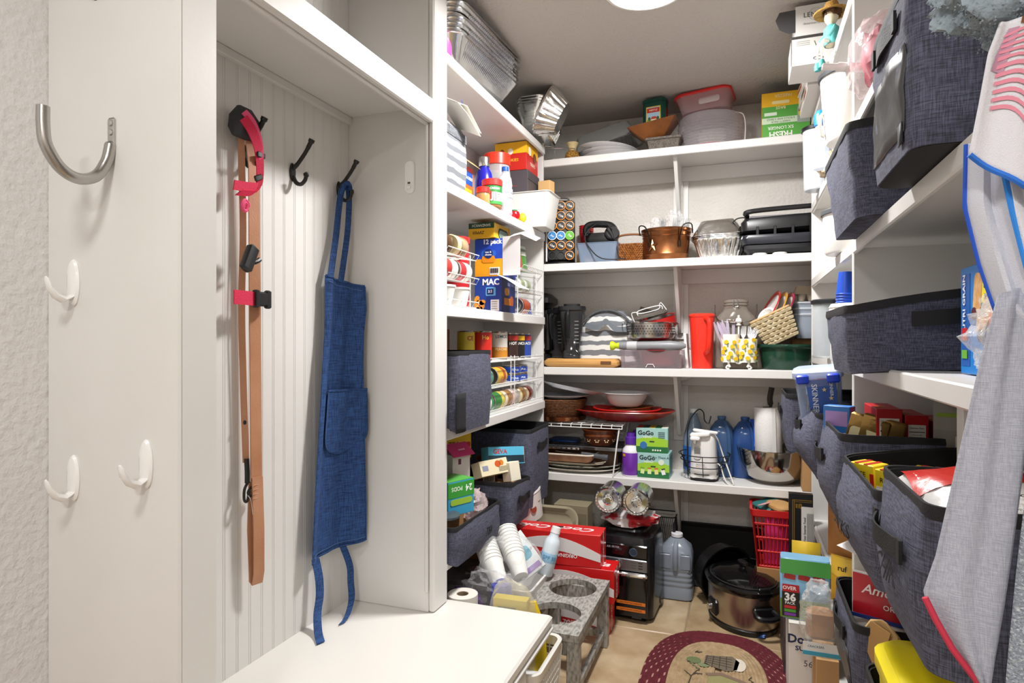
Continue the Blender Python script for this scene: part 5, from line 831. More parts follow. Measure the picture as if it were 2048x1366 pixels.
for k,(x,z,s_) in enumerate(((.0,.125,80),(.03,.09,40),(.05,.04,60))): 
    patch(t,'bar_print',.07,.034,(x,-.0512-.0004*k,z),'F',c('c98a4c',.5,0,0,0,'e3b87c',60),spin=s_,r=.012); disc(t,'bar_filling',.012,.01,(x-.012,-.0522-.0004*k,z-.028),'F',c('5a1c22',.5))
patch(t,'white_panel',.03,.09,(.068,-.0515,.09),'F',c('eef0f2',.4)); patch(t,'orange_label',.03,.04,(.07,-.0525,.075),'F',c('e2762a',.4))
carton('cardboard_box','brown cardboard box standing behind the blue snack bar box',.14,.12,.2,(.5,1.2,1.107),-90,CARD)
S('plastic_bag','crumpled clear plastic bag in front of the blue snack bar box','bag',blob(.05,.06,.12,.5,9,24,16,12),clear('ffffff',.2,.06,.8,45),(.345,1.03,1.107))
# ---- shelf z .79: five bins
ZB_=.792
fabric_bin('small charcoal bin at the far end of the lower right row',.27,.3,.19,(.288,2.44,ZB_),-90,flare=.008,bulge=.012,handle=.7,hw=.4)
fabric_bin('charcoal bin holding the blue clipped plastic container',.33,.3,.17,(.338,2.06,ZB_),-90,flare=.006,bulge=.05,handle=.78,hw=.4,front_drop=.01,ov=.06)
fabric_bin('charcoal bin holding the pasta box and red boxes',.29,.34,.175,(.36,1.6,ZB_),-90,flare=.006,bulge=.03,handle=.72,hw=.4,front_drop=.02,ov=.06)
fabric_bin('charcoal bin holding small yellow boxes in the lower right row',.33,.34,.17,(.36,1.245,ZB_),-90,flare=.006,bulge=.03,handle=0,front_drop=.012,ov=.06,sag=.03,word='SNACKS')
fabric_bin('nearest charcoal bin of the lower right row with a wide strap handle',.25,.34,.185,(.362,.93,ZB_),-90,flare=.004,bulge=.02,handle=.66,hw=.62,word='CHIPS',low=0)
t=packet('red and white chip packet standing in the small far bin',.11,.15,(.235,2.43,ZB_+.12),-60,'d9d4d2','c4291f','Chips',d=.03)
t=T('food_container','clear plastic container with blue clips and a blue printed label in a charcoal bin','container',(.222,2.1,ZB_+.11),-6,None,4,-5); obj('container_body',vessel(.105,.14,.125,.16,.165,.02,.002),clear('cfdcf2',.2,.08),t); obj('container_lid',loft([rr(.13,.165,.022,.158,4),rr(.135,.17,.024,.162,4),rr(.135,.17,.024,.176,4),rr(.11,.145,.02,.182,4)]),clear('d6e4fa',.65,.2),t)
patch(t,'blue_label',0,0,(.005,-.0795,.1),'F',c('2c56a8',.4),poly=[(-.038,.055),(-.032,-.035),(-.005,-.06),(.04,-.03),(.04,.055)],rot=(86.5,0,0)); txt(t,'SKINNER',.021,(-.012,-.0815,.1),'F',c('d9dfe6',.4),spin=-90,rot=(86.5,0,0)); 
for x,z in ((.014,.125),(.03,.1)): obj('gold_star',tf(prism([((.007 if k%2==0 else .003)*sin(PI*k/5),(.007 if k%2==0 else .003)*cos(PI*k/5)) for k in range(10)][::-1],.0008),(x,-.0815,z),(R(86.5),0,0)),c('d9c48a',.4),t)
txt(t,'SKINNER',.012,(.032,-.081,.13),'F',c('d9dfe6',.4),spin=-90,rot=(86.5,0,0))
for x in (-.04,.04): obj('lid_clip',tf(rbox(.034,.012,.026,.004),(x,-.088,.145)),c('1a3fc4',.3),t)
S('dry_pasta','loose pale pasta sticks filling the clipped container','pasta',join(*[tube([(-.04+.008*(k%11),-.05+.016*(k//11),.003),(-.038+.008*(k%11),-.048+.016*(k//11),.12+.004*(k%4))],.0022,5) for k in range(66)]),c('dfc08a',.5),(.222,2.105,ZB_+.113),-6)
t=carton('pasta_box','blue pasta box with a purple picture in the charcoal bin',.06,.035,.17,(.214,1.69,ZB_+.045),-28,c('2f74c0',.4)); patch(t,'picture_panel',.05,.035,(0,-.0175,.14),'F',c('a88ac8',.4)); txt(t,'PAS',.03,(0,-.0187,.095),'F',c('f2f2f4',.4),bold=.03)
for k,(x,y,rz,l) in enumerate(((.232,1.615,-30,'gold packet with a cream label beside the blue pasta box'),(.255,1.6,-22,'darker gold packet behind the cream labelled gold packet'))):
    t=T('gold_packet',l,'packet',(x,y,ZB_+.04),rz,None,0,14); obj('packet_body',rbox(.085,.012,.165,.004),c('a8854a',.28,.75,.2,60),t); patch(t,'cream_label',.06,.03,(-.005,-.0062,.12-.03*k),'F',c('ded3a4',.4),r=.008)
for k in range(3):
    t=carton('snack_box',['red box with a nutrition label nearest the gold packets','red box with a nutrition label in the middle of three','red box with a nutrition label farthest right of three'][k],.05-.006*k,.15,.21-.012*k,(.298+.052*k,1.655,ZB_+.01),0,c('b81c22',.4),'red boxes with nutrition labels'); nutrition(t,.038-.005*k,.07,(0,-.075,.155-.012*k),'F'); patch(t,'gold_edge',.02,.006,(-.008,-.02,.21-.012*k),'T',c('d89a2a',.4))
t=packet('grey zip pouch with a green seal standing behind the bins',.1,.2,(.40,1.45,ZB_+.075),-12,'6e6a62','77736b',None,d=.03); patch(t,'green_seal',.09,.008,(0,-.012,.15),'F',c('8aa63c',.5)); patch(t,'white_label',.07,.04,(.02,-.018,.09),'F',c('c9c6be',.5)); txt(t,'Nutrition',.012,(.02,-.0192,.1),'F',c('2a2826',.5))
t=carton('shake_box','white drink carton box with large blue letters running down its side',.2,.06,.27,(.41,1.135,ZB_+.008),-8,c('e6e4de',.5)); txt(t,'PREMIER',.06,(-.04,-.031,.13),'F',c('2c5f9c',.4),spin=-90,bold=.02); patch(t,'blue_stripe',.006,.27,(-.073,-.03,.135),'F',c('3f7fbf',.4)); patch(t,'barcode_label',.018,.06,(-.085,-.03,.2),'F',c('cfccc6',.5)); 
for k in range(10): patch(t,'barcode_line',.014,.0018,(-.085,-.0312,.178+.005*k),'F',c('1c1c1c',.5))
yb=None
for k,(x,y,rz) in enumerate(((.222,1.325,-52),(.252,1.265,-48),(.31,1.3,-30),(.36,1.3,-26))):
    l=['small yellow box with red stripes nearest the rim of the bin','second small yellow box standing behind the striped nearest one','third small yellow box farther inside the bin','fourth small yellow box deepest inside the bin'][k]
    if yb is None:
        yb=carton('raisin_box',l,.052,.036,.1,(x,y,ZB_+.045),rz,c('f0d32a',.4),'small yellow boxes',4); 
        for x_ in (-.012,.008): patch(yb,'red_stripe',.009,.036,(x_,0,.1),'T',c('c42a22',.4))
        patch(yb,'white_panel',.04,.05,(-.004,-.018,.045),'F',c('f2eee2',.4)); patch(yb,'red_stripe',.008,.08,(.021,-.018,.045),'F',c('c42a22',.4)); txt(yb,'RICE',.012,(-.004,-.019,.082),'F',c('5a4a1a',.4)); nutrition(yb,.036,.045,(-.004,-.0187,.043),'F')
    else: copyt(yb,(x,y,ZB_+.045),rz,l)
t=T('food_bag','white and red food bag with a salad picture filling the nearest bin','bag',(.342,.925,ZB_+.112),0,None,19,0)
fb_=lambda u,v:((u-.5)*.295,(v-.5)*.225,.03+.06*sin(PI*min(1,max(0,u)))**.35*sin(PI*min(1,max(0,v)))**.35+.003*sin(u*17+v*9))
up_=lambda f,d=.0015:(lambda u,v:(lambda q:(q[0],q[1],q[2]+d))(f(u,v)))
obj('bag_body',join(sheet(16,16,fb_),sheet(1,1,lambda u,v:((.5-u)*.27,(v-.5)*.2,.0))),c('e6e4e2',.25,0,.25,40),t)
obj('red_band',sheet(14,8,up_(lambda u,v:fb_(.03+.94*u,.58+.38*v))),c('cc2a20',.25,0,.25,40),t)
obj('nutrition_label',sheet(8,6,up_(lambda u,v:fb_(.08+.32*u,.06+.38*v))),c('f4f2ee',.3),t); txt(t,'Nutrition Facts',.0115,(-.07,-.022,.0935),'T',c('1a1a1a',.4))
for k in range(3): txt(t,'serving 1 cup',.0065,(-.07,-.036-.011*k,.0925-.002*k),'T',c('3a3a3a',.4),bold=0)
obj('purple_print',sheet(3,3,up_(lambda u,v:fb_(.43+.05*u,.14+.12*v))),c('6a4aa8',.4),t)
obj('salad_print',join(*[tf(lathe([(0,0),(.01+.003*(k%3),0),(0,.0012)],10),(.012+.011*(k%4),-.05-.014*(k//4),.0935-.003*(k//4))) for k in range(8)]),c('7fa83a',.5,0,0,0,'c9c23a',90),t); txt(t,'MINI',.03,(-.01,.03,.0945),'T',c('f4f0ee',.4),shear=.2); obj('hang_slot',tf(rbox(.06,.012,.001,.004),(.06,.04,.0935)),c('1c1414',.6),t)
# ---- shelf z .43
t=packet('brown bread packet hanging tied at the end of the low right shelf',.1,.21,(.265,1.985,.55),-40,'a8743e','9a6a3a',None,d=.05); 
packet('crumpled yellow chip packet on the low right shelf under the bread',.09,.13,(.268,1.965,.431),-35,'c99a2a','d9b23a','ruf','1c1c1c',d=.05)
S('plastic_bag','clear plastic bag on the low shelf just behind the middle upright','bag',blob(.05,.05,.16,.4,9,20,14,15),clear('f2eee2',.3,.08,.6,40),(.335,1.74,.431))
fabric_bin('low charcoal bin holding the red and white seed bag',.28,.32,.165,(.368,1.545,.432),-90,flare=.004,bulge=.01,handle=.75,hw=.5,window=1)
fabric_bin('lowest nearest charcoal bin holding the yellow tub',.29,.32,.165,(.36,1.105,.432),-90,flare=.004,bulge=.01,handle=0)
t=packet('white and red seed bag with script lettering standing in the low bin',.16,.225,(.292,1.5,.445),-24,'e9e7e6','b81f2c',None,d=.05); txt(t,'American',.028,(0,-.026,.198),'F',c('f4f0ee',.4),shear=.3); txt(t,'ORIGINAL',.015,(.02,-.027,.168),'F',c('f4f0ee',.4)); patch(t,'blue_line',.15,.008,(0,-.0265,.14),'F',c('27408f',.4)); 
for k in range(6): txt(t,('It all began in 1928 when','along in Fresno, California','sunflower seeds were','quality ingredients and','the finest roasted','snack for everyone')[k],.0085,(0,-.0275,.122-.016*k),'F',c('4a4848',.5),bold=0,shear=.1)
t=packet('white frozen fruit packet with strawberry print lying over the seed bag',.17,.2,(.25,1.63,.668),-62,'eceae8','e4e2e0',None,rx=-72,d=.03); 
for x,y in ((-.05,.05),(-.03,.09),(-.055,.13)): disc(t,'strawberry_print',.016,.014,(x,-.0165,y),'F',c('c9323a',.4))
txt(t,'GAMMO',.02,(.03,-.017,.08),'F',c('2f6f9c',.4),shear=.2); txt(t,'CRANBERRIES',.014,(.03,-.017,.04),'F',c('3a4a5a',.4))
t=T('paper_bag','small folded tan paper bag in the low charcoal bin','bag',(.262,1.425,.51),-50,None,14,10); obj('bag_body',loft([rr(.1,.05,.004,0,1),rr(.1,.045,.004,.05,1),rr(.06,.01,.004,.1,1),rr(.012,.004,.001,.115,1)]),c('c9a26a',.75),t); obj('side_fold',ribbon([(-.045,-.028,.0),(0,-.03,.05),(.005,-.012,.11)],(.02,0,0),.0006),c('b98f58',.75),t)
t=T('yellow_tub','bright yellow plastic tub with rounded lid in the lowest near bin','tub',(.285,1.09,.436),-90); obj('tub_body',vessel(.2,.14,.22,.16,.21,.03,.003),c('e0cf12',.4),t); obj('tub_lid',loft([rr(.225,.165,.03,.2,5),rr(.235,.175,.05,.205,5),rr(.235,.175,.05,.225,5),rr(.21,.15,.04,.234,5)]),c('ecd90f',.35),t)
# ---- towels and duster hanging from a hook on the near upright
t=T('wall_hook','white hook on the near shelf upright carrying the towels','hook',(.262,.741,1.475),-90); obj('hook_plate',rbox(.02,.006,.06,.003,-.03),c('e9e7e4',.4),t); obj('hook_arm',tube(bez([(0,-.003,.0),(0,-.03,-.01),(0,-.055,.0),(0,-.06,.02)],5),.004),c('e9e7e4',.4),t)
TW=c('dddce2',.95,0,.35,1100)
t=T('dish_towel','white dish towel with blue hem and pink striped print hanging at the right edge','towel',(0,0,0))
def cloth(o,name,L,Rr,z0,z1,y0,m,amp=.006,fr=30,nx=26,ny=26,ph=0,sol=.0025,ky=.0,hem=None,lh=1):
    """hanging cloth between a left and a right edge, both polylines of (x,z)"""
    def ed(P,k):
        q=k*(len(P)-1); i=min(int(q),len(P)-2); a=P[i];b=P[i+1]; s=q-i; return (a[0]+(b[0]-a[0])*s,a[1]+(b[1]-a[1])*s)
    def f(u,v):
        a=ed(L,v); b=ed(Rr,v); x=a[0]+(b[0]-a[0])*u; z=a[1]+(b[1]-a[1])*u
        return (x,y0+ky*u+amp*(.3+.7*v)*sin(u*fr*.2+ph+v*1.5)+amp*.4*sin(u*fr*.55+ph*2-v),z)
    obj(name,sheet(nx,ny,f),m,o,sol=sol)
    if hem and lh: obj('hem_left',tube([tuple(Vector(f(0,k/20))) for k in range(21)],.0026,6),c(hem,.8),o)
    if hem: obj('hem_bottom',tube([tuple(Vector(f(k/20,1))) for k in range(21)],.0026,6),c(hem,.8),o)
    return f
f=cloth(t,'towel_front',[(.2,1.425),(.192,1.40),(.186,1.36),(.179,1.318)],[(.255,1.43),(.26,1.38),(.262,1.32),(.262,1.245)],0,0,.632,TW,.005,30,hem='2a6fd0',lh=0)
g=[sheet(8,2,lambda u,v,k=k:(lambda q:(q[0],q[1]-.0026,q[2]))(f(.1+.62*u*(1-.05*k),.14+.052*k+.026*v+.07*u*(k-5)*.1-.05*sin(PI*u)))) for k in range(11)]
obj('pink_print',join(*g),c('dc8a9c',.9),t); obj('mauve_print',sheet(6,6,lambda u,v:(lambda q:(q[0],q[1]-.0024,q[2]))(f(.05+.12*u+.08*(1-v),.08+.36*v))),c('b98aa0',.9),t); obj('brown_print',sheet(4,3,lambda u,v:(lambda q:(q[0],q[1]-.0026,q[2]))(f(.25+.35*u,.0+.06*v))),c('7a4a2c',.9),t); obj('blue_print',sheet(4,3,lambda u,v:(lambda q:(q[0],q[1]-.0026,q[2]))(f(.6+.35*u,.0+.08*v))),c('2a5fb4',.9),t)
cloth(t,'towel_back',[(.186,1.335),(.186,1.28),(.197,1.23),(.21,1.185),(.222,1.17)],[(.27,1.33),(.268,1.28),(.266,1.24),(.255,1.215),(.245,1.2)],0,0,.66,c('cfd0da',.95,0,.35,1100),.012,46,hem='2455c8',ph=1.2)
cloth(t,'towel_fold',[(.205,1.31),(.212,1.27),(.222,1.22),(.232,1.19)],[(.275,1.30),(.275,1.26),(.272,1.23),(.268,1.215)],0,0,.645,TW,.008,40,hem='2f86e0',ph=2.2)
t=T('dish_towel','grey ribbed kitchen towel with a red hem hanging lowest at the right edge','towel',(0,0,0))
GT=weave('9d9fac','b4b6c1',1300,.95,.5)
cloth(t,'towel_front',[(.205,1.2),(.19,1.13),(.175,1.05),(.16,.97),(.150,.935),(.165,.9),(.188,.868)],[(.232,1.21),(.226,1.13),(.219,1.05),(.21,.97),(.205,.93),(.2,.895),(.196,.862)],0,0,.65,GT,.006,20,ph=.6)
obj('red_hem',tube([(.150,.65,.934),(.158,.649,.916),(.17,.648,.893),(.188,.648,.868),(.197,.65,.861)],.0028,6),c('c2304a',.8),t)
cloth(t,'towel_side',[(.228,1.22),(.224,1.13),(.216,1.05),(.208,.97),(.202,.9),(.197,.83)],[(.29,1.23),(.292,1.13),(.292,1.05),(.29,.97),(.288,.9),(.285,.83)],0,0,.628,c('bfc5cc',.95,0,.8,500,'8e96a2',420,ct=(.35,.5)),.005,16,ph=2.5,ky=-.02)
t=T('fleece_duster','fluffy blue grey fleece duster hanging above the towels','duster',(.25,.66,1.418),0); obj('fleece_body',blob(.087,.042,.132,.25,7,70,46,3),c('82909a',.95,0,1,120,'97a3ab',60),t)
import mathutils.noise as NZ
bb_=blob(.085,.04,.13,.25,7,70,46,3)[0]; random.seed(5); tuf=[]
for p in bb_:
    v=Vector((p[0]/.085,p[1]/.04,(p[2]-.065)/.065)); v.normalize()
    for _ in range(3):
        d=(v+Vector((random.uniform(-.8,.8),random.uniform(-.8,.8),random.uniform(-.9,.5)))*.8); d.normalize(); q=Vector(p)+Vector([random.uniform(-.003,.003) for _ in range(3)]); s=d.orthogonal(); s.normalize(); s2=d.cross(s); e=q+d*random.uniform(.0014,.0026)
        tuf.append(([tuple(q+s*.0011),tuple(q-s*.0006+s2*.001),tuple(q-s*.0006-s2*.001),tuple(e)],[(0,1,3),(1,2,3),(2,0,3)]))
o=obj('fleece_pile',join(*tuf),c('88929a',.95),t); o['kind']='stuff'
# ================================================================ floor
RED=c('cf1a1c',.35)
def soda(label,loc,rz=0,flip=1):
    t=carton('soda_carton',label,.38,.122,.13,loc,rz,RED,'red soda cartons'); sp=180 if flip else 0
    sw=[(-.19,-.012)]+[(-.19+.38*k/14,(.03*sin(PI*k/14)-.012-.022*(k/14))) for k in range(15)]+[(.19,-.058)]+[(.19-.38*k/14,.03*sin(PI*(14-k)/14)*.55-.045-.03*(1-k/14)*.2) for k in range(1,14)]
    patch(t,'white_wave',0,0,(0,-.061,.1),'F',c('e6e2e2',.35),poly=[(-.19,-.03)]+[(-.19+.38*k/16,-.03+.048*sin(PI*k/16)-.014*(k/16)) for k in range(1,16)]+[(.19,-.044),(.19,-.075)]+[(.19-.38*k/16,-.075+.042*k/16+.012*sin(PI*k/16)) for k in range(1,16)])
    txt(t,'ORIGINAL TASTE',.02,(.02,-.0622,.04),'F',c('f2eeee',.4),spin=sp,bold=.02); txt(t,'Delicious & Refreshing',.0075,(.03,-.0622,.056),'F',c('f2eeee',.4),spin=sp,bold=0)
    txt(t,'Coca-Cola',.062,(0,0,.1305),'T',c('f2eeee',.35),spin=sp,bold=.015,shear=.35,sx=1.2); patch(t,'carry_slot',.05,.018,(.0,.005,.1312),'T',c('3a0c0c',.6),r=.008,spin=8); txt(t,'Coca-Cola',.03,(.191,0,.065),'R',c('f2eeee',.35),spin=90,shear=.3,bold=.015)
    return t
soda('red soda carton at the bottom of the stack behind the pet feeder',(-.688,2.515,.001)); soda('red soda carton in the middle of the stack',(-.668,2.515,.1325),1,0); soda('red soda carton on top of the stack with a white wave',(-.722,2.512,.264),2)
t=T('serving_tray','beige plastic cafeteria tray standing on edge behind the soda cartons','tray',(-.845,2.73,.21),0,None,82); obj('tray_body',vessel(.26,.37,.3,.41,.022,.05,.004,lip=.006,n=6),c('b3aa90',.4),t)
t=carton('tan_box','tan plastic bin standing behind the cafeteria tray',.16,.1,.41,(-.745,2.86,.001),0,c('8f846c',.5)); patch(t,'label_frame',.05,.07,(.05,-.05,.34),'F',c('7d725c',.5))
t=T('cookie_tin','round white tin printed with cookies lying on the soda cartons','tin',(-.925,2.66,.366),0,None,8,-14); obj('tin_body',lathe([(0,0),(.08,0),(.095,.004),(.115,.125),(.112,.125),(.09,.006),(0,.005)],40),c('e3ddd8',.35),t); obj('tin_rim',lathe([(.113,.12),(.117,.121),(.117,.128),(.112,.128)],40),c('efebe8',.35),t)
for k in range(6):
    a=-85+26*(k-2); r_=.108-.0; disc(t,'cookie_print',.016,.017,(.1045*cos(R(a)),.1045*sin(R(a)),.06+.03*(k%2)),'F',c(('7a4630','8a3626','8a5a3c')[k%3],.5),rot=(82,0,a+90)); 
carton('cardboard_box','brown cardboard box on the floor under the cookie tin',.24,.2,.363,(-1.06,2.66,.001),0,CARD)
# pet feeder
FG=c('a9a6a0',.6,0,.5,90,'5f5e59',120,st=(1,.35,.35),ct=(.42,.72))
t=T('pet_feeder','grey distressed wooden raised pet feeder with two empty round bowl holes','pet feeder',(-.6,2.165,0))
def holed(w,d,h,holes,z):
    """top board with round through-holes, built as two half frames around each hole"""
    gs=[]; n=16; ys=[-d/2,0,d/2]
    for (cy,r),(ya,yb) in zip(holes,((-d/2,0),(0,d/2))):
        for zz,fl in ((z,1),(z+h,0)):
            pass
        sq=[]; ci=[]
        for k in range(4*n):
            a=-PI/4+2*PI*k/(4*n)+0; ca,sa=cos(a),sin(a); m=max(abs(ca),abs(sa)); px,py=ca/m,sa/m
            sq.append((px*w/2,(ya+yb)/2+py*(yb-ya)/2)); ci.append((r*ca,cy+r*sa))
        gs.append(loft([[(x,y,z) for x,y in sq],[(x,y,z+h) for x,y in sq],[(x,y,z+h) for x,y in ci],[(x,y,z) for x,y in ci],[(x,y,z) for x,y in sq]],0,0))
    return join(*gs)
obj('top_board',holed(.232,.492,.022,((-.105,.088),(.128,.088)),.22),FG,t,ang=30)
for x in (-.095,.095):
    for y in (-.22,.22): obj('leg',bx(x-.02,x+.02,y-.02,y+.02,0,.2205,.003),FG,t)
    obj('side_apron',bx(x-.008,x+.008,-.2,.2,.17,.2205,.002),FG,t); obj('lower_rail',bx(x-.009,x+.009,-.2,.2,.035,.062,.002),FG,t)
for y in (-.22,.22): obj('end_apron',bx(-.08,.08,y-.008,y+.008,.165,.2205,.002),FG,t); obj('end_rail',bx(-.08,.08,y-.009,y+.009,.035,.062,.002),FG,t)
# white baskets
def meshbasket(label,w,d,h,loc,rz):
    t=T('plastic_basket',label,'basket',loc,rz,'white plastic baskets'); W_=c('e9e7e1',.4)
    obj('basket_base',rbox(w*.88,d*.9,.006,.02),W_,t)
    g=[]
    for k in range(9): q=(k+.5)/9; g.append(tube(rr(w*(.88+.12*q),d*(.9+.1*q),.025,h*q*.86+.006,3),.0022,4,1))
    for i,p in enumerate(rr(w*.88,d*.9,.025,.004,3)): pass
    def wallpt(s,q):
        L_=2*(w+d); u=s*L_; W2,D2=w*(.88+.12*q)/2,d*(.9+.1*q)/2
        if u<w: return (-W2+2*W2*u/w,-D2,h*q*.9+.004)
        u-=w
        if u<d: return (W2,-D2+2*D2*u/d,h*q*.9+.004)
        u-=d
        if u<w: return (W2-2*W2*u/w,D2,h*q*.9+.004)
        u-=w; return (-W2,D2-2*D2*u/d,h*q*.9+.004)
    n=int(2*(w+d)/.016)
    for k in range(n): g.append(tube([wallpt(k/n,0),wallpt(k/n,1)],.002,4))
    obj('mesh_wall',join(*g),W_,t)
    obj('basket_rim',loft([rr(w,d,.03,h*.88,5),rr(w+.008,d+.008,.034,h*.9,5),rr(w+.012,d+.012,.036,h,5),rr(w+.002,d+.002,.03,h+.004,5),rr(w-.014,d-.014,.026,h,5),rr(w-.01,d-.01,.026,h*.88,5)],0,0),W_,t); return t
bkt=meshbasket('white mesh plastic basket beside the bench end with papers inside',.25,.26,.245,(-.655,1.77,0),0)
S('paper_stack','folded white papers standing in the mesh basket beside the bench','paper',join(tf(rbox(.004,.2,.2,.001),(0,0,0),(0,.25,0)),tf(rbox(.003,.18,.19,.001),(.02,.005,0),(0,.2,0)),tf(rbox(.05,.18,.13,.003),(-.03,0,0),(0,.1,0))),c('e4e4e6',.6),(-.6,1.775,.02)); carton('cardboard_pad','brown cardboard pad in the mesh basket under the papers',.012,.2,.16,(-.555,1.76,.012),0,KRAFT,cat='cardboard')
t=T('yellow_bottle','yellow squeeze bottle with black label leaning behind the mesh basket','bottle',(-.597,1.868,.1),20,None,-3,-4); obj('bottle_body',loft([rr(.06,.035,.015,0,4),rr(.064,.038,.017,.006,4),rr(.064,.038,.017,.15,4),rr(.045,.03,.014,.21,4),rr(.02,.02,.009,.25,4)]),c('e2c21c',.35),t); disc(t,'black_label',.022,.03,(0,-.0195,.15),'F',c('17171a',.4)); txt(t,'H',.03,(0,-.0205,.15),'F',c('f0f0f0',.4)); disc(t,'blue_label',.014,.016,(0,-.0178,.205),'F',c('6a86a0',.4),rot=(82,0,0))
S('sponge_bag','milky plastic bag with yellow sponges beside the bench end','bag',blob(.085,.036,.4,.1,7,28,18,21),clear('f0eee4',.22,.2,.5,26),(-.685,1.862,.012)); t=carton('sponge_pack','yellow sponge pack inside the milky plastic bag',.11,.036,.34,(-.685,1.862,.018),3,c('dcc53a',.5)); patch(t,'grey_print',.06,.03,(-.01,-.018,.3),'F',c('7d7d5c',.5))
t=T('storage_crate','white plastic crate holding foam cups and a spray can beside the pet feeder','crate',(-.782,2.28,.0)); obj('crate_body',vessel(.12,.27,.14,.3,.27,.02,.004,lip=.004),c('e6e3df',.4),t)
def foam(label,n,loc,rz,rx,ry,group):
    t=T('foam_cup_stack',label,'cup stack',loc,rz,group,rx,ry)
    for k in range(n): obj('foam_cup',tf(lathe([(0,0),(.027,0),(.0275,.002),(.038,.085),(.0415,.087),(.0415,.091),(.037,.0905),(.026,.004),(0,.004)],26),(0,0,.015*k)),c('efeeea',.6),t)
    return t
foam('stack of white foam cups lying nearer in the white crate',9,(-.80,2.06,.315),0,0,0,'foam cup stacks'); aim(D.objects['foam_cup_stack'],(-.55,.6,.5)); foam('stack of white foam cups lying farther in the white crate',9,(-.755,2.155,.31),0,0,0,'foam cup stacks'); aim(D.objects['foam_cup_stack.001'],(-.5,.62,.55))
S('cup_bag','clear plastic sleeve bag crumpled around the foam cups','bag',blob(.1,.11,.17,.2,7,28,18,31),clear('ffffff',.05,.08,.5,30),(-.79,2.12,.29))
t=carton('cup_label','white and teal paper sleeve lying between foam cups and spray can',.09,.012,.16,(-.735,2.27,.29),30,c('dfe6e8',.5),None,-30,-36,cat='sleeve'); patch(t,'teal_print',.06,.05,(0,-.006,.08),'F',c('2a9fb8',.4),r=.015); patch(t,'purple_print',.07,.02,(0,-.006,.02),'F',c('8a5fb0',.4))
t=T('spray_can','white and blue aerosol can leaning in the white crate','can',(-.725,2.335,.262),20,None,-6,16); obj('can_body',lathe([(0,0),(.03,0),(.032,.004),(.032,.12),(.026,.138),(.018,.15),(.018,.165),(0,.166)],28),c('dbe6ee',.3),t); obj('can_cap',lathe([(.017,.16),(.019,.162),(.017,.185),(0,.186)]),c('f2f2f2',.35),t); obj('blue_print',lathe([(.0322,.05),(.0325,.051),(.0325,.085),(.0322,.086)]),c('9cc4de',.4),t); txt(t,'SPF 30',.02,(0,0,.068),m=c('4a8ab8',.4),wrap=.033)
tb=None
for k in range(3):
    l=['lowest round grey lidded tin of the pile left of the blue cup','middle round grey tin of the pile left of the blue cup','top round tin with a faded flower picture left of the blue cup'][k]
    if tb is None:
        tb=T('round_tin',l,'tin',(-1.02,2.2,.168),20,'round grey tins',3,5); obj('tin_body',lathe([(0,0),(.134,0),(.138,.004),(.14,.03),(0,.03)],44),c('6b6966',.45,0,.3,160,'8d8a86',60),tb); obj('tin_lid',lathe([(.141,.024),(.144,.026),(.144,.038),(.136,.042),(0,.043)],44),c('54504e',.35,0,.1,30,'3c3836',10),tb)
    else: copyt(tb,(-1.02+.004*k,2.2-.004*k,.168+.0435*k),20+30*k,l)
q=[o for o in D.objects if o.name.startswith('round_tin')][-1]; disc(q,'flower_print',.035,.02,(.03,-.04,.0432),'T',c('7a5654',.5)); 
for k in range(3): disc(q,'leaf_print',.012,.004,(-.04+.004*k,-.05,.0432),'T',c('a8b09a',.5),spin=40*k)
carton('cardboard_box','brown cardboard box under the pile of round grey tins',.24,.24,.16,(-1.02,2.2,.001),0,CARD)
t=T('paper_roll','white paper roll standing on end below the round tins','paper roll',(-.87,1.9,.23)); obj('roll_body',lathe([(.02,0),(.05,0),(.05,.1),(.02,.1),(.02,0)],32),c('e6e1d8',.8),t); obj('cardboard_core',lathe([(.018,.001),(.0205,.001),(.0205,.099),(.018,.099),(.018,.001)],24),c('8d7a62',.8),t)
carton('cardboard_box','brown cardboard box under the white paper roll',.18,.13,.228,(-.9,1.9,.001),0,CARD)
t=T('plastic_cup','royal blue plastic cup upside down in front of the foam cups','cup',(-.79,2.045,.2)); obj('cup_body',lathe([(.04,0),(.043,.002),(.042,.006),(.035,.115),(.032,.12),(0,.121),(0,.117),(.031,.115),(.039,.004)],32),c('1638c8',.35),t)
S('cup_bag','thin clear bag around the royal blue cup','bag',blob(.09,.07,.16,.3,8,26,16,41),clear('ffffff',.07,.08,.7,35),(-.83,2.04,.2)); carton('cardboard_box','brown cardboard box under the royal blue cup',.16,.09,.198,(-.82,2.07+.0,.001),0,CARD)
S('purple_bag','dark purple plastic bag tucked under the round tins','bag',blob(.07,.05,.1,.3,8,22,12,44),clear('6a3a8a',.7,.2,.5,40),(-.91,1.99,.2)); 
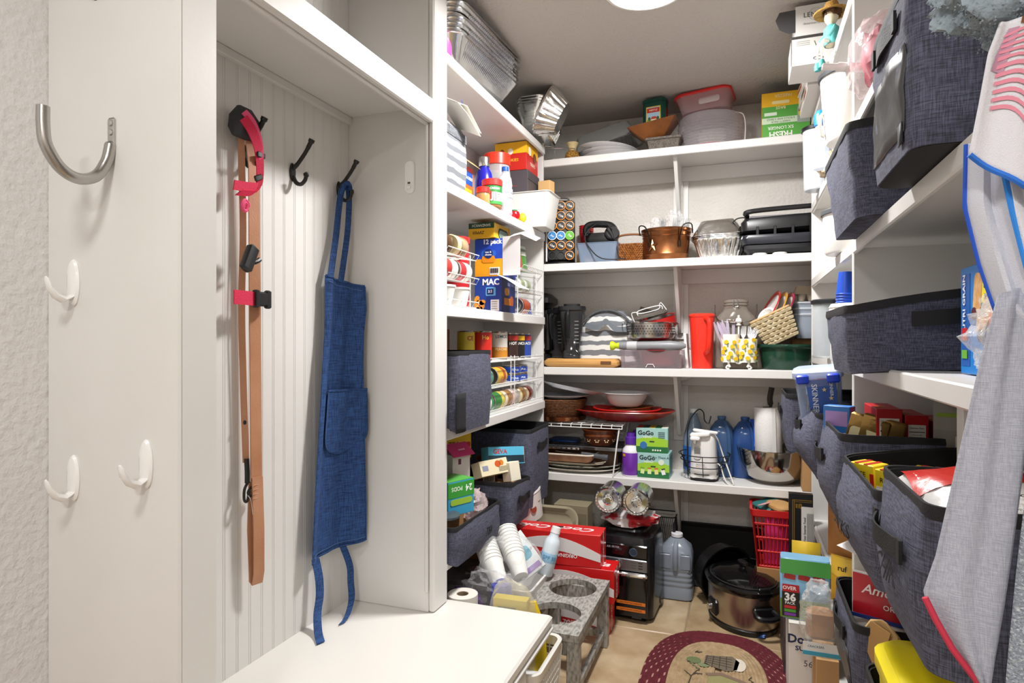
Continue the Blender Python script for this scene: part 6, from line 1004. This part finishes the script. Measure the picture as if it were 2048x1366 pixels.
# air fryer with shakers, bag, mesh bin, jug
t=T('air_fryer_oven','black air fryer oven with steel control strip and orange warning labels','air fryer',(-.475,2.765,.0),-3)
obj('oven_body',loft([rr(.24,.25,.03,.012,5),rr(.262,.275,.035,.02,5),rr(.268,.28,.04,.2,5),rr(.266,.278,.045,.31,5),rr(.25,.262,.05,.345,5),rr(.2,.22,.05,.362,5)]),c('16181b',.22),t); obj('top_cover',loft([rr(.2,.21,.05,.36,5),rr(.19,.2,.05,.371,5),rr(.12,.14,.05,.376,5)]),c('1b1d20',.18),t)
for x in (-.09,.09): obj('foot',tf(cyl(.014,.014),(x,-.1,0)),MATTE,t)
obj('door_panel',tf(rbox(.225,.012,.17,.008),(0,-.142,.02)),c('0d0f12',.12),t); obj('display_panel',tf(rbox(.225,.008,.055,.004),(0,-.142,.265)),c('090a0c',.08),t); obj('control_strip',tf(rbox(.225,.012,.05,.003),(0,-.142,.212)),c('7b7c82',.3,.8),t); obj('door_handle',tf(rbox(.232,.028,.02,.008),(0,-.152,.19)),CHROME,t); obj('control_knob',tf(lathe([(0,0),(.019,0),(.018,.018),(.014,.02),(0,.02)],28),(-.012,-.148,.239),(R(90),0,0)),STEEL,t)
txt(t,'AIR FRYER',.012,(-.03,-.1465,.305),'F',c('a8aab0',.4)); disc(t,'dial_print',.016,.016,(.055,-.1463,.292),'F',c('2c3a4a',.3)); obj('dial_ring',tube([(.055+.016*cos(k*.35),-.147,.292+.016*sin(k*.35)) for k in range(18)],.0006,4,1),c('5a7a9a',.4),t)
for k in range(3): patch(t,'button_line',.018,.0035,(.085,-.1485,.25-.011*k),'F',c('25262a',.4)); patch(t,'text_line',.022,.002,(.058,-.1485,.25-.011*k),'F',c('4a4b50',.4))
for k in range(2): patch(t,'warning_label',.12,.013,(.045,-.1485,.083-.028*k),'F',c('e07a26',.4)); txt(t,'CAUTION HOT SURFACE',.008,(.045,-.1497,.083-.028*k),'F',c('4a2a10',.4))
patch(t,'latch_plate',.04,.012,(.07,-.1485,.028),'F',c('22252a',.3))
S('plastic_bag','white plastic bag with red lettering under the metal shakers','bag',blob(.12,.09,.06,.25,8,26,10,51),c('cfcbcc',.35,0,.3,50,'b0222c',16,ct=(.5,.56)),(-.46,2.73,.377))
for k,(x,y,l) in enumerate(((-.533,2.6,'left metal shaker lying with its pierced lid facing out'),(-.415,2.6,'right metal shaker lying with its pierced lid facing out'))):
    t=T('metal_shaker',l,'shaker',(x,y+.02,.5),0,'metal shakers on the air fryer',90,0); 
    obj('shaker_body',lathe([(0,-.14),(.05,-.14),(.053,-.13),(.053,0),(0,0)],36),STEEL,t); obj('shaker_lid',lathe([(.053,-.004),(.057,-.002),(.057,.006),(.052,.012),(.046,.011),(.043,.004),(.024,.002),(.022,.009),(.008,.012),(0,.01)],40),CHROME,t)
    h=[(.0495,24,.0125),(.034,0,0),(.016,8,.0115)]; hs=[]
    for r_,n,z in h:
        for q in range(n): hs.append(tf(cyl(.002,.0012,0,.0003,6),(r_*cos(2*PI*q/n),r_*sin(2*PI*q/n),z-.0008)))
    obj('lid_holes',join(*hs),c('120f0d',.8),t)
t=T('mesh_bin','black wire mesh bin behind the air fryer','bin',(-.375,3.04,0),0); g=[]
for k in range(18):
    for s_ in (1,-1): g.append(tube([(-.08+.16*((k+s_*q*1.0)%18)/18 if 0 else -.075+.15*(((k/18+s_*q*.05)%1)),-.06,.03*q) for q in range(12)] if 0 else [(-.078+.156*k/17,-.06,.0),(-.078+.156*min(17,max(0,k+s_*6))/17,-.06,.35)],.0012,4))
obj('mesh_front',join(*g),c('2a2a2c',.5),t); obj('bin_frame',join(tube(rr(.16,.12,.02,.35,3),.003,5,1),tube(rr(.16,.12,.02,.003,3),.003,5,1)),MATTE,t); obj('mesh_side',join(*[tube([(.078,-.06+.12*k/9,0),(.078,-.06+.12*min(9,max(0,k+s_*4))/9,.35)],.0012,4) for k in range(10) for s_ in (1,-1)]),c('2a2a2c',.5),t)
t=T('water_jug','cloudy grey plastic gallon jug with white cap on the floor','jug',(-.288,2.98,0)); JG=clear('9aa3b0',.72,.25)
jr=[rr(.125,.125,.025,0,5),rr(.143,.143,.03,.006,5)]
for k in range(4): jr+= [rr(.143,.143,.03,.05+.022*k,5),rr(.138,.138,.028,.056+.022*k,5),rr(.138,.138,.028,.06+.022*k,5),rr(.143,.143,.03,.066+.022*k,5)]
jr+=[rr(.143,.143,.03,.19,5),rr(.125,.125,.035,.23,5),rr(.06,.06,.028,.262,5),rr(.045,.045,.022,.265,5),rr(.045,.045,.022,.272,5)]
obj('jug_body',loft(jr),JG,t); obj('jug_cap',cyl(.026,.017,.268),c('e4e4e6',.4),t); obj('jug_handle',tube(bez([(.0,-.03,.25),(.0,-.072,.225),(.0,-.08,.18),(.0,-.073,.14)],5),.012,10),JG,t); 
for sx in (-1,1): obj('grip_recess',tf(rbox(.045,.01,.075,.008),(sx*.042,-.068,.135)),c('7f8896',.35),t)
t=T('liquid_bottle','dark glass dish lid leaning between the air fryer and the jug','lid',(-.345,2.84,.0),0,None,0,82); obj('lid_disc',tf(lathe([(0,0),(.055,0),(.058,.004),(.05,.012),(0,.016)],32),(-.06,0,0)),clear('3a3a3a',.5,.05),t)
# slow cooker and pans behind it
t=T('slow_cooker','oval stainless slow cooker with black lid on the tiled floor','slow cooker',(-.005,2.8,0),-62)
def ov(a,b,z,n=44): return [(a*cos(2*PI*k/n),b*sin(2*PI*k/n),z) for k in range(n)]
obj('cooker_base',loft([ov(.145,.112,0),ov(.162,.128,.004),ov(.164,.13,.02),ov(.158,.125,.024)]),BLACK,t); obj('steel_shell',loft([ov(.158,.124,.022),ov(.162,.128,.03),ov(.166,.132,.16)],0,0),c('b5aaa0',.3,1,.04,300,st=(1,1,.03)),t); obj('black_rim',loft([ov(.168,.134,.155),ov(.178,.143,.165),ov(.18,.145,.178),ov(.168,.133,.186),ov(.155,.12,.184)],0,1),c('0d0d0e',.15),t)
obj('lid_glass',loft([ov(.156,.121,.184),ov(.15,.115,.196),ov(.11,.085,.212),ov(.04,.03,.22)]),c('0e0e10',.08),t); obj('lid_rim',tube(ov(.156,.121,.188),.0035,6,1),c('2a2a2c',.2),t); obj('lid_knob',loft([ov(.02,.012,.218,16),ov(.016,.01,.226,16),ov(.03,.016,.236,16),ov(.03,.016,.246,16),ov(.02,.01,.25,16)]),BLACK,t)
for s_ in (1,-1):
    obj('side_handle',tf(join(rbox(.085,.014,.05,.01),tube(bez([(-.036,0,.03),(-.04,-.035,.02),(0,-.045,.016),(.04,-.035,.02),(.036,0,.03)],5),.011,8)),(s_*.166,0,.075),(0,0,R(90*s_))),BLACK,t)
obj('lid_clip',tf(rbox(.05,.012,.05,.005),(.17,0,.15),(0,0,R(90))),BLACK,t); obj('control_panel',tf(rbox(.07,.022,.07,.012),(0,-.128,.035)),BLACK,t); obj('control_knob',tf(lathe([(0,0),(.014,0),(.012,.014),(0,.014)],20),(0,-.138,.07),(R(90),0,0)),STEEL,t)
S('twist_tie','crumpled blue plastic tie on the tiles in front of the slow cooker','tie',blob(.02,.012,.014,.5,9,14,8,61),c('2f5fa8',.4),(.06,2.66,.0005),-10)
t=T('roasting_pan','black roasting pan standing on edge behind the slow cooker','pan',(-.125,3.03,.135)); aim(t,(.55,-.72,-.12)); obj('pan_body',lathe([(0,0),(.1,0),(.12,.02),(.127,.085),(.134,.087),(.134,.091),(.125,.09),(.117,.021),(0,.005)],44),c('141414',.3,0,.15,120),t)
t=T('frying_pan','black pan with dark red handle leaning behind the slow cooker','pan',(.03,3.02,.06),0,None,70,0); obj('pan_body',lathe([(0,0),(.1,0),(.125,.04),(.122,.04),(.098,.004),(0,.004)],40),MATTE,t); obj('pan_handle',tube([(.07,.09,.035),(.12,.16,.05)],.012,10),c('4a1014',.35),t)
S('baking_sheet','black baking sheet leaning against the back wall behind the jug','tray',vessel(.36,.25,.4,.29,.02,.02,.002,lip=.004),MATTE,(-.12,3.15,.145),0,None,82)
# red basket, framed box, papers
t=T('red_basket','red slotted plastic basket holding papers and envelopes','basket',(.115,2.86,.235),0); RB=c('c01a20',.35)
g=[]; W0,D0,W1,D1,H_=.12,.14,.17,.19,.24
for k in range(11):
    x0=-W0/2+W0*k/10; x1=-W1/2+W1*k/10
    for sy in (-1,1): g.append(tube([(x0,sy*D0/2,.0),(x1,sy*D1/2,H_)],.003 if k not in(0,10) else .005,5))
    y0=-D0/2+D0*k/10; y1=-D1/2+D1*k/10
    for sx in (-1,1): g.append(tube([(sx*W0/2,y0,0),(sx*W1/2,y1,H_)],.003 if k not in (0,10) else .005,5))
obj('slotted_wall',join(*g),RB,t)
for q in (.02,.28,.52,.76): obj('wall_band',tube(rr(W0+(W1-W0)*q,D0+(D1-D0)*q,.01,H_*q,2),.005,5,1),RB,t)
obj('basket_rim',loft([rr(W1,D1,.015,H_-.03,3),rr(W1+.012,D1+.012,.02,H_-.025,3),rr(W1+.016,D1+.016,.02,H_,3),rr(W1-.006,D1-.006,.015,H_,3)],0,0),RB,t); obj('basket_floor',rbox(W0,D0,.005,.01),RB,t)
S('pink_folder','bright pink folder standing inside the red basket','folder',rbox(.1,.012,.2,.002),c('d92a7a',.5),(.13,2.82,.242)); S('padded_envelope','tan padded envelope lying on top of the red basket','envelope',blob(.05,.07,.03,.08,4,20,8,71),c('b58a54',.7),(.14,2.83,.468),20); S('notebook','teal notebook lying in the top of the red basket','notebook',rbox(.1,.13,.012,.004),c('2f6a6a',.5),(.1,2.87,.47),30,None,0,-14); S('greeting_card','pink edged pale card leaning on the teal notebook','card',rbox(.035,.11,.004,.002),c('d9a0a4',.5),(.095,2.84,.487),-30,None,0,-20)
carton('cardboard_box','brown cardboard box on the floor under the red basket',.13,.16,.234,(.115,2.86,.001),0,CARD)
t=carton('keepsake_box','black keepsake box with a gold border standing upright',.088,.03,.30,(.212,2.765,.255),0,c('15161a',.35)); 
for a_ in ((.003,.26,-.03,.145),(.003,.26,-.024,.145)): patch(t,'gold_line',a_[0],a_[1],(a_[2],-.015,a_[3]),'F',c('9a7a3a',.35,.6))
for a_ in ((.07,.003,.005,.275),(.064,.002,.008,.268)): patch(t,'gold_line',a_[0],a_[1],(a_[2],-.015,a_[3]),'F',c('9a7a3a',.35,.6))
for k in range(6): disc(t,'gold_scroll',.006,.004,(-.014+.007*(k%3),-.0152,.256-.009*(k//3)),'F',c('9a7a3a',.35,.6),spin=50*k)
patch(t,'white_label',.045,.2,(.024,-.0155,.15),'F',c('d6d4d0',.5)); txt(t,'For Your Smarter Food',.012,(.014,-.0168,.15),'F',c('2a2826',.5),spin=90)
for k in range(5): patch(t,'text_line',.0022,.16,(.023+.005*k,-.0168,.145),'F',c('6a6866',.5))
carton('wooden_box','plain wooden crate on the floor under the black keepsake box',.09,.1,.254,(.212,2.73,.001),0,c('8a6a48',.6))
# sugar box, granite look box and packets at the right
t=carton('sugar_box','white cardboard sugar box with dark blue lettering on the floor',.118,.16,.262,(.194,2.285,.001),0,c('e2dfda',.55)); NV=c('1d2a55',.45); txt(t,'Domino',.038,(.0,-.081,.21),'F',NV,bold=.03); txt(t,'SUGAR.',.02,(.0,-.081,.182),'F',NV,bold=.03,sx=1.2); txt(t,'56456',.028,(.018,-.081,.135),'F',c('1c1c1c',.5),bold=-.01,spin=-3); txt(t,'NET WT 12.50 LB',.0135,(.0,-.081,.035),'F',NV,bold=.01,sx=.9); obj('open_flap',tf(rbox(.118,.03,.002,.001,n=1),(0,-.07,.262),(.1,0,0)),c('d9d5ce',.6),t)
t=T('storage_box','dark brown mottled storage box beside the braided rug','box',(.2,2.5,0)); obj('box_body',rbox(.14,.24,.24,.004),c('33292a',.5,0,.2,60,'54484a',30),t); obj('box_lid',rbox(.146,.246,.02,.004,.241),c('2c2324',.5,0,.2,60,'4a3f40',30),t)
t=T('snack_pack','green and blue plastic pack of thirty six snacks on the sugar box','packet',(.186,2.27,.266),-3); obj('pack_body',loft([rr(.14,.09,.012,0,3),rr(.148,.1,.014,.02,3),rr(.15,.1,.014,.15,3),rr(.146,.06,.012,.19,3)]),c('7fb4d6',.2,0,.2,30),t); patch(t,'green_panel',.146,.06,(0,-.051,.035),'F',c('5f8a2c',.35)); patch(t,'green_panel',.146,.045,(0,-.047,.168),'F',c('3f8a3a',.35),rot=(78,0,0)); patch(t,'red_label',.05,.024,(-.042,-.0525,.1),'F',c('b81c2a',.35)); txt(t,'OVER',.016,(-.046,-.0535,.1),'F',c('f4f0f0',.4),bold=.02); patch(t,'black_label',.052,.08,(-.042,-.0522,.05),'F',c('1c1a1c',.35)); txt(t,'36',.034,(-.044,-.0535,.07),'F',c('f4f4f4',.4),bold=.04); txt(t,'PACK',.012,(-.044,-.0535,.052),'F',c('f4f4f4',.4)); 
for k,cl in enumerate(('c42a30','4f9a34','7a3aa0')): patch(t,'colour_tab',.034,.009,(-.044,-.0535,.04-.0115*k),'F',c(cl,.35))
for k in range(3): patch(t,'snack_print',.034,.016,(-.045+.042*k,-.0505,.137),'F',c('a8322c',.4),spin=-6,r=.003); disc(t,'berry_print',.018,.009,(-.03+.035*k,-.0465,.155),'F',c('5a241c',.4),rot=(78,0,0))
patch(t,'barcode_label',.05,.01,(-.015,-.0438,.18),'F',c('e6e6e6',.4),rot=(78,0,0))
packet('yellow packet standing behind the green and blue snack pack',.09,.13,(.2,2.38,.345),-6,'d9b43a','e2bc34',None,d=.04)
carton('cardboard_box','brown cardboard box standing beside the white sugar box',.06,.13,.235,(.228,2.1,.001),0,KRAFT)
t=T('cracker_bag','clear bag of tan crackers with a white and blue bottom label','bag',(.213,2.09,.238),0); obj('bag_film',blob(.055,.045,.2,.2,8,26,20,81),clear('ffffff',.2,.07,.6,50),t); obj('cracker_stack',tf(rbox(.075,.05,.09,.012),(0,.003,.035)),c('b98a5c',.7,0,.2,60,'9c7048',20),t); patch(t,'bottom_label',.1,.04,(0,-.04,.018),'F',c('e6e6e4',.4)); patch(t,'blue_strip',.1,.012,(0,-.041,.006),'F',c('3a9fc0',.4)); txt(t,'CRACKERS',.009,(-.015,-.0412,.026),'F',c('4a6a8a',.4))
# braided rug: one braid per ring, then the beige field
t=T('braided_rug','half round braided rug with maroon border and beige picture field','rug',(-.085,2.2,.0005))
def stad(a,b,n=80,e=2.6):
    return [(a*math.copysign(abs(cos(2*PI*k/n))**(2/e),cos(2*PI*k/n)),b*math.copysign(abs(sin(2*PI*k/n))**(2/e),sin(2*PI*k/n))) for k in range(n)]
MB_=c('54121d',.9,0,.6,180,'641a26',60); BE=c('b39a78',.9,0,.6,160,'9c8462',40)
for k in range(16):
    A,B=.245-.0125*k,.42-.0125*k
    if A<.006: break
    m=MB_ if k<7 else BE
    ns_=int(240-10*k); obj('braid_ring',tube([(x,y,.005+.0006*sin(i*2.1)) for i,(x,y) in enumerate(stad(A,B,ns_))],.0072,6,1),m,t,m2=c('b88a80',.9) if k<7 else c('a98f6c',.9),pick=lambda i,k=k:((i//6+2*k)%5<2 and (i%6 in ((0,1) if (i//6+2*k)%5<1 else (1,2)))))
for k in range(16,19): A,B=.245-.0125*k,.42-.0125*k; obj('braid_ring',tube([(x,y,.005) for x,y in stad(max(A,.006),B,60)],.0072,6,1),BE,t)
obj('rug_backing',prism(stad(.24,.415,60),.003),BE,t)
zz=.0125
def rp(name,poly,cl): obj(name,prism(poly,.0008,zz),c(cl,.9,0,.3,160),t)
rp('basket_print',[(-.045,.215),(.045,.235),(.07,.2),(.062,.14),(.03,.12),(-.05,.15)],'6e6252'); rp('basket_opening_print',[(.058,.225)]+[(.07+.022*cos(q),.178+.045*sin(q)) for q in [R(80-16*i) for i in range(12)]]+[(.05,.135)],'d9cfc0')
for k in range(4): obj('basket_grid_print',tube([(-.04+.022*k,.214+.004*k,zz+.001),(-.045+.024*k,.148-.006*k,zz+.001)],.0012,4),c('3a352c',.9),t); obj('basket_grid_print',tube([(-.047,.165+.014*k,zz+.001),(.045,.15+.02*k,zz+.001)],.0012,4),c('3a352c',.9),t)
rp('bush_print',[(-.085+.026*cos(q),.165+.024*sin(q)) for q in [2*PI*i/14 for i in range(14)]],'66724c'); rp('bush_print',[(-.05+.02*cos(q),.14+.014*sin(q)) for q in [2*PI*i/14 for i in range(14)]],'7a8460'); rp('birdhouse_roof_print',[(-.04,.085),(.01,.105),(.1,.065),(.095,.05),(.01,.085),(-.03,.068)],'7d6656'); rp('birdhouse_print',[(-.03,.066),(.01,.083),(.08,.055),(.08,0),(-.03,0)],'8f8a5c'); rp('leaf_print',[(-.105,.15),(-.1,.152),(-.06,.11),(-.068,.108)],'7a7658')
for pts in ([(-.09,.0),(-.085,.05),(-.07,.09)],[(-.085,.05),(-.11,.08)],[(-.08,.07),(-.05,.075)],[(-.07,.09),(-.06,.105)],[(-.06,.235),(-.085,.225),(-.075,.24)],[(.11,.11),(.1,.09),(.115,.075),(.1,.06),(.112,.045)]):
    obj('twig_print',tube([(x,y,zz+.0006) for x,y in pts],.0018,4),c('4a4438',.9),t)
# ================================================================ things on the coat locker
YP=.797
t=T('storage_hook','large brushed steel J hook screwed to the locker side panel','hook',(-1.035,YP,1.5)); 
obj('hook_plate',tf(rbox(.017,.004,.05,.003),(0,-.002,.0)),STEEL,t)
for z in (.04,.024): obj('screw',tf(lathe([(0,0),(.0055,0),(.005,.002),(.002,.003),(0,.002)],14),(0,-.0042,z),(R(90),0,0)),STEEL,t)
obj('hook_tube',tube(bez([(0,-.003,.008),(0,-.006,-.008),(0,-.012,-.03),(0,-.03,-.058),(0,-.06,-.07),(0,-.09,-.06),(0,-.112,-.03),(0,-.117,.0),(0,-.117,.03)],6),[.004,.006,.0085]+[.0095]*46,14),c('b5b2ae',.28,1,.05,200,st=(1,1,.2)),t)
ah=None
for k,(x,z,l) in enumerate(((-1.129,1.266,'white adhesive hook under the steel J hook'),(-1.129,.915,'white adhesive hook lower left on the locker side panel'),(-.953,.952,'white adhesive hook lower right on the locker side panel'))):
    if ah is None:
        ah=T('adhesive_hook',l,'hook',(x,YP,z),0,'white adhesive hooks'); WH=c('f0efed',.25)
        obj('hook_base',tf(loft([[(q*.2*cos(a),-h_,p*sin(a)) for a in [-2*PI*i/24 for i in range(24)]] for q,p,h_ in ((.07,.041,0),(.075,.042,.003),(.06,.038,.007),(.03,.025,.009))]),(0,0,0)),WH,ah)
        obj('hook_arm',loft([[(wd*cos(a),y+th*sin(a)*.6,z_+th*sin(a)*.8) for a in [-2*PI*i/12 for i in range(12)]] for y,z_,wd,th in ((-.002,-.012,.0095,.006),(-.008,-.026,.009,.008),(-.02,-.032,.0085,.0075),(-.034,-.026,.008,.006),(-.045,-.012,.0075,.0045),(-.05,.002,.006,.003),(-.051,.006,.003,.0015))]),WH,ah)
    else: copyt(ah,(x,YP,z),None,l)
S('adhesive_strip','small dark bumper stuck high on the locker side panel','bumper',lathe([(0,0),(.012,0),(.01,.005),(0,.006)],16),MATTE,(-1.075,YP,1.775),0,None,90)
ch=None; HK=c('161412',.4)
for k,(y,l) in enumerate(((1.262,'black double coat hook holding the pet leashes'),(1.445,'empty black double coat hook in the middle of the beadboard'),(1.66,'black double coat hook holding the denim apron'))):
    if ch is None:
        ch=T('coat_hook',l,'hook',(XL+.0165,y,1.632),90,'black double coat hooks')
        obj('hook_plate',tf(loft([ell(.011,.024,0,20),ell(.013,.026,.002,20),ell(.009,.02,.006,20)]),(0,0,0),(R(90),0,0)),HK,ch)
        obj('upper_prong',tube(bez([(0,-.004,.01),(0,-.02,.022),(0,-.045,.05),(0,-.062,.075),(0,-.068,.085)],6),[.006]*6+[.0055]*9+[.0062]*4+[.0085]*4+[.009,.004],10),HK,ch)
        obj('lower_prong',tube(bez([(0,-.004,-.012),(0,-.014,-.03),(0,-.03,-.036),(0,-.044,-.026),(0,-.048,-.012),(0,-.047,-.007)],5),[.006]*8+[.0055]*11+[.0075]*5+[.008,.004],10),HK,ch)
    else: copyt(ch,(XL+.0165,y,1.632),None,l)
t=T('adhesive_hook','slim white adhesive strip hook on the inner locker divider','hook',(-.962,1.7145,1.612),0); obj('hook_base',tf(loft([rr(.032,.1,.014,0,6),rr(.034,.102,.015,.003,6),rr(.028,.094,.012,.007,6)]),(0,0,.052),(R(90),0,0)),c('eeece8',.3),t); obj('hook_lip',tf(rbox(.016,.008,.014,.004),(0,-.01,.012)),c('eeece8',.3),t); obj('dark_mark',tf(rbox(.009,.002,.006,.001),(0,-.0075,.03)),c('4a4844',.5),t)
# denim apron
DEN=weave('16305f','2f568f',420,.85,.4)
t=T('apron','dark blue denim apron with a round bottomed pocket hanging on the far coat hook','apron',(XL,1.66,1.0))
# x grows into the room, y along the wall, z up; origin at the wall
def apr(u,v):
    # outline along the wall (y) from the neck (v=0) down to the hem (v=1)
    P=[(0,-.097,.022),(.1,-.1,.026),(.2,-.105,.012),(.33,-.12,.008),(.5,-.137,.014),(.7,-.157,.022),(.85,-.17,.03),(1,-.18,.034)]
    for a,b in zip(P,P[1:]):
        if v<=b[0]+1e-9: s=(v-a[0])/(b[0]-a[0]); y0=a[1]+(b[1]-a[1])*s; y1=a[2]+(b[2]-a[2])*s; break
    y=y0+(y1-y0)*u
    z=.355-.823*v -.025*u*(1-v)**6 + .02*max(0,u-.3)**1.4*(v**5)
    x=.036+.018*sin(u*6.2+.9+v*.8)*(.35+.65*v)+.006*sin(u*13+v*2)+.055*u**1.5*(1-.35*v)
    return (x,y,z)
obj('apron_cloth',sheet(36,44,apr),DEN,t,sol=.0022)
obj('bib_hem',tube([apr(k/24,0) for k in range(25)],.0042,6),DEN,t); obj('bottom_hem',tube([apr(k/30,1) for k in range(31)],.0038,6),DEN,t); obj('side_hem',tube([apr(0,k/30) for k in range(31)],.0028,6),DEN,t); obj('side_hem',tube([apr(1,k/30) for k in range(31)],.0028,6),DEN,t)
def pk(u,v):
    s=1 if v<.6 else math.sqrt(max(0,1-((v-.6)/.4)**2)); uu=.58+(u-.5)*.8*(.1+.9*s)+.02; q=apr(min(1.1,uu),.415+.235*v); return (q[0]+.007+.016*sin(PI*u)*(1-v)*.8,q[1]+(.012 if u>.9 else 0),q[2])
obj('pocket',sheet(18,22,pk),DEN,t,sol=.002); STI=c('5c83b8',.8); obj('pocket_hem',tube([pk(k/16,0) for k in range(17)],.0034,6),DEN,t); obj('stitching',tube([tuple(Vector(pk(.03,k/30))+Vector((.002,0,0))) for k in range(28)],.0007,4),STI,t)
obj('stitching',tube([tuple(Vector(apr(.05+.9*k/30,.02))+Vector((.0025,0,0))) for k in range(31)],.0006,4),STI,t); obj('stitching',tube([tuple(Vector(apr(.03+.94*k/30,.985))+Vector((.0025,0,0))) for k in range(31)],.0006,4),STI,t)
a=apr(.1,0); b=apr(.5,.0)
obj('neck_strap',ribbon(bez([a,(.04,-.045,.48),(.04,-.03,.57),(.042,-.02,.62),(.046,-.006,.645)],6),(.002,.0115,0),.0012),DEN,t); obj('neck_strap',ribbon(bez([b,(.056,-.012,.48),(.052,.004,.57),(.05,.006,.62),(.047,-.003,.645)],6),(.002,.011,0),.0012),DEN,t); obj('strap_loop',tube(bez([(.04,-.022,.61),(.05,-.018,.638),(.055,-.006,.648),(.055,.006,.636),(.05,.01,.61)],5),.007,8),DEN,t)
q0=apr(.18,1); q1=apr(.72,1)
obj('waist_tie',ribbon(bez([q0,(.05,-.14,-.52),(.055,-.143,-.57),(.06,-.16,-.615),(.085,-.19,-.65),(.12,-.225,-.6592)],6),(.004,.012,.0),.0015),DEN,t); obj('waist_tie',ribbon(bez([q1,(.075,-.025,-.52),(.075,-.02,-.57),(.085,-.03,-.62),(.1,-.075,-.65),(.105,-.11,-.658)],6),(.003,.011,0),.0015),DEN,t)
# leashes, harness and strap hanging on the near hook
LEA=c('b9805c',.5,0,.15,220,'c79270',8); 
t=T('leather_leash','tan leather leash hanging in a long loop on the near coat hook','leash',(XL,1.262,1.64)); XX=.052
obj('leash_strap',ribbon([(XX,-.012,.02),(XX+.004,-.006,-.05),(XX,.0,-.3),(XX,.004,-.6),(XX,.006,-.83)],(.004,.0145,0),.0018),LEA,t); obj('handle_loop',join(ribbon([(XX+.003,.006,-.82),(XX+.006,.008,-.95),(XX+.004,.0105,-1.06),(XX-.003,.012,-1.09)],(.004,.014,0),.0018),ribbon([(XX-.008,.006,-.83),(XX-.01,.004,-.95),(XX-.008,.008,-1.08),(XX-.003,.012,-1.09)],(.004,.013,0),.0018)),LEA,t)
for k in range(4): obj('stitch_row',bx(XX+.004,XX+.0058,-.006,.02,-.838-.011*k,-.8372-.011*k,.0003),c('d9ab8c',.6),t)
obj('d_ring',tube([(XX-.006,.006+.022*cos(a),-.855+.012*sin(a)) for a in [2*PI*k/20 for k in range(20)]],.003,6,1),HK,t)
obj('thin_strap',ribbon(bez([(XX-.014,-.03,.02),(XX-.012,-.026,-.2),(XX-.012,-.03,-.4),(XX-.012,-.024,-.6),(XX-.01,-.018,-.78)],6),(.006,.005,0),.0018),LEA,t); obj('leash_snap',join(tube(bez([(XX-.008,-.018,-.77),(XX-.006,-.018,-.8),(XX-.004,-.02,-.83)],4),.0062,8),tube(bez([(XX-.004,-.02,-.83),(XX-.004,-.03,-.845),(XX-.004,-.03,-.87),(XX-.004,-.02,-.874),(XX-.004,-.014,-.85)],4),.0035,6)),HK,t)
obj('tag_string',tube(bez([(XX,-.022,-.86),(XX,-.012,-.875),(XX+.002,-.008,-.91)],4),.0008,4),c('e4e2de',.6),t); obj('leash_button',tf(lathe([(0,0),(.006,0),(.004,.003),(0,.003)],12),(XX-.01,-.022,-.68),(0,R(90),0)),HK,t)
PK=c('d81f4c',.7,0,.4,400); PK2=c('e8527e',.7)
t=T('pet_harness','hot pink webbing pet harness with black buckles on the near coat hook','harness',(XL,1.25,1.64)); X2=.075
obj('webbing',ribbon(bez([(X2,-.05,.055),(X2+.004,-.025,.03),(X2+.006,-.006,-.01),(X2+.006,-.001,-.06),(X2+.004,-.004,-.1),(X2,-.02,-.118),(X2-.004,-.06,-.125)],5),(.004,.008,.008),.0016),PK,t); obj('webbing',ribbon([(X2,-.08,-.112),(X2,-.045,-.108),(X2+.002,-.006,-.102)],(.002,.0,.0115),.0016),PK,t); obj('pink_edging',ribbon(bez([(X2+.002,-.05,.07),(X2+.006,-.024,.05),(X2+.008,-.004,.01),(X2+.009,-.0,-.03)],5),(.003,.005,.006),.001),PK2,t)
obj('webbing_roll',tube([(X2,-.045+.012*cos(a)*(1-a*.06),-.155+.016*sin(a)*(1-a*.06)) for a in [k*.35 for k in range(30)]],.0045,6),PK2,t)
for y,z,r_ in ((-.0,-.028,0),(-.006,-.085,25)): obj('strap_slider',tf(rbox(.006,.026,.014,.002),(X2+.008,y,z),(R(r_),0,0)),HK,t)
obj('webbing',ribbon([(X2,-.08,-.375),(X2,-.04,-.375),(X2+.001,-.016,-.376)],(0,0,.017),.0016),PK,t)
obj('side_buckle',join(tf(rbox(.012,.05,.036,.004),(X2+.002,.012,-.393)),tf(rbox(.013,.016,.046,.003),(X2+.002,.03,-.398)),tf(rbox(.014,.012,.044,.002),(X2+.002,-.01,-.397))),c('18181a',.4),t)
obj('chest_buckle',join(tf(rbox(.02,.03,.07,.006),(X2,-.045,-.31),(R(-25),0,0)),tube(bez([(X2,-.03,-.29),(X2+.004,-.012,-.285),(X2+.004,.0,-.278)],4),.006,8)),c('18181a',.4),t)
S('nylon_pouch','dark grey nylon pouch hanging behind the pink harness','pouch',loft([[(x*.5,y,z) for x,y,z in rr(.03,.075,.012,.0,3)],[(x*.7,y,z) for x,y,z in rr(.05,.085,.014,.02,3)],[(x*.7,y*.9,z) for x,y,z in rr(.05,.085,.014,.05,3)],[(x*.4,y*.6,z) for x,y,z in rr(.03,.07,.008,.075,3)]]),c('2f3033',.6,0,.3,120),(XL+.055,1.225,1.655))
